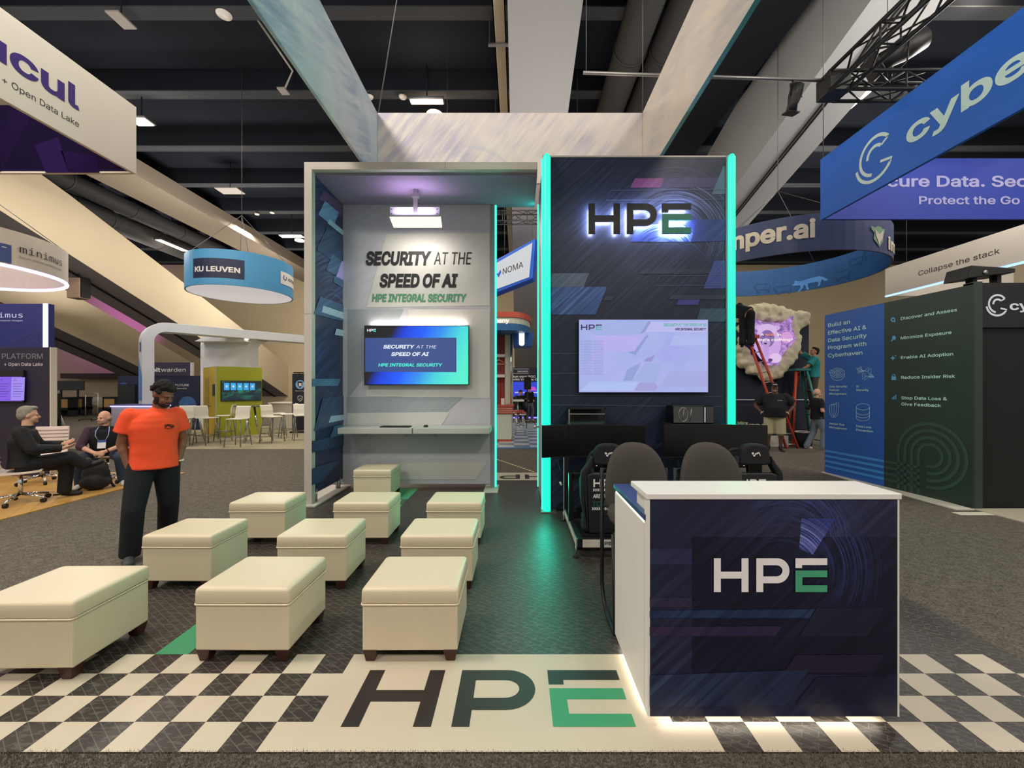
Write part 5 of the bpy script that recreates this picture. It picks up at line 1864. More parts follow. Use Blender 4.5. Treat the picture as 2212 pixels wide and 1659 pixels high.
b = MB().prism([(-0.35, -0.1, 0.12), (0.30, -0.1, 0.20), (0.30, -0.1, 0.26), (-0.30, -0.1, 0.30)], (0, 0.35, 0), black)
b.build('housing', f_, bevel=0.01)
MB().box((-0.18, 0.0, 0), (-0.12, 0.1, 0.16), black).build('bracket', f_)
MB().box((0.16, 0.0, 0), (0.22, 0.1, 0.2), black).build('bracket', f_)
MB().lathe([(0.001, 0), (0.03, 0.0), (0.03, 0.01), (0.001, 0.01)], (-0.12, -0.10, 0.2), steel, 12, 'Y').build('knob', f_)
# ------------------------------------------------------------------ left neighbours
wood_f, nt, bs = nodes_of('wood_floor')
v = coords(nt, (1, 1, 1), (0, 0, 0.9))
br = nt.nodes.new('ShaderNodeTexBrick')
for k, x in (('Scale', 1.0), ('Mortar Size', 0.004), ('Brick Width', 1.2), ('Row Height', 0.14)):
    br.inputs[k].default_value = x
br.inputs['Color1'].default_value, br.inputs['Color2'].default_value, br.inputs['Mortar'].default_value = lin('#c0934f'), lin('#d0a560'), lin('#a67c40')
nt.links.new(v, br.inputs['Vector'])
gr = noise_fac(nt, coords(nt, (1.5, 14, 1), (0, 0, 0.9)), 3.0, 4)
nt.links.new(mixc(nt, math_n(nt, 'MULTIPLY', gr, 0.5), br.outputs['Color'], lin('#a9803f')), bs.inputs['Base Color'])
bs.inputs['Roughness'].default_value = 0.4
o = MB().box((-16, 1.0, 0.0), (-6.23, 7.92, 0.015), wood_f).build('wood_floor')
tag(o, 'yellow wood plank flooring of the stand at far left', 'floor covering', None, 'structure')
d_navy = mt('panel_night', '#232036', 0.55, var=0.25, scale=1.0)
PY = 7.6
t = thing('stand_wall', 'dark stand wall with grey lettering and a purple screen at far left', 'exhibition stand', (-10.5, PY, 0))
px_r = gx(108, PY)
MB().box((-14.5, PY, 0.015), (px_r, PY + 0.1, gz(750, PY)), d_navy).build('wall_panel', t, True, 0.004)
MB().box((px_r, PY - 0.005, 0.015), (px_r + 0.02, PY + 0.1, gz(750, PY)), mt('edge_white', '#c9c3b6', 0.5)).build('edge_trim', t, True)
line_px(t, 'PLATFORM', 4, 92.5, 775, 759, PY - 0.004, mt('ink_mid_grey', '#6f6c78', 0.5), 0.02)
line_px(t, '+ Open Data Lake', 9, 92.5, 790, 780.5, PY - 0.004, mt('ink_light_grey', '#b5b2ba', 0.5), 0.02)
line_px(t, 'AI-NATIVE SECURITY', -120, -4, 775, 759, PY - 0.004, mt('ink_mid_grey', '#6f6c78', 0.5), 0.02)
sc_p = em('screen_purple', '#7d55e0', 1.0)
s_ = thing('television', 'purple lit screen on the dark stand wall at far left', 'screen', (gx(0, PY), PY, gz(838, PY)))
MB().box((gx(-62, PY), PY - 0.05, gz(869, PY)), (gx(57, PY), PY - 0.005, gz(800, PY)), black).build('bezel', s_, True, 0.004)
MB().box((gx(-58, PY), PY - 0.055, gz(866, PY)), (gx(54, PY), PY - 0.05, gz(814, PY)), sc_p).build('display', s_, True)
b = MB()
b.poly([at(p[0], p[1], PY - 0.057) for p in ((25, 815), (54, 815), (52, 865), (23, 865))], em('screen_purple_light', '#9c86ee', 1.0))
text_px(b, '4', 1, 6, 822, 817, PY - 0.058, em('screen_ink', '#3c2a86', 0.8))
text_px(b, '5', 30, 35, 822, 817, PY - 0.058, em('screen_ink', '#3c2a86', 0.8))
for x0, x1 in ((-2, 20), (28, 50)):
    for i in range(6):
        ribbon(b, [(x0, 829 + i * 5.5), (x1 - (i % 3) * 3, 829 + i * 5.5)], 0.8, lambda u, v: at(u, v, PY - 0.058), em('screen_ink', '#3c2a86', 0.8))
b.build('picture', s_, True)
MY = 9.3
t = thing('stand_wall', 'tall indigo stand wall with a bright white light strip on its right edge', 'exhibition stand', (-12, MY, 0))
indigo = mt('panel_indigo', '#2a2f6e', 0.55, var=0.15, scale=0.8)
xr_ = gx(105, MY)
MB().box((-16, MY, 0), (xr_, MY + 0.12, gz(656, MY)), indigo).build('wall_panel', t, True, 0.004)
FACE[0] = 'DejaVuSansMono.woff2'
line_px(t, 'minimus', -45, 49, 686, 671, MY - 0.004, em('white_text', '#dcd8f0', 0.8), 0.0)
FACE[0] = 'Inter.woff2'
line_px(t, 'Secure minimal container images', -60, 49, 694, 689.5, MY - 0.004, em('white_text', '#dcd8f0', 0.8), 0.0)
MB().box((gx(96, MY), MY - 0.03, gz(752, MY)), (gx(104, MY), MY, gz(656, MY)), em('white_strip', '#dcd2ff', 3.0)).build('light_strip', t, True)
b = MB()
for P in ([(20, 740), (60, 722), (95, 712)], [(60, 722), (60, 745)], [(60, 722), (90, 745)], [(80, 716), (80, 745)]):
    ribbon(b, P, 0.8, lambda u, v: at(u, v, MY - 0.004), mt('ink_violet', '#56508c', 0.5))
b.build('bridge_print', t, True)
# lime light posts and easel
for i, (ya, yb) in enumerate(((789, 831), (852, 906))):
    Y = 9.8
    x = gx(110.5, Y)
    t = thing('light_post', ['upper lime green light strip on a dark post at far left', 'lower lime green light strip on a dark post at far left'][i], 'light', (x, Y + i * 0.1, 0), 0, 'lime light posts')
    MB().box((-0.03, 0.0, 0), (0.06, 0.06, gz(ya, Y) + 0.02), black).build('post', t)
    MB().box((-0.015, -0.02, gz(yb, Y)), (0.02, 0.0, gz(ya, Y)), em('lime_strip', '#d6f25a', 1.4)).build('light_strip', t)
t = thing('easel', 'white folding easel stand beside the dark stand wall', 'easel', (gx(112, 14.2), 14.2, 0))
for dx, dy in ((-0.25, 0.0), (0.35, -0.1), (0.05, 0.45)):
    MB().tube([(dx, dy, 0.0), (0.0, 0.1, 1.15)], 0.02, white, 8).build('leg', t)
MB().box((-0.2, 0.0, 0.75), (0.25, 0.05, 0.79), white).build('ledge', t)

# swivel chairs
chair_m = mt('chair_leather', '#d9c9c0', 0.45, var=0.04)


def make_office_chair():
    t = thing('office_chair', 'x', 'chair', (0, 0, 0), 0, 'white swivel chairs')
    for k in range(5):
        a = 2 * PI * k / 5 + 0.3
        c_, s_ = math.cos(a), math.sin(a)
        MB().tube([(0.03 * c_, 0.03 * s_, 0.12), (0.29 * c_, 0.29 * s_, 0.075)], [0.022, 0.014], chrome, 8).build('base_leg', t)
        w = MB().tube([(0.29 * c_ - 0.02 * s_, 0.29 * s_ + 0.02 * c_, 0.03), (0.29 * c_ + 0.02 * s_, 0.29 * s_ - 0.02 * c_, 0.03)], 0.03, black, 12)
        w.tube([(0.29 * c_, 0.29 * s_, 0.05), (0.29 * c_, 0.29 * s_, 0.085)], 0.012, chrome, 8)
        w.build('caster', t)
    MB().tube([(0, 0, 0.11), (0, 0, 0.42)], 0.025, chrome, 12).build('post', t)
    pr_ = [(-0.22, 0.46), (-0.20, 0.44), (-0.05, 0.43), (0.16, 0.43), (0.205, 0.46), (0.225, 0.52), (0.245, 0.70), (0.265, 0.92)]
    rs = []
    for y, z in pr_:
        rs.append((y, z))
    s_ = MB()
    L = []
    for i, (y, z) in enumerate(rs):
        t0 = Vector(rs[min(i + 1, len(rs) - 1)]) - Vector(rs[max(i - 1, 0)])
        t0.normalize()
        n = Vector((t0.y, -t0.x)) * 0.014
        L.append([(-0.22, y - n.x, z - n.y), (0.22, y - n.x, z - n.y), (0.22, y + n.x, z + n.y), (-0.22, y + n.x, z + n.y)])
    s_.rings(L[:4], chair_m, smooth=False).build('seat', t, bevel=0.006)
    MB().rings(L[3:], chair_m, smooth=False).build('backrest', t, bevel=0.006)
    r_ = MB()
    for i in range(6):
        z = 0.56 + i * 0.06
        y = 0.225 + (z - 0.5) * 0.095
        r_.tube([(-0.215, y - 0.02, z), (0.215, y - 0.02, z)], 0.008, mt('chair_seam', '#a89890', 0.5), 6)
    r_.build('ribs', t)
    return t


CH = ((-6.86, 5.82, 2.3, 'white swivel chair of the person in the dark suit'), (-7.95, 7.05, 0.35, 'empty white swivel chair behind the seated person in the dark suit'), (-6.90, 7.10, 0.55, 'white swivel chair under the person in the dark vest'))
pc = make_office_chair()
for i, (x, y, a, lab) in enumerate(CH):
    o = pc if i == 0 else copy_tree(pc)
    o.location, o.rotation_euler = (x, y, 0.015), (0, 0, a)
    o['label'] = lab
# backpack
t = thing('backpack', 'black backpack standing on the wood floor in front of the person in the vest', 'bag', (gx(207, 6.58), 6.58, 0.015), 0.5)
bkm = mt('nylon_black', '#17171a', 0.7, var=0.2)
MB().ell((0, 0, 0.21), (0.17, 0.12, 0.24), bkm).ell((0, -0.02, 0.12), (0.19, 0.13, 0.12), bkm).ell((0, -0.07, 0.14), (0.14, 0.09, 0.12), bkm).build('body', t, remesh=0.012, smooth=3)
for sx in (-1, 1):
    MB().tube([(sx * 0.08, 0.11, 0.40), (sx * 0.10, 0.17, 0.25), (sx * 0.14, 0.15, 0.06), (sx * 0.2, 0.05, 0.02)], 0.018, bkm, 8).build('strap', t)
MB().tube([(-0.04, 0.02, 0.44), (-0.03, 0.02, 0.48), (0.03, 0.02, 0.48), (0.04, 0.02, 0.44)], 0.012, bkm, 8).build('handle', t)
MB().tube([(-0.15, -0.1, 0.04), (-0.28, -0.16, 0.012), (-0.4, -0.22, 0.012)], 0.012, bkm, 6).build('loose_strap', t)

# far clutter by the back wall
t = thing('television', 'large black switched off screen on a stand by the far back wall', 'screen', (gx(146, 25), 25, 0))
MB().box((-0.95, 0, 1.46), (0.95, 0.07, 2.02), black_gloss).build('panel', t, bevel=0.006)
for x in (-0.5, 0.5):
    MB().box((x - 0.04, 0.08, 0.03), (x + 0.04, 0.14, 1.7), black).build('post', t)
    MB().box((x - 0.05, -0.3, 0), (x + 0.05, 0.45, 0.04), black).build('foot', t)
crate = mt('crate_wood', '#c39a5a', 0.6, var=0.15)
for i, (x0, x1, Y, lab) in enumerate(((124, 149, 23.4, 'black framed cart with a wood panel under the far black screen'), (153, 180, 24.2, 'black framed cart with a wood panel right of the other one'), (222, 250, 24.2, 'black framed cart with a wood panel beside the glowing white counter'))):
    t = thing('cart', lab, 'cart', ((gx(x0, Y) + gx(x1, Y)) / 2, Y, 0), 0, 'framed carts by the back wall')
    w = (gx(x1, Y) - gx(x0, Y)) / 2
    MB().box((-w + 0.06, 0, 0.5), (w - 0.06, 0.5, 0.98), crate).build('panel', t)
    MB().box((-w, -0.03, 0.98), (w, 0.55, 1.08), soft_black).build('top', t)
    MB().box((-w, -0.02, 0.36), (w, 0.55, 0.5), soft_black).build('shelf', t)
    for x in (-w, w - 0.06):
        MB().box((x, -0.02, 0.04), (x + 0.06, 0.5, 1.0), soft_black).build('leg', t)
    for x in (-w + 0.1, w - 0.1):
        MB().tube([(x - 0.03, 0.1, 0.06), (x + 0.03, 0.1, 0.06)], 0.06, black, 10).build('wheel', t)
t = thing('draped_table', 'table under a white cloth by the far back wall', 'table', (gx(202, 25.6), 25.6, 0))
MB().box((-0.6, 0, 0.98), (0.6, 0.8, 1.03), white).prism([(-0.62, -0.02, 1.02), (0.62, -0.02, 1.02), (0.60, -0.05, 0.62), (0.2, -0.06, 0.55), (-0.3, -0.05, 0.66), (-0.62, -0.05, 0.6)], (0, 0.02, 0), mt('cloth_white', '#cfc6b6', 0.8)).build('tablecloth', t)
for x in (-0.55, 0.5):
    MB().box((x, 0.05, 0), (x + 0.05, 0.75, 0.98), steel).build('leg', t)
t = thing('garment_rack', 'thin rolling metal rack in front of the far carts', 'rack', (gx(198, 20.6), 20.6, 0))
for x in (-0.30, 0.30):
    MB().tube([(x, 0, 0.07), (x, 0, 1.33)], 0.018, steel, 8).build('upright', t)
    MB().tube([(x, -0.3, 0.07), (x, 0.3, 0.07)], 0.022, black, 8).build('foot', t)
MB().tube([(-0.3, 0, 1.33), (0.3, 0, 1.33)], 0.018, steel, 8).build('rail', t)
for x in (-0.30, 0.30):
    for y in (-0.3, 0.3):
        MB().ell((x, y, 0.036), 0.036, black, None, 10, 6).build('wheel', t)
o = MB().box((-36, 33.2, 2.35), (gx(255, 33.2), 34.55, 2.75), mt('dark_soffit', '#4b4338', 0.8)).build('trim_1')
struct(o)

# glowing white counter and the dark stand with the planet print
t = thing('display_counter', 'white counter with purple glowing top edge behind the man in orange', 'counter', (gx(285, 12.2), 12.5, 0))
wc_ = mt('counter_lilac', '#d0c8d8', 0.45)
xa, xb = gx(240, 12.2), gx(330, 12.2)
MB().box((xa, 12.2, 0), (xb, 12.8, 1.05), wc_).build('body', t, True, 0.01)
MB().box((xa - 0.02, 12.18, 1.05), (xb + 0.02, 12.82, 1.09), em('purple_glow', '#c3bcff', 1.6)).build('light_strip', t, True)
MB().box((xa - 0.03, 12.17, 1.09), (xb + 0.03, 12.83, 1.12), mt('counter_top', '#5a58a0', 0.3)).build('top', t, True)
BY = 16.0
t = thing('stand_wall', 'dark navy stand wall with white lettering and a blue planet behind the man in orange', 'exhibition stand', (gx(350, BY), BY, 0))
navy_b = mt('panel_navy', '#262a44', 0.55, var=0.2, scale=1.5)
MB().box((gx(255, BY), BY, 0), (gx(440, BY), BY + 0.1, gz(812, BY)), navy_b).build('wall_panel', t, True)
MB().box((gx(322, BY), BY - 0.02, gz(812, BY)), (gx(412, BY), BY + 0.1, gz(783, BY)), mt('panel_plum', '#39344a', 0.55)).build('header', t, True)
MB().box((gx(412, BY), BY - 0.02, gz(812, BY)), (gx(415, BY), BY + 0.1, gz(783, BY)), white).build('edge_trim', t, True)
line_px(t, 'bit', 327.5, 346.5, 803, 791, BY - 0.024, white, 0.03)
line_px(t, 'warden', 348, 401, 803, 791, BY - 0.024, white, 0.0)
line_px(t, 'SECURE YOUR FUTURE', 322, 408, 834, 828, BY - 0.004, white, 0.01)
line_px(t, 'Passwords and Secrets', 332, 403.5, 840.5, 836, BY - 0.004, white, 0.0)
for cx, cy, r, c in ((405, 875, 19, '#3f69a4'), (267, 838, 12, '#3a5a9a')):
    b = MB()
    b.poly([at(cx + r * math.cos(a), cy - r * math.sin(a), BY - 0.004) for a in [2 * PI * i / 28 for i in range(28)]], mt('planet' + c, c, 0.5, var=0.35, scale=1.2))
    b.build('planet_print', t, True)
t = thing('television', 'black switched off screen on the dark navy stand wall left of the white arch', 'screen', (gx(273, 15.9), 15.9, gz(857, 15.9)))
MB().box((-0.33, 0, -0.47), (0.33, 0.05, 0.47), black).build('bezel', t, bevel=0.005)
MB().box((-0.31, -0.006, -0.45), (0.31, 0, 0.45), black_gloss).build('panel', t)
MB().box((-0.1, 0.05, -0.1), (0.1, 0.1, 0.1), black).build('wall_mount', t)

# white arch with flared column
t = thing('stand_arch', 'white rounded arch with a flared column over the bar tables', 'exhibition stand', (-11.6, 13.5, 0))
arch_w = mt('arch_white', '#e2e3e6', 0.4, var=0.02)
dirv = Vector((0.64, 0.77, 0)).normalized()
per = Vector((dirv.y, -dirv.x, 0))
base = Vector((gx(303, 13.4), 13.4, 0))
prof = [(0, 0), (0, 3.1)] + [(0.62 - 0.62 * math.cos(a), 3.1 + 0.62 * math.sin(a)) for a in [PI / 2 * i / 8 for i in range(1, 9)]] + [(4.0, 3.72), (8.5, 3.72)]
rs = []
for i, (u, z) in enumerate(prof):
    t0 = Vector(prof[min(i + 1, len(prof) - 1)]) - Vector(prof[max(i - 1, 0)])
    t0.normalize()
    n = Vector((t0.y, -t0.x)) * 0.30
    p = [(u, z), (u + n.x, z + n.y)]
    ring = []
    for (uu, zz), k in ((p[0], -1), (p[1], -1), (p[1], 1), (p[0], 1)):
        q = base + dirv * uu + per * (k * 0.28)
        ring.append((q.x, q.y, zz))
    rs.append(ring)
MB().rings(rs, arch_w, smooth=False).build('arch_band', t, True, 0.01)
b = MB().poly([tuple(base + dirv * u - per * 0.285 * 0 + Vector((-0.0, 0, z)) - dirv * 0.004 + per * w) for u, z, w in ((0, 1.2, -0.27), (0, 1.2, 0.27), (0, 2.0, 0.27), (0, 2.6, -0.27))], mt('arch_blue', '#4f8fd0', 0.5))
b.poly([tuple(base + dirv * u - dirv * 0.004 + per * w + Vector((0, 0, z))) for u, z, w in ((0, 2.75, -0.1), (0, 2.75, 0.12), (0, 3.05, 0.12), (0, 3.05, -0.1))], mt('name_blue', '#28408a', 0.5))
b.build('blue_print', t, True)
FY = 15.9
fl = [(433, 905), (433, 745), (434, 735), (440, 728), (470, 724.5), (505, 725), (540, 731), (556, 735), (542, 739), (535, 747), (533, 905)]
MB().prism([at(p[0], p[1], FY) if p[1] < 900 else (gx(p[0], FY), FY, 0.0) for p in fl], (0.1, 0.5, 0), arch_w).build('column', t, True)
for i, (px, py) in enumerate(((467, 734), (479, 729.5), (518, 738), (532, 733.5))):
    MB().lathe([(0.001, 0), (0.075, 0.0), (0.075, 0.02), (0.001, 0.02)], at(px, py, 15.6), em('downlight', '#fff4e0', 3.0), 16).build('downlight', t, True)
MB().prism([at(p[0], p[1], FY) for p in ((440, 741), (470, 727), (540, 731), (545, 741))], (0, -0.45, 0.02), arch_w).build('flare', t, True)

# lime kiosk
KX, KY, ka = -9.72, 13.6, math.radians(48)
t = thing('kiosk', 'lime green booth with a wide screen behind the bar tables', 'booth', (KX, KY, 0), ka)
lime = mt('kiosk_lime', '#a3a628', 0.5, var=0.05)
lime2 = mt('kiosk_yellow', '#c9a92a', 0.5, var=0.05)
L1, L2, KZ = 1.32, 1.7, 2.28
MB().box((0, 0, 0.01), (L1, 0.06, KZ), lime).build('front_panel', t)
MB().box((0, 0.06, 0.01), (0.06, L2, KZ), lime2).build('side_panel', t)
MB().box((0.06, L2 - 0.06, 0.01), (L1, L2, KZ), lime2).box((L1 - 0.06, 0.06, 0.01), (L1, L2 - 0.06, KZ), lime).build('rear_panel', t)
MB().box((0.0, 0.0, KZ), (L1, L2, KZ + 0.02), lime).build('roof', t)
MB().box((-0.012, -0.012, 0.0), (0.012, 0.012, KZ), mt('kiosk_edge', '#9fb59a', 0.5)).build('edge_trim', t)
dr = MB().box((-0.012, 0.9, 0.05), (0.0, 1.45, 1.95), mt('kiosk_door', '#a58c34', 0.5)).build('door', t)
MB().box((-0.02, 1.38, 1.0), (-0.01, 1.41, 1.1), steel).build('handle', dr)
MB().box((-0.012, 0.16, 1.34), (0.0, 0.42, 1.72), mt('door_sign', '#2a2730', 0.5)).build('door_sign', t)
x0, x1 = 0.12, L1 - 0.03
s_ = thing('television', 'wide screen with five blue cards on the lime green booth', 'screen', (KX, KY, 1.5), ka)
MB().box((x0, -0.06, -0.33), (x1, -0.002, 0.34), black).build('bezel', s_, bevel=0.005)
m, nt, bs = nodes_of('screen_aurora')
bs.inputs['Base Color'].default_value = (0.01, 0.01, 0.01, 1)
f = noise_fac(nt, coords(nt, (1, 1, 2)), 2.2, 3, 0.6, 0.8)
nt.links.new(ramp(nt, f, [(0.3, lin('#0c1422')), (0.5, lin('#15323c')), (0.72, lin('#1f8a6a'))]), bs.inputs['Emission Color'])
bs.inputs['Emission Strength'].default_value = 0.8
MB().box((x0 + 0.015, -0.064, -0.315), (x1 - 0.015, -0.06, 0.325), m).build('display', s_)
for i in range(5):
    xa = x0 + 0.08 + i * 0.185
    b = MB().box((xa, -0.068, 0.03), (xa + 0.145, -0.064, 0.26), em('card_blue', '#35a4e4', 1.0))
    b.poly([(xa + 0.072 + 0.035 * math.cos(q), -0.07, 0.15 + 0.035 * math.sin(q)) for q in [2 * PI * j / 16 for j in range(16)]], em('card_ring', '#c9dff0', 0.9))
    b.build('card', s_)
o = MB().box((-12.5, 11.0, 0.0), (-3.6, 17.6, 0.008), carpet('pale_carpet', '#8a8067', '#b3aa8e', 30, 0.3, 0.3)).build('area_carpet')
tag(o, 'pale beige carpet under the white bar stools behind the stand', 'carpet', None, 'structure')

# white bar stools and high tables
plast = mt('stool_white', '#e9e3d2', 0.4, var=0.03)
legm = mt('stool_leg', '#8e8d8a', 0.3, 0.8)


def make_white_stool():
    t = thing('bar_stool', 'x', 'stool', (0, 0, 0), 0, 'white bar stools')
    MB().box((-0.20, -0.21, 0.735), (0.20, 0.19, 0.76), plast).build('seat', t, bevel=0.01)
    rs = []
    for y, z in ((0.17, 0.75), (0.205, 0.80), (0.20, 0.93), (0.235, 1.06), (0.26, 1.09)):
        rs.append([(-0.2, y - 0.012, z), (0.2, y - 0.012, z), (0.2, y + 0.012, z), (-0.2, y + 0.012, z)])
    MB().rings(rs, plast, smooth=False).build('backrest', t, bevel=0.006)
    for sx in (-1, 1):
        for sy in (-1, 1):
            MB().tube([(sx * 0.17, sy * 0.16, 0.74), (sx * 0.225, sy * 0.235, 0.0)], 0.013, legm, 8).build('leg', t)
    MB().tube([(-0.205, -0.21, 0.26), (0.205, -0.21, 0.26), (0.205, 0.21, 0.26), (-0.205, 0.21, 0.26)], 0.010, legm, 6, closed=True).build('footrest', t)
    return t


WS = ((486, 12.9, -1.2, 'white bar stool at the left of the middle high table, seen from the side'), (514, 11.55, PI, 'white bar stool with its back to us in front of the middle high table'), (588, 12.4, 1.25, 'white bar stool at the right of the middle high table'),
      (600, 14.0, 2.2, 'white bar stool behind the one right of the middle high table'), (622, 13.6, -0.9, 'white bar stool left of the black banner'), (651, 13.0, 0.6, 'white bar stool half hidden by the stand frame'),
      (447, 11.9, 1.3, 'white bar stool at the right of the left high table'), (397, 11.8, PI + 0.3, 'white bar stool beside the arm of the man in orange'))
ps = make_white_stool()
for i, (px, Y, a, lab) in enumerate(WS):
    o = ps if i == 0 else copy_tree(ps)
    o.location, o.rotation_euler = (gx(px, Y), Y, 0.008), (0, 0, a + (PI if i == 1 or i == 7 else 0))
    o['label'] = lab


def make_high_table():
    t = thing('high_table', 'x', 'table', (0, 0, 0), 0, 'high tables with glass tops')
    MB().lathe([(0.01, 1.04), (0.42, 1.04), (0.42, 1.06), (0.01, 1.06)], (0, 0, 0), mt('table_glass', '#4a5048', 0.12), 28).build('tabletop', t)
    for k in range(3):
        a = 2 * PI * k / 3 + 0.5
        MB().tube([(0.10 * math.cos(a), 0.10 * math.sin(a), 1.04), (0.16 * math.cos(a), 0.16 * math.sin(a), 0.5), (0.28 * math.cos(a), 0.28 * math.sin(a), 0.0)], 0.03, chrome, 10).build('leg', t)
    return t


tb = make_high_table()
tb.location = (gx(541, 12.5), 12.5, 0.008)
tb['label'] = 'round high table with chrome legs in front of the lime green booth'
t2 = copy_tree(tb)
t2.location = (gx(418, 12.5), 12.5, 0.008)
t2['label'] = 'round high table with chrome legs beside the man in orange'
t = thing('display_counter', 'plain white counter in front of the far wall left of the black banner', 'counter', (gx(605, 16.5), 16.5, 0))
MB().box((-0.42, 0, 0), (0.42, 0.7, 0.98), mt('counter_cream', '#d8cdc0', 0.5)).build('body', t, bevel=0.01)
MB().box((-0.46, -0.04, 0.98), (0.46, 0.74, 1.03), white).build('top', t)
t = thing('banner_stand', 'black banner stand with a round shield badge beside the stand frame', 'banner', (gx(644, 15), 15, 0))
MB().box((-0.21, 0, 0.05), (0.25, 0.03, 2.1), mt('banner_black', '#24242c', 0.6)).build('banner', t)
MB().box((-0.24, -0.12, 0), (0.28, 0.15, 0.06), soft_black).build('base', t)
MB().tube([(0.02, 0.05, 0.05), (0.02, 0.05, 2.16)], 0.012, soft_black, 6).build('pole', t)
MB().box((-0.16, -0.02, 2.12), (0.2, 0.06, 2.16), soft_black).build('lamp', t)
b = MB()
b.poly([(0.07 + 0.16 * math.cos(q), -0.004, 1.72 + 0.16 * math.sin(q)) for q in [2 * PI * j / 24 for j in range(24)]], mt('badge_sky', '#7fb6e0', 0.5))
b.poly([(0.07 + x, -0.006, 1.72 + z) for x, z in ((-0.09, 0.1), (0.0, 0.12), (0.09, 0.1), (0.085, -0.02), (0.0, -0.13), (-0.085, -0.02))], mt('banner_black', '#24242c', 0.6))
b.poly([(0.07 + x, -0.008, 1.72 + z) for x, z in ((-0.05, 0.05), (0.06, 0.05), (0.05, -0.05), (-0.03, -0.06))], mt('sign_cream', '#efe2c8', 0.5))
b.build('badge', t)
b = MB()
ribbon(b, [(x, z) for x, z in ((-0.08, 0.08), (0.0, 0.1), (0.08, 0.08), (0.075, -0.02), (0.0, -0.1), (-0.075, -0.02), (-0.08, 0.08))], 0.018, lambda u, v: (0.07 + u, -0.004, 1.22 + v), white)
ribbon(b, [(-0.03, 0.0), (-0.005, -0.03), (0.04, 0.03)], 0.016, lambda u, v: (0.07 + u, -0.004, 1.22 + v), white)
text_at(b, 'Compliance', (-0.1, -0.004, 1.0), (0.22, -0.004, 1.0), 0.04, white)
text_at(b, 'Security', (-0.1, -0.004, 1.48), (0.22, -0.004, 1.48), 0.05, white)
b.build('print', t)

# plain speaker box, and a separate purple uplight, between the two big arches
t = thing('wall_speaker', 'small beige box speaker in the purple light between the two left arches', 'lamp', at(170, 624, 19.0))
MB().box((-0.28, -0.25, -0.45), (0.28, 0.25, 0.45), mt('speaker_beige', '#b79c86', 0.6)).build('case', t, bevel=0.02)
MB().box((0.28, -0.2, -0.4), (0.34, 0.2, 0.5), soft_black).build('bracket', t)
MB().tube([(0, 0, 0.45), (0, 0, 11.1 - t.location.z + 0.6)], 0.03, soft_black, 6).build('stem', t)
q_ = (Vector((-33.5, 34.6, 8.2)) - Vector((-29.5, 29.0, 5.5))).to_track_quat('-Z', 'Y').to_euler()
area('purple_wash', (-29.5, 29.0, 5.5), 1.2, 1.2, 330, (0.72, 0.16, 1.0), tuple(q_), 1.9)

# ------------------------------------------------------------------ the stand with the sheep head at the right
NX0, NX1, NY = 4.6, 8.53, 12.35
t = thing('stand_wall', 'dark navy stand wall behind the fleece head display', 'exhibition stand', (6.6, NY, 0))
navy_w = mt('panel_ink', '#1f2436', 0.6, var=0.15, scale=1.0)
MB().box((NX0, NY, 0), (NX1, NY + 0.12, 3.52), navy_w).build('wall_panel', t, True)
MB().box((NX0, NY - 0.03, 1.24), (NX1, NY, 1.27), mt('seam_white', '#c9c9cc', 0.5)).build('ledge', t, True)
fleece = mt('fleece', '#ecdfba', 0.95, var=0.25, scale=9, bump=1.0, bscale=45)
t = thing('fleece_head', 'big cream fleece animal head with a purple screen on the navy wall', 'display', (7.3, 12.1, 2.9))
k3 = 280 / 1290
P3 = lambda x, y: (gx(1550 + x * k3, 12.1) - 7.3, gz(640 + y * k3, 12.1) - 2.9)
b = MB()
rnd = random.Random(5)
blobs = [(330, 140, 55), (400, 120, 55), (480, 115, 58), (560, 130, 58), (640, 150, 60), (720, 190, 70), (330, 200, 50), (430, 200, 60), (540, 210, 60), (650, 230, 50), (740, 260, 75), (760, 340, 70), (780, 420, 70), (770, 500, 75), (740, 580, 75), (700, 640, 70), (640, 700, 75), (560, 750, 80), (480, 770, 75), (400, 720, 70), (330, 640, 65), (280, 560, 60), (240, 600, 55), (250, 660, 55), (830, 200, 60), (890, 190, 42), (880, 250, 45), (820, 280, 55), (690, 560, 60), (600, 660, 70), (510, 800, 45), (250, 430, 45), (240, 320, 45), (255, 220, 45), (210, 520, 45), (330, 740, 45), (620, 780, 45)]
for x, y, r in blobs:
    u, w = P3(x, y)
    b.ell((u, 0.05, w), (r * k3 * 12.1 / F, 0.14, r * k3 * 12.1 / F), fleece, None, 12, 8)
fo = b.build('fleece', t, remesh=0.045, smooth=2)
dm = fo.modifiers.new('lumps', 'DISPLACE')
tx_ = bpy.data.textures.new('lumps', 'CLOUDS')
tx_.noise_scale = 0.12
dm.texture, dm.strength = tx_, 0.09
scr_pts = [(285, 210), (330, 235), (420, 270), (600, 275), (660, 235), (710, 200), (690, 300), (735, 440), (650, 530), (600, 590), (560, 690), (430, 690), (400, 590), (330, 530), (285, 440)]
m, nt, bs = nodes_of('screen_flock')
bs.inputs['Base Color'].default_value = (0.01, 0.01, 0.01, 1)
f = noise_fac(nt, coords(nt), 9.0, 4, 0.7, 1.0)
nt.links.new(ramp(nt, f, [(0.3, lin('#4a3468')), (0.48, lin('#a878c8')), (0.62, lin('#d8a8ec')), (0.8, lin('#f0d0fa'))]), bs.inputs['Emission Color'])
bs.inputs['Emission Strength'].default_value = 0.85
MB().prism([(P3(x, y)[0], -0.21, P3(x, y)[1]) for x, y in scr_pts], (0, 0.04, 0), m).build('screen', t)
b = MB()


def disc(x, y, rx, ry, c, d, n=20):
    b.poly([(P3(x + rx * math.cos(q), y + ry * math.sin(q))[0], d, P3(x + rx * math.cos(q), y + ry * math.sin(q))[1]) for q in [2 * PI * j / n for j in range(n)]], em('flock' + c, c, 0.85))


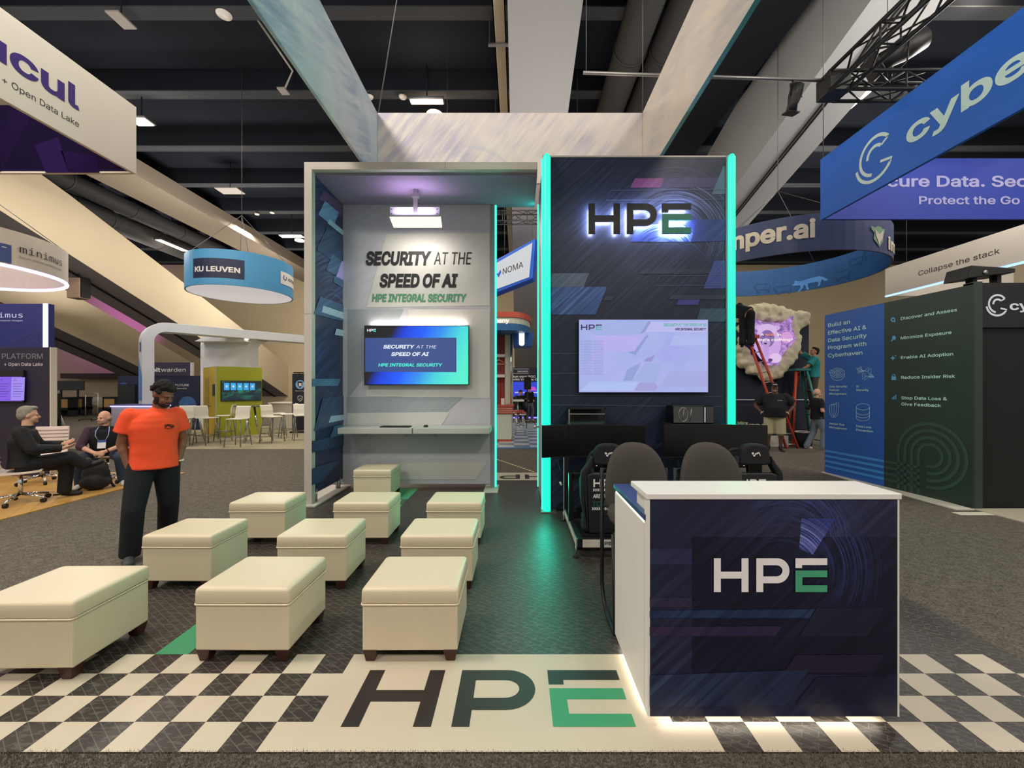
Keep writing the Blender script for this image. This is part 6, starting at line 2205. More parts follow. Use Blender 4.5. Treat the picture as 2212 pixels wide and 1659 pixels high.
disc(455, 480, 130, 175, '#d8aef0', -0.214)
disc(360, 320, 34, 24, '#d9b4f2', -0.216)
disc(540, 325, 36, 24, '#d9b4f2', -0.216)
disc(450, 350, 95, 65, '#e3c2f6', -0.217)
disc(450, 430, 72, 85, '#8a6ab0', -0.218)
disc(440, 470, 40, 45, '#c7a0e0', -0.219)
disc(432, 478, 16, 9, '#241a38', -0.2195)
disc(415, 405, 9, 6, '#241a38', -0.2195)
disc(480, 405, 9, 6, '#241a38', -0.2195)
disc(640, 420, 60, 55, '#e0a4e4', -0.216)
disc(530, 620, 60, 48, '#efccfa', -0.22)
disc(480, 640, 22, 16, '#5a3a74', -0.221)
disc(440, 540, 28, 70, '#caa2e6', -0.2185)
b.build('flock_picture', t)
wte = em('white_glow', '#fff6f2', 1.0)
for s_, x0, x1, y, mm in (('A', 383, 416, 402, wte), ('wolf', 428, 520, 402, em('orange_glow', '#f08a58', 1.0)), ('in', 545, 583, 402, wte), ("sheep's clothing?", 290, 700, 452, wte)):
    b = MB()
    p0, p1 = P3(x0, y), P3(x1, y)
    text_at(b, s_, (p0[0], -0.224, p0[1]), (p1[0], -0.224, p1[1]), 0.095, mm, 0.02)
    b.build('lettering', t)
MB().box((-0.3, 0.15, -0.3), (0.3, 0.25, 0.3), soft_black).build('wall_mount', t)
# reception counter of that stand
t = thing('display_counter', 'low navy counter with white base behind the man in the dark polo shirt', 'counter', (gx(1650, 11.5), 11.5, 0))
xa, xb = gx(1588, 11.5), gx(1702, 11.5)
MB().box((xa, 11.5, 0.30), (xb, 12.0, 1.14), mt('counter_navy', '#262a3a', 0.5)).build('body', t, True)
MB().box((xa, 11.48, 0.0), (xb, 12.0, 0.30), mt('plinth_white', '#c4c2ba', 0.5)).build('plinth', t, True)
line_px(t, 'imper', 1610, 1694, 925, 908, 11.495, white, 0.03)
b = MB()
b.poly([at(p[0], p[1], 11.495) for p in ((1592, 910), (1596, 912), (1601, 910), (1606, 912), (1610, 911), (1607, 918), (1603, 925), (1599, 928), (1596, 922), (1593, 916))], mt('badge_green', '#8fb48c', 0.5))
b.build('badge', t, True)
t = thing('waste_bin', 'black bin with white liner rim beside the navy counter', 'bin', (gx(1737, 11.45), 11.45, 0))
MB().lathe([(0.17, 0.0), (0.225, 0.40), (0.21, 0.40), (0.16, 0.02), (0.02, 0.02)], (0, 0, 0), soft_black, 20).build('body', t)
MB().tube([(0.222 * math.cos(q), 0.222 * math.sin(q), 0.405) for q in [2 * PI * j / 20 for j in range(20)]], 0.014, white, 6, closed=True).build('liner', t)


def ladder(t, a0, a1, b0, b1, rail, n, rung, r=0.035):
    """Two rails a0-a1 and b0-b1 with n rungs."""
    for p, q in ((a0, a1), (b0, b1)):
        p, q = Vector(p), Vector(q)
        MB().tube([tuple(p), tuple(q)], r, rail, 4).build('rail', t, True)
    for i in range(n):
        k = (i + 0.6) / n
        p, q = Vector(a0).lerp(Vector(a1), k), Vector(b0).lerp(Vector(b1), k)
        MB().tube([tuple(p), tuple(q)], 0.018, rung, 6).build('rung', t, True)


red = mt('ladder_red', '#b8442c', 0.5)
teal_l = mt('ladder_teal', '#2f7a72', 0.5)
t = thing('ladder', 'tall red ladder leaning at the left of the fleece head', 'ladder', (7.2, 11.2, 0))
ladder(t, (6.33, 11.58, 2.98), (7.08, 11.10, 0.0), (6.52, 11.62, 3.05), (7.42, 11.15, 0.0), red, 11, steel)
MB().box((6.28, 11.5, 2.96), (6.60, 11.7, 3.05), red).build('top_cap', t, True)
t = thing('step_ladder', 'red and teal folding step ladder under the person in the teal shirt', 'ladder', (7.9, 11.9, 0))
ladder(t, (7.73, 11.7, 2.10), (7.46, 11.45, 0.0), (7.98, 11.95, 2.10), (7.62, 12.1, 0.0), red, 7, steel)
ladder(t, (7.99, 11.66, 2.10), (8.46, 11.55, 0.0), (8.06, 11.95, 2.10), (8.42, 12.1, 0.0), teal_l, 6, steel)
MB().box((7.68, 11.62, 2.08), (8.08, 12.0, 2.14), teal_l).build('top_cap', t, True)

# ------------------------------------------------------------------ seen through the passage
tile, nt, bs = nodes_of('checker_tiles')
ck = nt.nodes.new('ShaderNodeTexChecker')
ck.inputs['Scale'].default_value = 2.3
ck.inputs['Color1'].default_value, ck.inputs['Color2'].default_value = lin('#c3c8c6'), lin('#6f86a0')
nt.links.new(coords(nt, (1, 1, 1), (0, 0, 0), (0.1, 0.02, 0.2)), ck.inputs['Vector'])
nt.links.new(ck.outputs[0], bs.inputs['Base Color'])
bs.inputs['Roughness'].default_value = 0.3
b = MB().box((-3, 11.3, 0), (3, 19.0, 0.014), tile).box((-3, 11.1, 0), (3, 11.3, 0.012), mt('tile_edge', '#4f7ba6', 0.5))
o = b.build('tile_floor')
tag(o, 'blue and white checkered floor seen through the passage', 'floor covering', None, 'structure')
b = MB()
p0, p1 = Vector((-0.52, 9.55, 0.003)), Vector((0.34, 7.98, 0.003))
for i in range(15):
    a, e = p0.lerp(p1, i / 15), p0.lerp(p1, (i + 0.55) / 15)
    n = (p1 - p0).cross(Vector((0, 0, 1))).normalized() * 0.025
    b.poly([tuple(a - n), tuple(a + n), tuple(e + n), tuple(e - n)], mt('tape_cream', '#d8cf9c', 0.5))
o = b.build('floor_tape')
tag(o, 'dashed pale tape line on the carpet seen through the passage', 'tape')
red_d = mt('diner_red', '#c2553f', 0.45)
cream_d = mt('diner_cream', '#c8cdb8', 0.5)
DY = 12.5
t = thing('diner_counter', 'cream counter with ribbed red top band seen through the passage', 'counter', (-0.9, DY, 0.014))
xr_ = gx(1105, DY)
MB().box((-2.6, DY, 0.06), (xr_, DY + 0.72, 0.84), cream_d).build('body', t, True, 0.03)
MB().box((-2.6, DY - 0.01, 0.014), (xr_ + 0.01, DY + 0.73, 0.06), red_d).build('plinth', t, True)
b = MB()
for i in range(4):
    b.box((-2.62, DY - 0.03, 0.84 + i * 0.055), (xr_ + 0.05, DY + 0.75, 0.875 + i * 0.055), red_d)
b.box((-2.6, DY - 0.02, 0.84), (xr_ + 0.03, DY + 0.74, 1.05), mt('diner_chrome', '#c9c4ba', 0.3, 0.5))
b.box((-2.65, DY - 0.05, 1.05), (xr_ + 0.07, DY + 0.76, 1.09), red_d)
b.build('ribbed_top', t, True)
t = thing('card_holder', 'small white card standing on the red counter top', 'card', (gx(1086, 12.6), 12.62, 1.09))
MB().box((-0.05, 0, 0), (0.05, 0.01, 0.2), white).build('card', t)
MB().box((-0.06, -0.03, 0), (0.06, 0.05, 0.012), steel).build('foot', t)
t = thing('diner_stand', 'red and cream diner style stand with a rounded blue canopy seen through the passage', 'exhibition stand', (-1.0, 13.6, 0))
MB().box((-2.6, 13.5, 0.02), (gx(1092, 13.5), 13.6, 3.3), mt('diner_dark_red', '#8c3a34', 0.5)).build('back_wall', t, True)
for z in (1.98, 2.62):
    MB().box((-2.6, 13.3, z - 0.045), (gx(1092, 13.4), 13.5, z + 0.045), white).build('shelf', t, True)
MB().box((gx(1091, 13.4), 13.3, 0.02), (gx(1108, 13.4), 13.62, 3.3), cream_d).build('post', t, True)
MB().tube([(gx(1104, 13.3), 13.24, 1.1), (gx(1104, 13.3), 13.24, 3.3)], 0.025, chrome, 10).build('chrome_pole', t, True)
CYc, CR = 13.6, 1.3


def slab(z0, z1, grow, mat, name):
    pts = [(-3.0, CYc - CR - grow), (gx(1146, 12.4) - 0.6, CYc - CR - grow)]
    x_ = gx(1146, 12.4) - 0.6
    pts = [(-3.0, CYc - CR - grow, z0)] + [(x_ + (0.6 + grow) * math.sin(q), CYc - (CR + grow) * math.cos(q), z0) for q in [PI * i / 14 for i in range(15)]] + [(-3.0, CYc + CR + grow, z0)]
    MB().prism(pts, (0, 0, z1 - z0), mat).build(name, t, True)


slab(3.66, 3.82, 0.06, red_d, 'canopy_red_band')
slab(3.48, 3.66, 0.02, cream_d, 'canopy_cream_band')
slab(3.28, 3.48, 0.04, mt('diner_blue', '#2f6a9c', 0.5), 'canopy_blue_band')
line_px(t, 'Company', 1040, 1100, 697, 684, 12.26, em('diner_sign', '#ffe8e0', 1.4), 0.03)
MB().prism([(gx(1109, 13), 13.0, 2.9), (gx(1146, 13) + 0.05, 13.0, 2.9), (gx(1150, 13) + 0.05, 13.0, 3.3), (gx(1107, 13), 13.0, 3.3)], (0, 0.9, 0), mt('diner_deep_blue', '#2b5a9e', 0.5)).build('canopy_box', t, True)
for i in range(5):
    MB().lathe([(0.001, 0), (0.085, 0.0), (0.085, 0.012), (0.001, 0.012)], (gx(1127, 13.0), 12.99, 2.98 + i * 0.075), em('canopy_lamp', '#e8f0ff', 2.2), 14, 'Y').build('downlight', t, True)
t = thing('clothes_hanger', 'pale clothes hanger on the red shelf wall', 'hanger', (gx(1078, 13.3), 13.25, 2.35))
MB().tube([(-0.22, 0, 0), (0.22, 0, 0), (0.0, 0, 0.14), (-0.22, 0, 0)], 0.014, mt('hanger_wood', '#d8b894', 0.5), 6).build('bar', t)
MB().tube([(0, 0, 0.14), (0, 0, 0.22), (0.03, 0.2, 0.25)], 0.008, steel, 6).build('hook', t)


def make_diner_stool():
    t = thing('diner_stool', 'x', 'stool', (0, 0, 0), 0, 'red diner stools')
    MB().lathe([(0.01, 0.70), (0.19, 0.70), (0.20, 0.73), (0.19, 0.77), (0.01, 0.775)], (0, 0, 0), mt('diner_seat', '#b0483c', 0.4), 22).build('seat', t)
    MB().lathe([(0.195, 0.66), (0.205, 0.66), (0.205, 0.71), (0.195, 0.71)], (0, 0, 0), chrome, 22).build('seat_band', t)
    for k in range(4):
        a = PI / 4 + k * PI / 2
        MB().tube([(0.15 * math.cos(a), 0.15 * math.sin(a), 0.69), (0.24 * math.cos(a), 0.24 * math.sin(a), 0.0)], 0.014, chrome, 8).build('leg', t)
    MB().tube([(0.2 * math.cos(q), 0.2 * math.sin(q), 0.3) for q in [2 * PI * j / 18 for j in range(18)]], 0.011, chrome, 6, closed=True).build('foot_ring', t)
    return t


sd = make_diner_stool()
sd.location = (gx(1124, 14.4), 14.4, 0.014)
sd['label'] = 'front red topped chrome stool seen through the passage'
s3 = copy_tree(sd)
s3.location = (gx(1120.5, 15.5), 15.5, 0.014)
s3['label'] = 'rear red topped chrome stool seen through the passage'
# tilted blue and white hanging sign
t = thing('hanging_sign', 'tilted blue edged white hanging sign seen through the passage', 'hanging sign', (-0.1, 14.8, 5.2))
nb = mt('sign_bright_blue', '#2a66d8', 0.45)
face = [(1040, 645, 15.6), (1150, 601, 14.6), (1157, 514, 14.6), (1040, 578, 15.6)]
MB().prism([at(*p) for p in face], (0.12, 0.5, 0.0), nb).build('frame', t, True, 0.03)
inn = [(1041, 636, 15.5), (1143, 598, 14.53), (1150, 524, 14.53), (1041, 586, 15.5)]
MB().prism([at(*p) for p in inn], (0, 0.03, 0), em('sign_glow', '#e2e6ea', 0.75)).build('face', t, True)
b = MB()
text_at(b, 'NOMA', Vector(at(1086, 593, 14.9)), Vector(at(1130, 577, 14.5)), 0.29, ink_dark, 0.01)
b.build('lettering', t, True)
b = MB()
b.prism([at(1073, 592, 15.0), at(1077, 600, 15.0), at(1083, 588, 14.95), at(1081, 583, 14.95), at(1077, 590, 15.0)], (0, -0.02, 0), nb)
b.build('mark', t, True)
hang(t, 9.0, [tuple(Vector(at(1150, 516, 14.8))), tuple(Vector(at(1090, 548, 15.4)))], cable_m)
t = thing('lighting_truss', 'black lattice truss high up behind the passage', 'truss', (0, 12, 6.4))
truss(t, Vector((-2.5, 12.0, gz(470, 12))), Vector((2.0, 12.0, gz(470, 12))), 0.28, truss_m, 0.02, 0.34)
hang(t, 11.0, [(-2.0, 12, gz(470, 12) + 0.14), (1.7, 12, gz(470, 12) + 0.14)], cable_m)
# dark lettered wall with blue screen
WY = 22.0
t = thing('stand_wall', 'dark blue stand wall with white lettering and a glowing blue screen, far through the passage', 'exhibition stand', (0.6, WY, 0))
MB().box((-2.0, WY, 0), (2.6, WY + 0.1, gz(794, WY)), mt('panel_steel', '#1b2030', 0.5)).build('wall_panel', t, True)
line_px(t, 'Run your SOC', 1106, 1157, 815.5, 809.5, WY - 0.005, white, 0.03)
line_px(t, 'with Claude Code', 1106, 1176, 821.5, 816, WY - 0.005, white, 0.03)
b = MB()
ribbon(b, [(1100, 797), (1142, 797), (1142, 806.5), (1100, 806.5)], 0.7, lambda u, v: at(u, v, WY - 0.005), white)
b.build('badge_frame', t, True)
line_px(t, 'LIMACHARLIE', 1118, 1140, 804, 799.5, WY - 0.005, white, 0.02)
MB().box((gx(1095, WY), WY - 0.05, gz(857, WY)), (gx(1172, WY), WY, gz(825, WY)), em('screen_blue', '#2440d8', 0.9)).build('screen', t, True)
b = MB()
b.poly([at(p[0], p[1], WY - 0.055) for p in ((1142, 844), (1147, 835), (1155, 836), (1160, 844))], em('screen_pink', '#d048c8', 0.9))
text_px(b, 'SPEED OF RESPONSE', 1112, 1164, 849, 845.5, WY - 0.055, wte, 0.03)
b.build('screen_picture', t, True)
MB().box((-1.9, WY - 0.06, 0.02), (2.5, WY - 0.02, 0.09), em('violet_strip', '#6a5cff', 3.0)).build('light_strip', t, True)
t = thing('loudspeaker', 'black loudspeaker on a tripod seen through the passage', 'speaker', (gx(1139.5, 16.8), 16.8, 0.014))
MB().box((-0.14, -0.12, 1.52), (0.14, 0.12, 2.02), black).build('cabinet', t, bevel=0.02)
MB().box((-0.12, -0.126, 1.56), (0.12, -0.12, 1.98), soft_black).build('grille', t)
MB().tube([(0, 0, 0.3), (0, 0, 1.52)], 0.02, black, 8).build('pole', t)
for k in range(3):
    a = 2 * PI * k / 3 + 0.4
    MB().tube([(0, 0, 0.62), (0.42 * math.cos(a), 0.42 * math.sin(a), 0.01)], 0.014, black, 6).build('leg', t)
t = thing('high_table', 'small white high table in front of the dark lettered wall, far through the passage', 'table', (gx(1119, 19.5), 19.5, 0.0))
MB().box((-0.24, -0.25, 0.98), (0.28, 0.25, 1.06), white).build('tabletop', t)
MB().tube([(0, 0, 0.02), (0, 0, 0.98)], 0.03, steel, 8).build('pole', t)
MB().lathe([(0.01, 0), (0.25, 0), (0.25, 0.02), (0.01, 0.03)], (0, 0, 0), steel, 18).build('base', t)
# ------------------------------------------------------------------ people
def V3(*a):
    return Vector(a)


def frame_of(z, x=Vector((1, 0, 0))):
    z = Vector(z).normalized()
    y = z.cross(x).normalized()
    x = y.cross(z).normalized()
    return Matrix((x, y, z)).transposed()


def hand_shapes(b, wr, d, nrm, side, curl, m):
    """Palm, four unequal bent fingers and a thumb: d points from wrist to knuckles, nrm out of the palm."""
    d = Vector(d).normalized()
    nrm = (Vector(nrm) - d * Vector(nrm).dot(d)).normalized()
    lat = d.cross(nrm).normalized() * side
    R = Matrix((lat, nrm, d)).transposed()
    b.ell(wr + d * 0.045, (0.040, 0.016, 0.052), m, R, 12, 8)
    for i, L in enumerate((0.068, 0.078, 0.072, 0.056)):
        p = wr + d * (0.086 - abs(i - 1.3) * 0.004) + lat * (0.029 - i * 0.0195)
        dd = d.copy()
        for k, f in enumerate((0.45, 0.32, 0.23)):
            a = curl * (0.5 + 0.35 * k)
            dd = (dd * math.cos(a) + nrm * math.sin(a)).normalized()
            q = p + dd * (L * f)
            b.cone(tuple(p), 0.0092 - k * 0.0006, tuple(q), 0.0086 - k * 0.0007, m, 8)
            b.ell(q, 0.0084 - k * 0.0006, m, None, 8, 6)
            p = q
    p = wr + d * 0.022 + lat * 0.036
    dd = (d * 0.7 + lat * 0.65 + nrm * 0.35).normalized()
    for k, L in enumerate((0.036, 0.028)):
        q = p + dd * L
        b.cone(tuple(p), 0.0115 - k * 0.001, tuple(q), 0.0098 - k * 0.001, m, 8)
        b.ell(q, 0.0098 - k * 0.001, m, None, 8, 6)
        p = q
        dd = (dd * 0.85 + d * 0.3 + nrm * 0.25).normalized()


STAND = {'hip': (0, 0, 0.94), 'chest': (0, 0.0, 1.27), 'neck': (0, 0.01, 1.47)}


def joints(over):
    J = {k: Vector(v) for k, v in STAND.items()}
    for s in (-1, 1):
        J['sh', s] = V3(s * 0.185, 0.0, 1.42)
        J['el', s] = V3(s * 0.245, 0.03, 1.13)
        J['wr', s] = V3(s * 0.25, -0.03, 0.88)
        J['hp', s] = V3(s * 0.09, 0, 0.92)
        J['kn', s] = V3(s * 0.10, -0.015, 0.50)
        J['an', s] = V3(s * 0.11, 0.03, 0.085)
        J['to', s] = V3(s * 0.14, -0.16, 0.03)
    for k, v in over.items():
        J[k] = Vector(v)
    return J


def limb(b, p0, r0, p1, r1, m):
    b.cone(tuple(p0), r0, tuple(p1), r1, m)
    b.ell(p0, r0, m, None, 12, 8)
    b.ell(p1, r1, m, None, 12, 8)


def torso(b, J, w, g, m, belly=0.0, low=0.0, shirt=False):
    """One smooth barrel along the spine; shirts get a flat hem wider than the trousers."""
    hip, ch, nk = J['hip'], J['chest'], J['neck']
    ax = (J['sh', 1] - J['sh', -1]).normalized()
    keys = [(-0.30, 0.160, 0.118, 0.5), (0.0, 0.164, 0.120, 0.8), (0.3, 0.158, 0.116, 1.0), (0.55, 0.154, 0.115, 1.0), (0.8, 0.165, 0.120, 0.6), (1.05, 0.176, 0.124, 0.2), (1.25, 0.168, 0.112, 0.0), (1.42, 0.135, 0.092, 0.0), (1.52, 0.085, 0.07, 0.0)]
    t0 = low if shirt else -0.2
    rs = []
    N = 22
    for i in range(N + 1):
        t = t0 + (1.52 - t0) * i / N
        for k in range(len(keys) - 1):
            if keys[k][0] <= t <= keys[k + 1][0] + 1e-6:
                f = (t - keys[k][0]) / (keys[k + 1][0] - keys[k][0])
                f = f * f * (3 - 2 * f)
                rx, ry, bl = (keys[k][j] * (1 - f) + keys[k + 1][j] * f for j in (1, 2, 3))
                break
        if t <= 1.0:
            p = hip + (ch - hip) * t
        else:
            p = ch + (nk - ch) * min(1.0, (t - 1.0) * (ch - hip).length / max((nk - ch).length, 0.05) )
        R = frame_of(ch - hip, ax)
        fl = 0.012 * max(0.0, 1 - (t - t0) / 0.25) if shirt else 0.0
        ring = []
        for j in range(28):
            q = 2 * PI * j / 28
            x = math.copysign(abs(math.cos(q)) ** 0.85, math.cos(q)) * (rx * w + g + fl)
            y = math.copysign(abs(math.sin(q)) ** 0.85, math.sin(q)) * (ry + g + fl) - (belly * bl * 1.3 * max(0.0, -math.sin(q)))
            ring.append(tuple(p + R @ V3(x, y, 0)))
        rs.append(ring)
    b.rings(rs, m)
    for s in (-1, 1):
        limb(b, ch.lerp(nk, 0.55), 0.078 + g * 0.7, J['sh', s] - V3(0, 0, 0.015), 0.052 + g * 0.7, m)
    limb(b, ch.lerp(nk, 0.4), 0.085 + g * 0.5, nk - V3(0, 0, 0.01), 0.056 + g * 0.4, m)


def person(label, loc, rotz, scale, over, head, skin, shirt, legs, shoe, hair=None, w=1.0, belly=0.0, sleeve=0.55, hem=0.0, leg_r=(0.098, 0.078, 0.066), leg_to=1.0, vox=0.011, hands=None, baggy=0.0, vest=None, beard=None, limbr=1.0, collar=None, face=True):
    t = thing('person', label, 'person', loc, rotz, None)
    t.scale = (scale, scale, scale)
    J = joints(over)
    yaw, pitch = head[0], head[1]
    hc = J['neck'] + V3(0, 0, 0)
    Rh = Matrix.Rotation(yaw, 3, 'Z') @ Matrix.Rotation(pitch, 3, 'X')
    Q = lambda x, y, z: hc + V3(0, -0.01, 0.055) + Rh @ V3(x, y, z)
    # body: one surface
    b = MB()
    torso(b, J, w, 0.0, skin, belly)
    for s in (-1, 1):
        limb(b, J['sh', s], 0.054 * limbr, J['el', s], 0.043 * limbr, skin)
        limb(b, J['el', s], 0.043 * limbr, J['wr', s], 0.029 * limbr, skin)
        mid = J['el', s].lerp(J['wr', s], 0.3)
        b.ell(mid, 0.044 * limbr, skin, None, 12, 8)
        limb(b, J['hp', s], 0.088, J['kn', s], 0.056, skin)
        limb(b, J['kn', s], 0.054, J['an', s], 0.038, skin)
        b.ell(J['kn', s].lerp(J['an', s], 0.3), 0.058, skin, None, 12, 8)
        b.ell(J['an', s] - V3(0, 0, 0.02), (0.030, 0.035, 0.028), skin, None, 12, 8)
        hd = (hands or {}).get(s)
        if hd:
            hand_shapes(b, J['wr', s], hd[0], hd[1], s * hd[3] if len(hd) > 3 else s, hd[2], skin)
    b.cone(tuple(J['neck'] - V3(0, 0, 0.06)), 0.058 * (1 + (w - 1) * 0.6), tuple(Q(0, 0.01, 0.03)), 0.052 * (1 + (w - 1) * 0.6), skin)
    b.ell(Q(0, 0.012, 0.125), (0.074, 0.094, 0.102), skin, Rh, 18, 12)          # skull
    b.ell(Q(0, -0.030, 0.055), (0.058, 0.064, 0.066), skin, Rh, 16, 10)         # jaw and cheeks
    b.ell(Q(0, -0.074, 0.012), (0.026, 0.022, 0.020), skin, Rh, 12, 8)          # chin
    b.ell(Q(0, -0.078, 0.115), (0.052, 0.014, 0.014), skin, Rh, 12, 8)          # brow
    b.ell(Q(0, -0.098, 0.075), (0.015, 0.022, 0.014), skin, Rh, 10, 8)          # nose tip
    b.cone(tuple(Q(0, -0.083, 0.112)), 0.009, tuple(Q(0, -0.098, 0.078)), 0.013, skin, 8)
    for s in (-1, 1):
        b.ell(Q(s * 0.074, 0.012, 0.092), (0.012, 0.022, 0.032), skin, Rh, 10, 8)
        b.ell(Q(s * 0.035, -0.066, 0.065), (0.024, 0.022, 0.02), skin, Rh, 10, 8)
    body = b.build('body', t, remesh=vox * 0.9, smooth=2)
    if face:
        for s in (-1, 1):
            MB().ell(Q(s * 0.030, -0.083, 0.098), (0.012, 0.008, 0.0045), mt('eye_white', '#8f857e', 0.4), Rh, 10, 6).build('eye', t)
            MB().ell(Q(s * 0.029, -0.0895, 0.098), (0.0055, 0.0035, 0.0055), mt('eye_dark', '#1d1512', 0.2), Rh, 8, 6).build('pupil', t)
            MB().ell(Q(s * 0.031, -0.090, 0.117), (0.020, 0.006, 0.0045), mt('brow_hair', '#241c18', 0.9), Rh, 8, 6).build('eyebrow', t)
        MB().ell(Q(0, -0.0905, 0.040), (0.024, 0.008, 0.0075), mt('lips', '#8a5145', 0.5), Rh, 10, 6).build('mouth', t)
    if hair:
        hm, kind = hair
        h = MB()
        if kind == 'curly':
            rr = random.Random(9)
            for i in range(90):
                th, ph = rr.uniform(0, 2 * PI), rr.uniform(-0.15, PI / 2)
                x, y, z = math.cos(th) * math.cos(ph), math.sin(th) * math.cos(ph), math.sin(ph)
                if y < -0.45 and z < 0.45:
                    continue
                if z < -0.05 and y < 0.1:
                    continue
                h.ell(Q(x * 0.084, 0.012 + y * 0.105, 0.128 + z * 0.110), 0.020, hm, None, 8, 6)
            h.ell(Q(0, 0.02, 0.165), (0.078, 0.092, 0.078), hm, Rh, 14, 8)
        elif kind == 'short':
            h.ell(Q(0, 0.028, 0.152), (0.080, 0.094, 0.086), hm, Rh, 16, 10)
            h.ell(Q(0, 0.060, 0.105), (0.073, 0.062, 0.080), hm, Rh, 14, 8)
            h.ell(Q(0, -0.035, 0.205), (0.060, 0.050, 0.030), hm, Rh, 12, 8)
            for s in (-1, 1):
                h.ell(Q(s * 0.070, 0.035, 0.12), (0.014, 0.03, 0.05), hm, Rh, 10, 8)
        elif kind == 'fringe':
            h.ell(Q(0, 0.070, 0.085), (0.072, 0.050, 0.060), hm, Rh, 14, 8)
            for s in (-1, 1):
                h.ell(Q(s * 0.070, 0.04, 0.095), (0.010, 0.035, 0.035), hm, Rh, 10, 8)
        elif kind == 'cap':
            h.ell(Q(0, 0.012, 0.170), (0.082, 0.100, 0.066), hm, Rh, 16, 10)
            h.ell(Q(0, -0.115, 0.165), (0.062, 0.060, 0.010), hm, Rh, 14, 8)
        h.build('cap' if kind == 'cap' else 'hair', t, remesh=0.007, smooth=1)
    if beard:
        h = MB()
        h.ell(Q(0, -0.052, 0.020), (0.052, 0.052, 0.036), beard, Rh, 14, 8)
        h.ell(Q(0, -0.090, 0.053), (0.028, 0.010, 0.007), beard, Rh, 10, 6)
        for s in (-1, 1):
            h.ell(Q(s * 0.058, -0.015, 0.045), (0.012, 0.03, 0.045), beard, Rh, 10, 8)
        h.build('beard', t, remesh=0.006, smooth=1)
    # shirt
    g = 0.016 + baggy
    b = MB()
    torso(b, J, w, g, shirt, belly, hem - 0.12, True)
    for s in (-1, 1):
        if sleeve <= 1.0:
            e = J['sh', s].lerp(J['el', s], sleeve)
            b.ell(J['sh', s] - V3(0, 0, 0.008), 0.056 + g * 0.7, shirt, None, 12, 8)
            b.cone(tuple(J['sh', s]), 0.057 * limbr + g * 0.7, tuple(e), 0.060 * limbr + g * 1.2, shirt, 16)
        else:
            limb(b, J['sh', s], 0.064 + g, J['el', s], 0.052 + g, shirt)
            e = J['el', s].lerp(J['wr', s], sleeve - 1.0)
            b.cone(tuple(J['el', s]), 0.052 + g, tuple(e), 0.038 + g * 0.8, shirt, 16)
    so = b.build('shirt', t, remesh=vox, smooth=4)
    if vest:
        b = MB()
        torso(b, J, w * 1.02, g + 0.018, vest, belly, hem - 0.1, True)
        b.build('vest', t, remesh=vox, smooth=3)
    if collar:
        MB().tube([tuple(J['neck'] + V3(0.066 * math.cos(q), 0.062 * math.sin(q) + 0.005, -0.018 - 0.028 * (math.sin(q) < 0) * abs(math.sin(q)))) for q in [2 * PI * i / 20 for i in range(20)]], 0.012, collar, 8, closed=True).build('collar', t)
    # trousers
    b = MB()
    ax = (J['hp', 1] - J['hp', -1]).normalized()
    b.ell(J['hip'] + V3(0, -belly * 0.3, 0.0), (0.162 * w + baggy * 0.6, 0.122 + baggy * 0.6 + belly * 0.5, 0.125), legs, None, 18, 10)
    for s in (-1, 1):
        limb(b, J['hp', s], leg_r[0] + 0.012, J['kn', s], leg_r[1], legs)
        if leg_to > 0.999:
            b.cone(tuple(J['kn', s]), leg_r[1], tuple(J['an', s] - V3(0, 0, 0.045)), leg_r[2], legs, 16)
        else:
            e = J['kn', s].lerp(J['an', s], leg_to)
            b.cone(tuple(J['kn', s]), leg_r[1], tuple(e), leg_r[2], legs, 16)
    b.build('trousers' if leg_to > 0.5 else 'shorts', t, remesh=vox, smooth=4)
    for s in (-1, 1):
        a, q = J['an', s], J['to', s]
        d = (q - a)
        dn = d.normalized()
        R = frame_of(V3(0, 0, 1), V3(dn.x, dn.y, 0.0)) if abs(dn.z) < 0.95 else frame_of(dn)
        b = MB()
        z0 = min(a.z, q.z)
        fd = V3(dn.x, dn.y, dn.z * 0.6).normalized()
        b.ell(a + V3(0, 0, 0.0), (0.055, 0.062, 0.085), shoe, None, 12, 8)
        b.cone(tuple(a + fd * -0.03 + V3(0, 0, -0.045)), 0.046, tuple(a + fd * 0.15 + V3(0, 0, -0.050)), 0.044, shoe, 12)
        b.ell(a + fd * 0.15 + V3(0, 0, -0.048), (0.050, 0.050, 0.038), shoe, None, 12, 8)
        b.build('shoe', t, remesh=0.011, smooth=2)
    return t, J, Q, Rh


skin_dark = mt('skin_brown', '#7a4f3b', 0.5, var=0.08, scale=20)
skin_deep = mt('skin_deep', '#5d3f33', 0.5, var=0.08, scale=20)
skin_light = mt('skin_fair', '#d2a084', 0.5, var=0.07, scale=20)
skin_tan = mt('skin_tan', '#b98566', 0.5, var=0.07, scale=20)
hair_black = mt('hair_black', '#15110f', 0.9, var=0.3, scale=80, bump=0.8, bscale=150)
hair_grey = mt('hair_grey', '#8d857a', 0.8, var=0.25, scale=60, bump=0.6, bscale=120)
hair_sand = mt('hair_sand', '#a88f70', 0.8, var=0.2, scale=60)
beard_grey = mt('beard_grey', '#8c7766', 0.9, var=0.3, scale=80)
orange = mt('shirt_orange', '#ec4f26', 0.8, var=0.07, scale=14, bump=0.9, bscale=9)
black_cl = mt('cloth_black', '#101117', 0.85, var=0.15, scale=20, bump=0.2, bscale=30)
suit_cl = mt('cloth_suit', '#121216', 0.75, var=0.12, scale=20, bump=0.15, bscale=25)
plum_cl = mt('cloth_plum', '#3d2436', 0.8, var=0.12, scale=20, bump=0.2, bscale=25)
denim = mt('cloth_denim', '#2f3a4e', 0.85, var=0.2, scale=30)
denim_l = mt('cloth_denim_light', '#6d7886', 0.85, var=0.2, scale=30)
khaki = mt('cloth_khaki', '#aaa583', 0.85, var=0.1, scale=20)
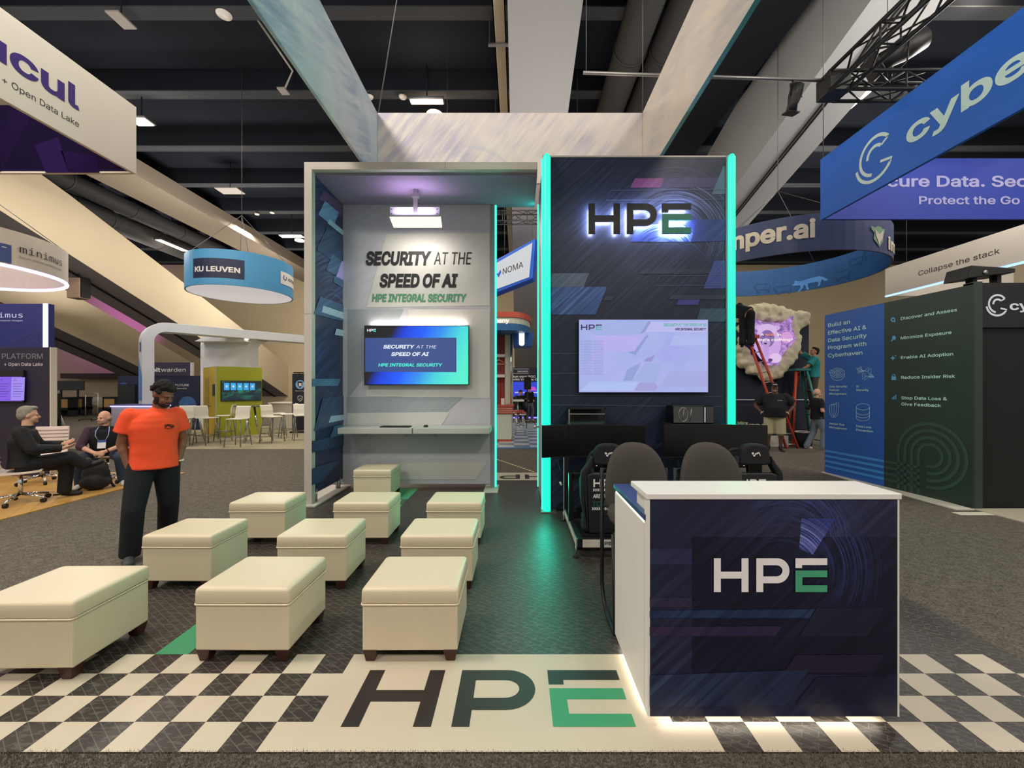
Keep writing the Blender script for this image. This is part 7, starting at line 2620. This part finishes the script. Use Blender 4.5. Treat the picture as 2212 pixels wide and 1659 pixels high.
teal_cl = mt('cloth_teal', '#1f7f80', 0.8, var=0.08, scale=16)
shoe_blk = mt('shoe_black', '#16161a', 0.5, var=0.1)
shoe_wht = mt('shoe_white', '#cfcac4', 0.5, var=0.1)
shoe_gry = mt('shoe_grey', '#3a3a3e', 0.6, var=0.3, scale=60)

# the man in orange, walking towards us with his hands in his pockets, looking down to his left
t, J, Q, Rh = person('person in orange t-shirt and black trousers walking with hands in pockets, looking down', (-3.50, 4.06, 0.0), 0.80, 0.955, {
    'hip': (0, 0, 0.93), 'chest': (0, -0.005, 1.26), 'neck': (0.035, -0.03, 1.465),
    ('sh', -1): (-0.178, 0.0, 1.415), ('sh', 1): (0.178, 0.0, 1.415),
    ('el', -1): (-0.238, 0.05, 1.13), ('el', 1): (0.238, 0.05, 1.13), ('wr', -1): (-0.190, -0.015, 0.905), ('wr', 1): (0.190, -0.015, 0.905),
    ('hp', -1): (-0.095, 0, 0.90), ('hp', 1): (0.095, 0, 0.90), ('kn', -1): (-0.16, -0.10, 0.50), ('kn', 1): (0.12, 0.05, 0.50),
    ('an', -1): (-0.185, -0.06, 0.095), ('an', 1): (0.13, 0.30, 0.11), ('to', -1): (-0.21, -0.25, 0.03), ('to', 1): (0.16, 0.12, 0.03)},
    (0.62, 0.48), skin_dark, orange, black_cl, shoe_gry, (hair_black, 'curly'), 1.03, 0.0, 0.62, -0.05, (0.106, 0.090, 0.084), baggy=0.010, limbr=1.0, vox=0.010, beard=mt('beard_black', '#221712', 0.9), collar=black_cl,
    hands={-1: ((0.25, -0.35, -0.9), (1, 0.2, 0), 0.5), 1: ((-0.25, -0.35, -0.9), (-1, 0.2, 0), 0.5)})
MB().tube([(0.196 + 0.034 * math.cos(q), -0.012 + 0.037 * math.sin(q), 0.925) for q in [2 * PI * i / 18 for i in range(18)]], 0.010, mt('wristband', '#e8e2c0', 0.5), 6, closed=True).build('wristband', t)
b = MB()
cc = V3(0.095, -0.152, 1.29)
ribbon(b, arc((0, 0), 0.034, 0, 2 * PI, 20), 0.009, lambda u, v: tuple(cc + V3(u * 1.25, 0.012 * abs(u) * 20 * abs(u), v * 0.6)), black_cl)
ribbon(b, [(-0.03, -0.006), (0.0, 0.014), (0.03, -0.006)], 0.012, lambda u, v: tuple(cc + V3(u, 0, v)), black_cl)
b.build('chest_print', t)
MB().ell(Q(-0.078, 0.0, 0.066), 0.006, chrome, None, 8, 6).build('earring', t)

# the seated person in the dark suit, in profile
t, J, Q, Rh = person('grey haired person in a dark suit seated on a white swivel chair, legs crossed', (-6.83, 5.85, 0.02), 2.3, 0.98, {
    'hip': (0, 0.02, 0.54), 'chest': (0, 0.02, 0.86), 'neck': (0, -0.02, 1.07),
    ('sh', -1): (-0.20, 0.02, 1.00), ('sh', 1): (0.20, 0.02, 1.00), ('el', -1): (-0.27, -0.10, 0.76), ('el', 1): (0.27, -0.10, 0.76),
    ('wr', -1): (-0.16, -0.38, 0.74), ('wr', 1): (0.15, -0.36, 0.77), ('hp', -1): (-0.09, 0, 0.52), ('hp', 1): (0.09, 0, 0.52),
    ('kn', -1): (-0.06, -0.44, 0.60), ('kn', 1): (0.07, -0.40, 0.48), ('an', -1): (-0.02, -0.62, 0.48), ('an', 1): (0.08, -0.37, 0.10),
    ('to', -1): (-0.02, -0.78, 0.58), ('to', 1): (0.10, -0.55, 0.04)},
    (0.12, 0.05), skin_light, suit_cl, suit_cl, shoe_blk, (hair_grey, 'short'), 1.12, 0.02, 1.94, 0.0, (0.105, 0.085, 0.078), vox=0.011, baggy=0.006,
    hands={-1: ((0.35, -0.9, 0.25), (0.6, 0, 0.8), 0.3), 1: ((-0.35, -0.85, 0.45), (-0.7, 0.1, 0.5), 0.25)})
# the seated person in the vest
t, J, Q, Rh = person('bald bearded person in dark vest and plum sleeves seated with clasped hands and badge', (-6.88, 7.06, 0.015), 0.55, 0.92, {
    'hip': (0, 0.02, 0.55), 'chest': (0, -0.06, 0.84), 'neck': (0, -0.12, 1.03),
    ('sh', -1): (-0.21, -0.07, 0.96), ('sh', 1): (0.21, -0.07, 0.96), ('el', -1): (-0.29, -0.20, 0.70), ('el', 1): (0.29, -0.20, 0.70),
    ('wr', -1): (-0.075, -0.40, 0.60), ('wr', 1): (0.075, -0.40, 0.61), ('hp', -1): (-0.11, 0, 0.53), ('hp', 1): (0.11, 0, 0.53),
    ('kn', -1): (-0.26, -0.42, 0.50), ('kn', 1): (0.26, -0.40, 0.50), ('an', -1): (-0.25, -0.36, 0.10), ('an', 1): (0.29, -0.30, 0.10),
    ('to', -1): (-0.28, -0.55, 0.03), ('to', 1): (0.34, -0.5, 0.03)},
    (-0.6, 0.05), skin_light, plum_cl, denim, shoe_wht, (hair_sand, 'fringe'), 1.15, 0.04, 1.35, 0.0, (0.105, 0.082, 0.075), vox=0.011, vest=black_cl, beard=beard_grey, limbr=1.1,
    hands={-1: ((0.85, -0.45, -0.25), (0.4, 0.8, -0.2), 0.55), 1: ((-0.85, -0.40, -0.2), (-0.4, 0.8, -0.2), 0.55)})
b = MB().prism([(-0.055, -0.30, 0.66), (0.055, -0.30, 0.66), (0.055, -0.27, 0.80), (-0.055, -0.27, 0.80)], (0, 0.006, 0), mt('badge_white', '#dcdcdc', 0.4))
b.prism([(-0.055, -0.2775, 0.765), (0.055, -0.2775, 0.765), (0.055, -0.272, 0.80), (-0.055, -0.272, 0.80)], (0, -0.004, 0), mt('badge_blue', '#2f4f9c', 0.4))
b.build('name_badge', t)
for s in (-1, 1):
    MB().tube([(s * 0.045, -0.272, 0.80), (s * 0.085, -0.275, 0.88), (s * 0.085, -0.23, 0.97), (s * 0.065, -0.13, 1.03)], 0.006, mt('badge_strap', '#9fb4d8', 0.5), 6).build('lanyard', t)
MB().tube([tuple(J['wr', 1] + V3(0.02, 0.02, 0.01) + frame_of(V3(-0.8, -0.6, -0.3)) @ V3(0.036 * math.cos(q), 0.036 * math.sin(q), 0)) for q in [2 * PI * i / 16 for i in range(16)]], 0.009, black, 6, closed=True).build('watch', t)

# the big man in the polo shirt
t, J, Q, Rh = person('bearded person in black polo shirt, khaki shorts and cap standing with hands on hips', (6.55, 10.75, 0.0), -0.5, 0.985, {
    ('sh', -1): (-0.225, 0.0, 1.42), ('sh', 1): (0.225, 0.0, 1.42), ('el', -1): (-0.43, 0.08, 1.16), ('el', 1): (0.43, 0.08, 1.16), ('wr', -1): (-0.275, -0.06, 0.98), ('wr', 1): (0.275, -0.06, 0.98),
    ('hp', -1): (-0.11, 0, 0.92), ('hp', 1): (0.11, 0, 0.92), ('kn', -1): (-0.13, -0.01, 0.50), ('kn', 1): (0.13, -0.01, 0.50), ('an', -1): (-0.14, 0.03, 0.09), ('an', 1): (0.14, 0.03, 0.09), ('to', -1): (-0.2, -0.16, 0.03), ('to', 1): (0.2, -0.16, 0.03)},
    (0.1, 0.0), skin_deep, black_cl, khaki, shoe_blk, (mt('cap_black', '#1a1a1e', 0.8), 'cap'), 1.38, 0.09, 0.75, -0.08, (0.125, 0.125, 0.135), leg_to=0.12, vox=0.014, baggy=0.02, limbr=1.2, beard=beard_grey,
    hands={-1: ((0.6, -0.4, -0.6), (0.4, 0.6, 0.2), 0.3), 1: ((-0.6, -0.4, -0.6), (-0.4, 0.6, 0.2), 0.3)})
MB().ell(Q(0, -0.075, 0.178), (0.055, 0.03, 0.018), mt('cap_patch', '#c8bdb0', 0.7), Rh, 12, 8).build('cap_patch', t)
for s in (-1, 1):
    MB().tube([tuple(Q(s * 0.032 + 0.020 * math.cos(q), -0.096, 0.098 + 0.015 * math.sin(q))) for q in [2 * PI * i / 14 for i in range(14)]], 0.003, black, 6, closed=True).build('glasses', t)
    MB().tube([tuple(J['wr', s] + frame_of(V3(-s * 0.6, -0.4, -0.6)) @ V3(0.042 * math.cos(q), 0.042 * math.sin(q), 0)) for q in [2 * PI * i / 16 for i in range(16)]], 0.011, mt('wristband', '#e8e2c0', 0.5), 6, closed=True).build('wristband' if s < 0 else 'watch', t)
b = MB()
text_at(b, 'Crew', (0.06, -0.235, 1.30), (0.16, -0.215, 1.30), 0.03, white)
b.build('chest_print', t)

# the person in teal on the step ladder
person('person in a teal shirt on the step ladder reaching up to the fleece head', (8.28, 11.80, 1.02), -1.9, 0.98, {
    ('el', 1): (0.27, -0.22, 1.20), ('wr', 1): (0.20, -0.40, 1.06), ('sh', -1): (-0.18, -0.04, 1.44), ('el', -1): (-0.24, -0.26, 1.62), ('wr', -1): (-0.20, -0.36, 1.84),
    ('kn', -1): (-0.10, -0.06, 0.52), ('kn', 1): (0.10, -0.02, 0.50)},
    (0.2, -0.25), skin_tan, teal_cl, mt('cloth_brown', '#4a4038', 0.85), shoe_blk, (hair_black, 'short'), 1.0, 0.03, 0.8, -0.05, vox=0.014, baggy=0.012,
    hands={-1: ((0.0, -0.3, 0.95), (0, -0.9, 0.1), 0.3), 1: ((-0.2, -0.7, -0.5), (0, 0.2, -1), 0.4)})
# the person in a black t-shirt walking away
person('person in black t-shirt and grey jeans walking beside the edge of the blue panel', (gx(1765, 11.0), 11.0, 0.0), 1.45, 0.90, {
    ('kn', -1): (-0.10, -0.14, 0.51), ('an', -1): (-0.11, -0.10, 0.09), ('to', -1): (-0.13, -0.28, 0.03), ('kn', 1): (0.10, 0.04, 0.50), ('an', 1): (0.11, 0.24, 0.10), ('to', 1): (0.13, 0.06, 0.03),
    ('el', 1): (0.25, 0.02, 1.13), ('wr', 1): (0.20, -0.20, 1.02), ('el', -1): (-0.26, 0.0, 1.12), ('wr', -1): (-0.22, -0.22, 1.05)},
    (-0.1, 0.05), skin_light, black_cl, denim_l, shoe_wht, (hair_sand, 'fringe'), 1.05, 0.0, 0.7, -0.06, (0.105, 0.085, 0.085), vox=0.014, baggy=0.01,
    hands={-1: ((0.3, -0.8, 0.1), (1, 0, 0), 0.4), 1: ((-0.3, -0.8, 0.1), (-1, 0, 0), 0.4)})
# the person on the red ladder, mostly behind the tower
person('person in dark clothes standing high on the red ladder behind the tower edge', (6.28, 11.55, 2.75), 2.6, 0.95, {
    'chest': (0.26, -0.16, 1.06), 'neck': (0.42, -0.28, 1.10), ('sh', -1): (0.20, -0.24, 1.22), ('sh', 1): (0.42, -0.14, 0.98), ('el', -1): (0.30, -0.46, 1.08), ('wr', -1): (0.36, -0.6, 1.2), ('el', 1): (0.52, -0.34, 0.84), ('wr', 1): (0.5, -0.5, 0.95)},
    (0.0, 0.3), skin_tan, black_cl, black_cl, shoe_blk, (hair_black, 'short'), 1.1, 0.02, 1.9, -0.05, (0.115, 0.10, 0.095), vox=0.016, baggy=0.012,
    hands={-1: ((0, -0.8, 0.5), (0, 0.4, 0.8), 0.4), 1: ((0, -0.8, 0.5), (0, 0.4, 0.8), 0.4)})
# two far figures in the passage
person('person in black hood seated at the far white high table', (gx(1121, 20.3), 20.3, 0.0), 0.6, 1.0, {
    'hip': (0, 0, 0.72), 'chest': (0, -0.05, 1.02), 'neck': (0, -0.10, 1.22), ('sh', -1): (-0.19, -0.06, 1.16), ('sh', 1): (0.19, -0.06, 1.16), ('el', -1): (-0.26, -0.22, 1.0), ('el', 1): (0.26, -0.22, 1.0),
    ('wr', -1): (-0.12, -0.42, 1.08), ('wr', 1): (0.12, -0.42, 1.08), ('hp', -1): (-0.1, 0, 0.70), ('hp', 1): (0.1, 0, 0.70), ('kn', -1): (-0.14, -0.40, 0.62), ('kn', 1): (0.14, -0.40, 0.62), ('an', -1): (-0.12, -0.3, 0.2), ('an', 1): (0.12, -0.3, 0.2), ('to', -1): (-0.12, -0.45, 0.14), ('to', 1): (0.12, -0.45, 0.14)},
    (0.0, 0.35), skin_tan, black_cl, black_cl, shoe_blk, (hair_black, 'short'), 1.1, 0.0, 1.9, vox=0.02, baggy=0.015)
MB_st = thing('bar_stool', 'plain black stool under the person in the black hood', 'stool', (gx(1121, 20.3), 20.3, 0.0))
MB().lathe([(0.01, 0.56), (0.18, 0.56), (0.18, 0.60), (0.01, 0.61)], (0, 0, 0), black, 16).build('seat', MB_st)
for k in range(4):
    a = PI / 4 + k * PI / 2
    MB().tube([(0.12 * math.cos(a), 0.12 * math.sin(a), 0.56), (0.2 * math.cos(a), 0.2 * math.sin(a), 0.0)], 0.014, black, 6).build('leg', MB_st)
person('person in black top and blue jeans standing with a bent knee, far through the passage', (gx(1143, 20.6), 20.6, 0.0), 0.5, 0.95, {
    ('kn', 1): (0.14, -0.16, 0.52), ('an', 1): (0.16, -0.02, 0.12), ('wr', 1): (0.16, -0.22, 1.0), ('wr', -1): (-0.16, -0.24, 1.02)},
    (-0.4, 0.2), skin_light, black_cl, denim_l, shoe_wht, (hair_black, 'short'), 0.95, 0.0, 1.6, vox=0.018)
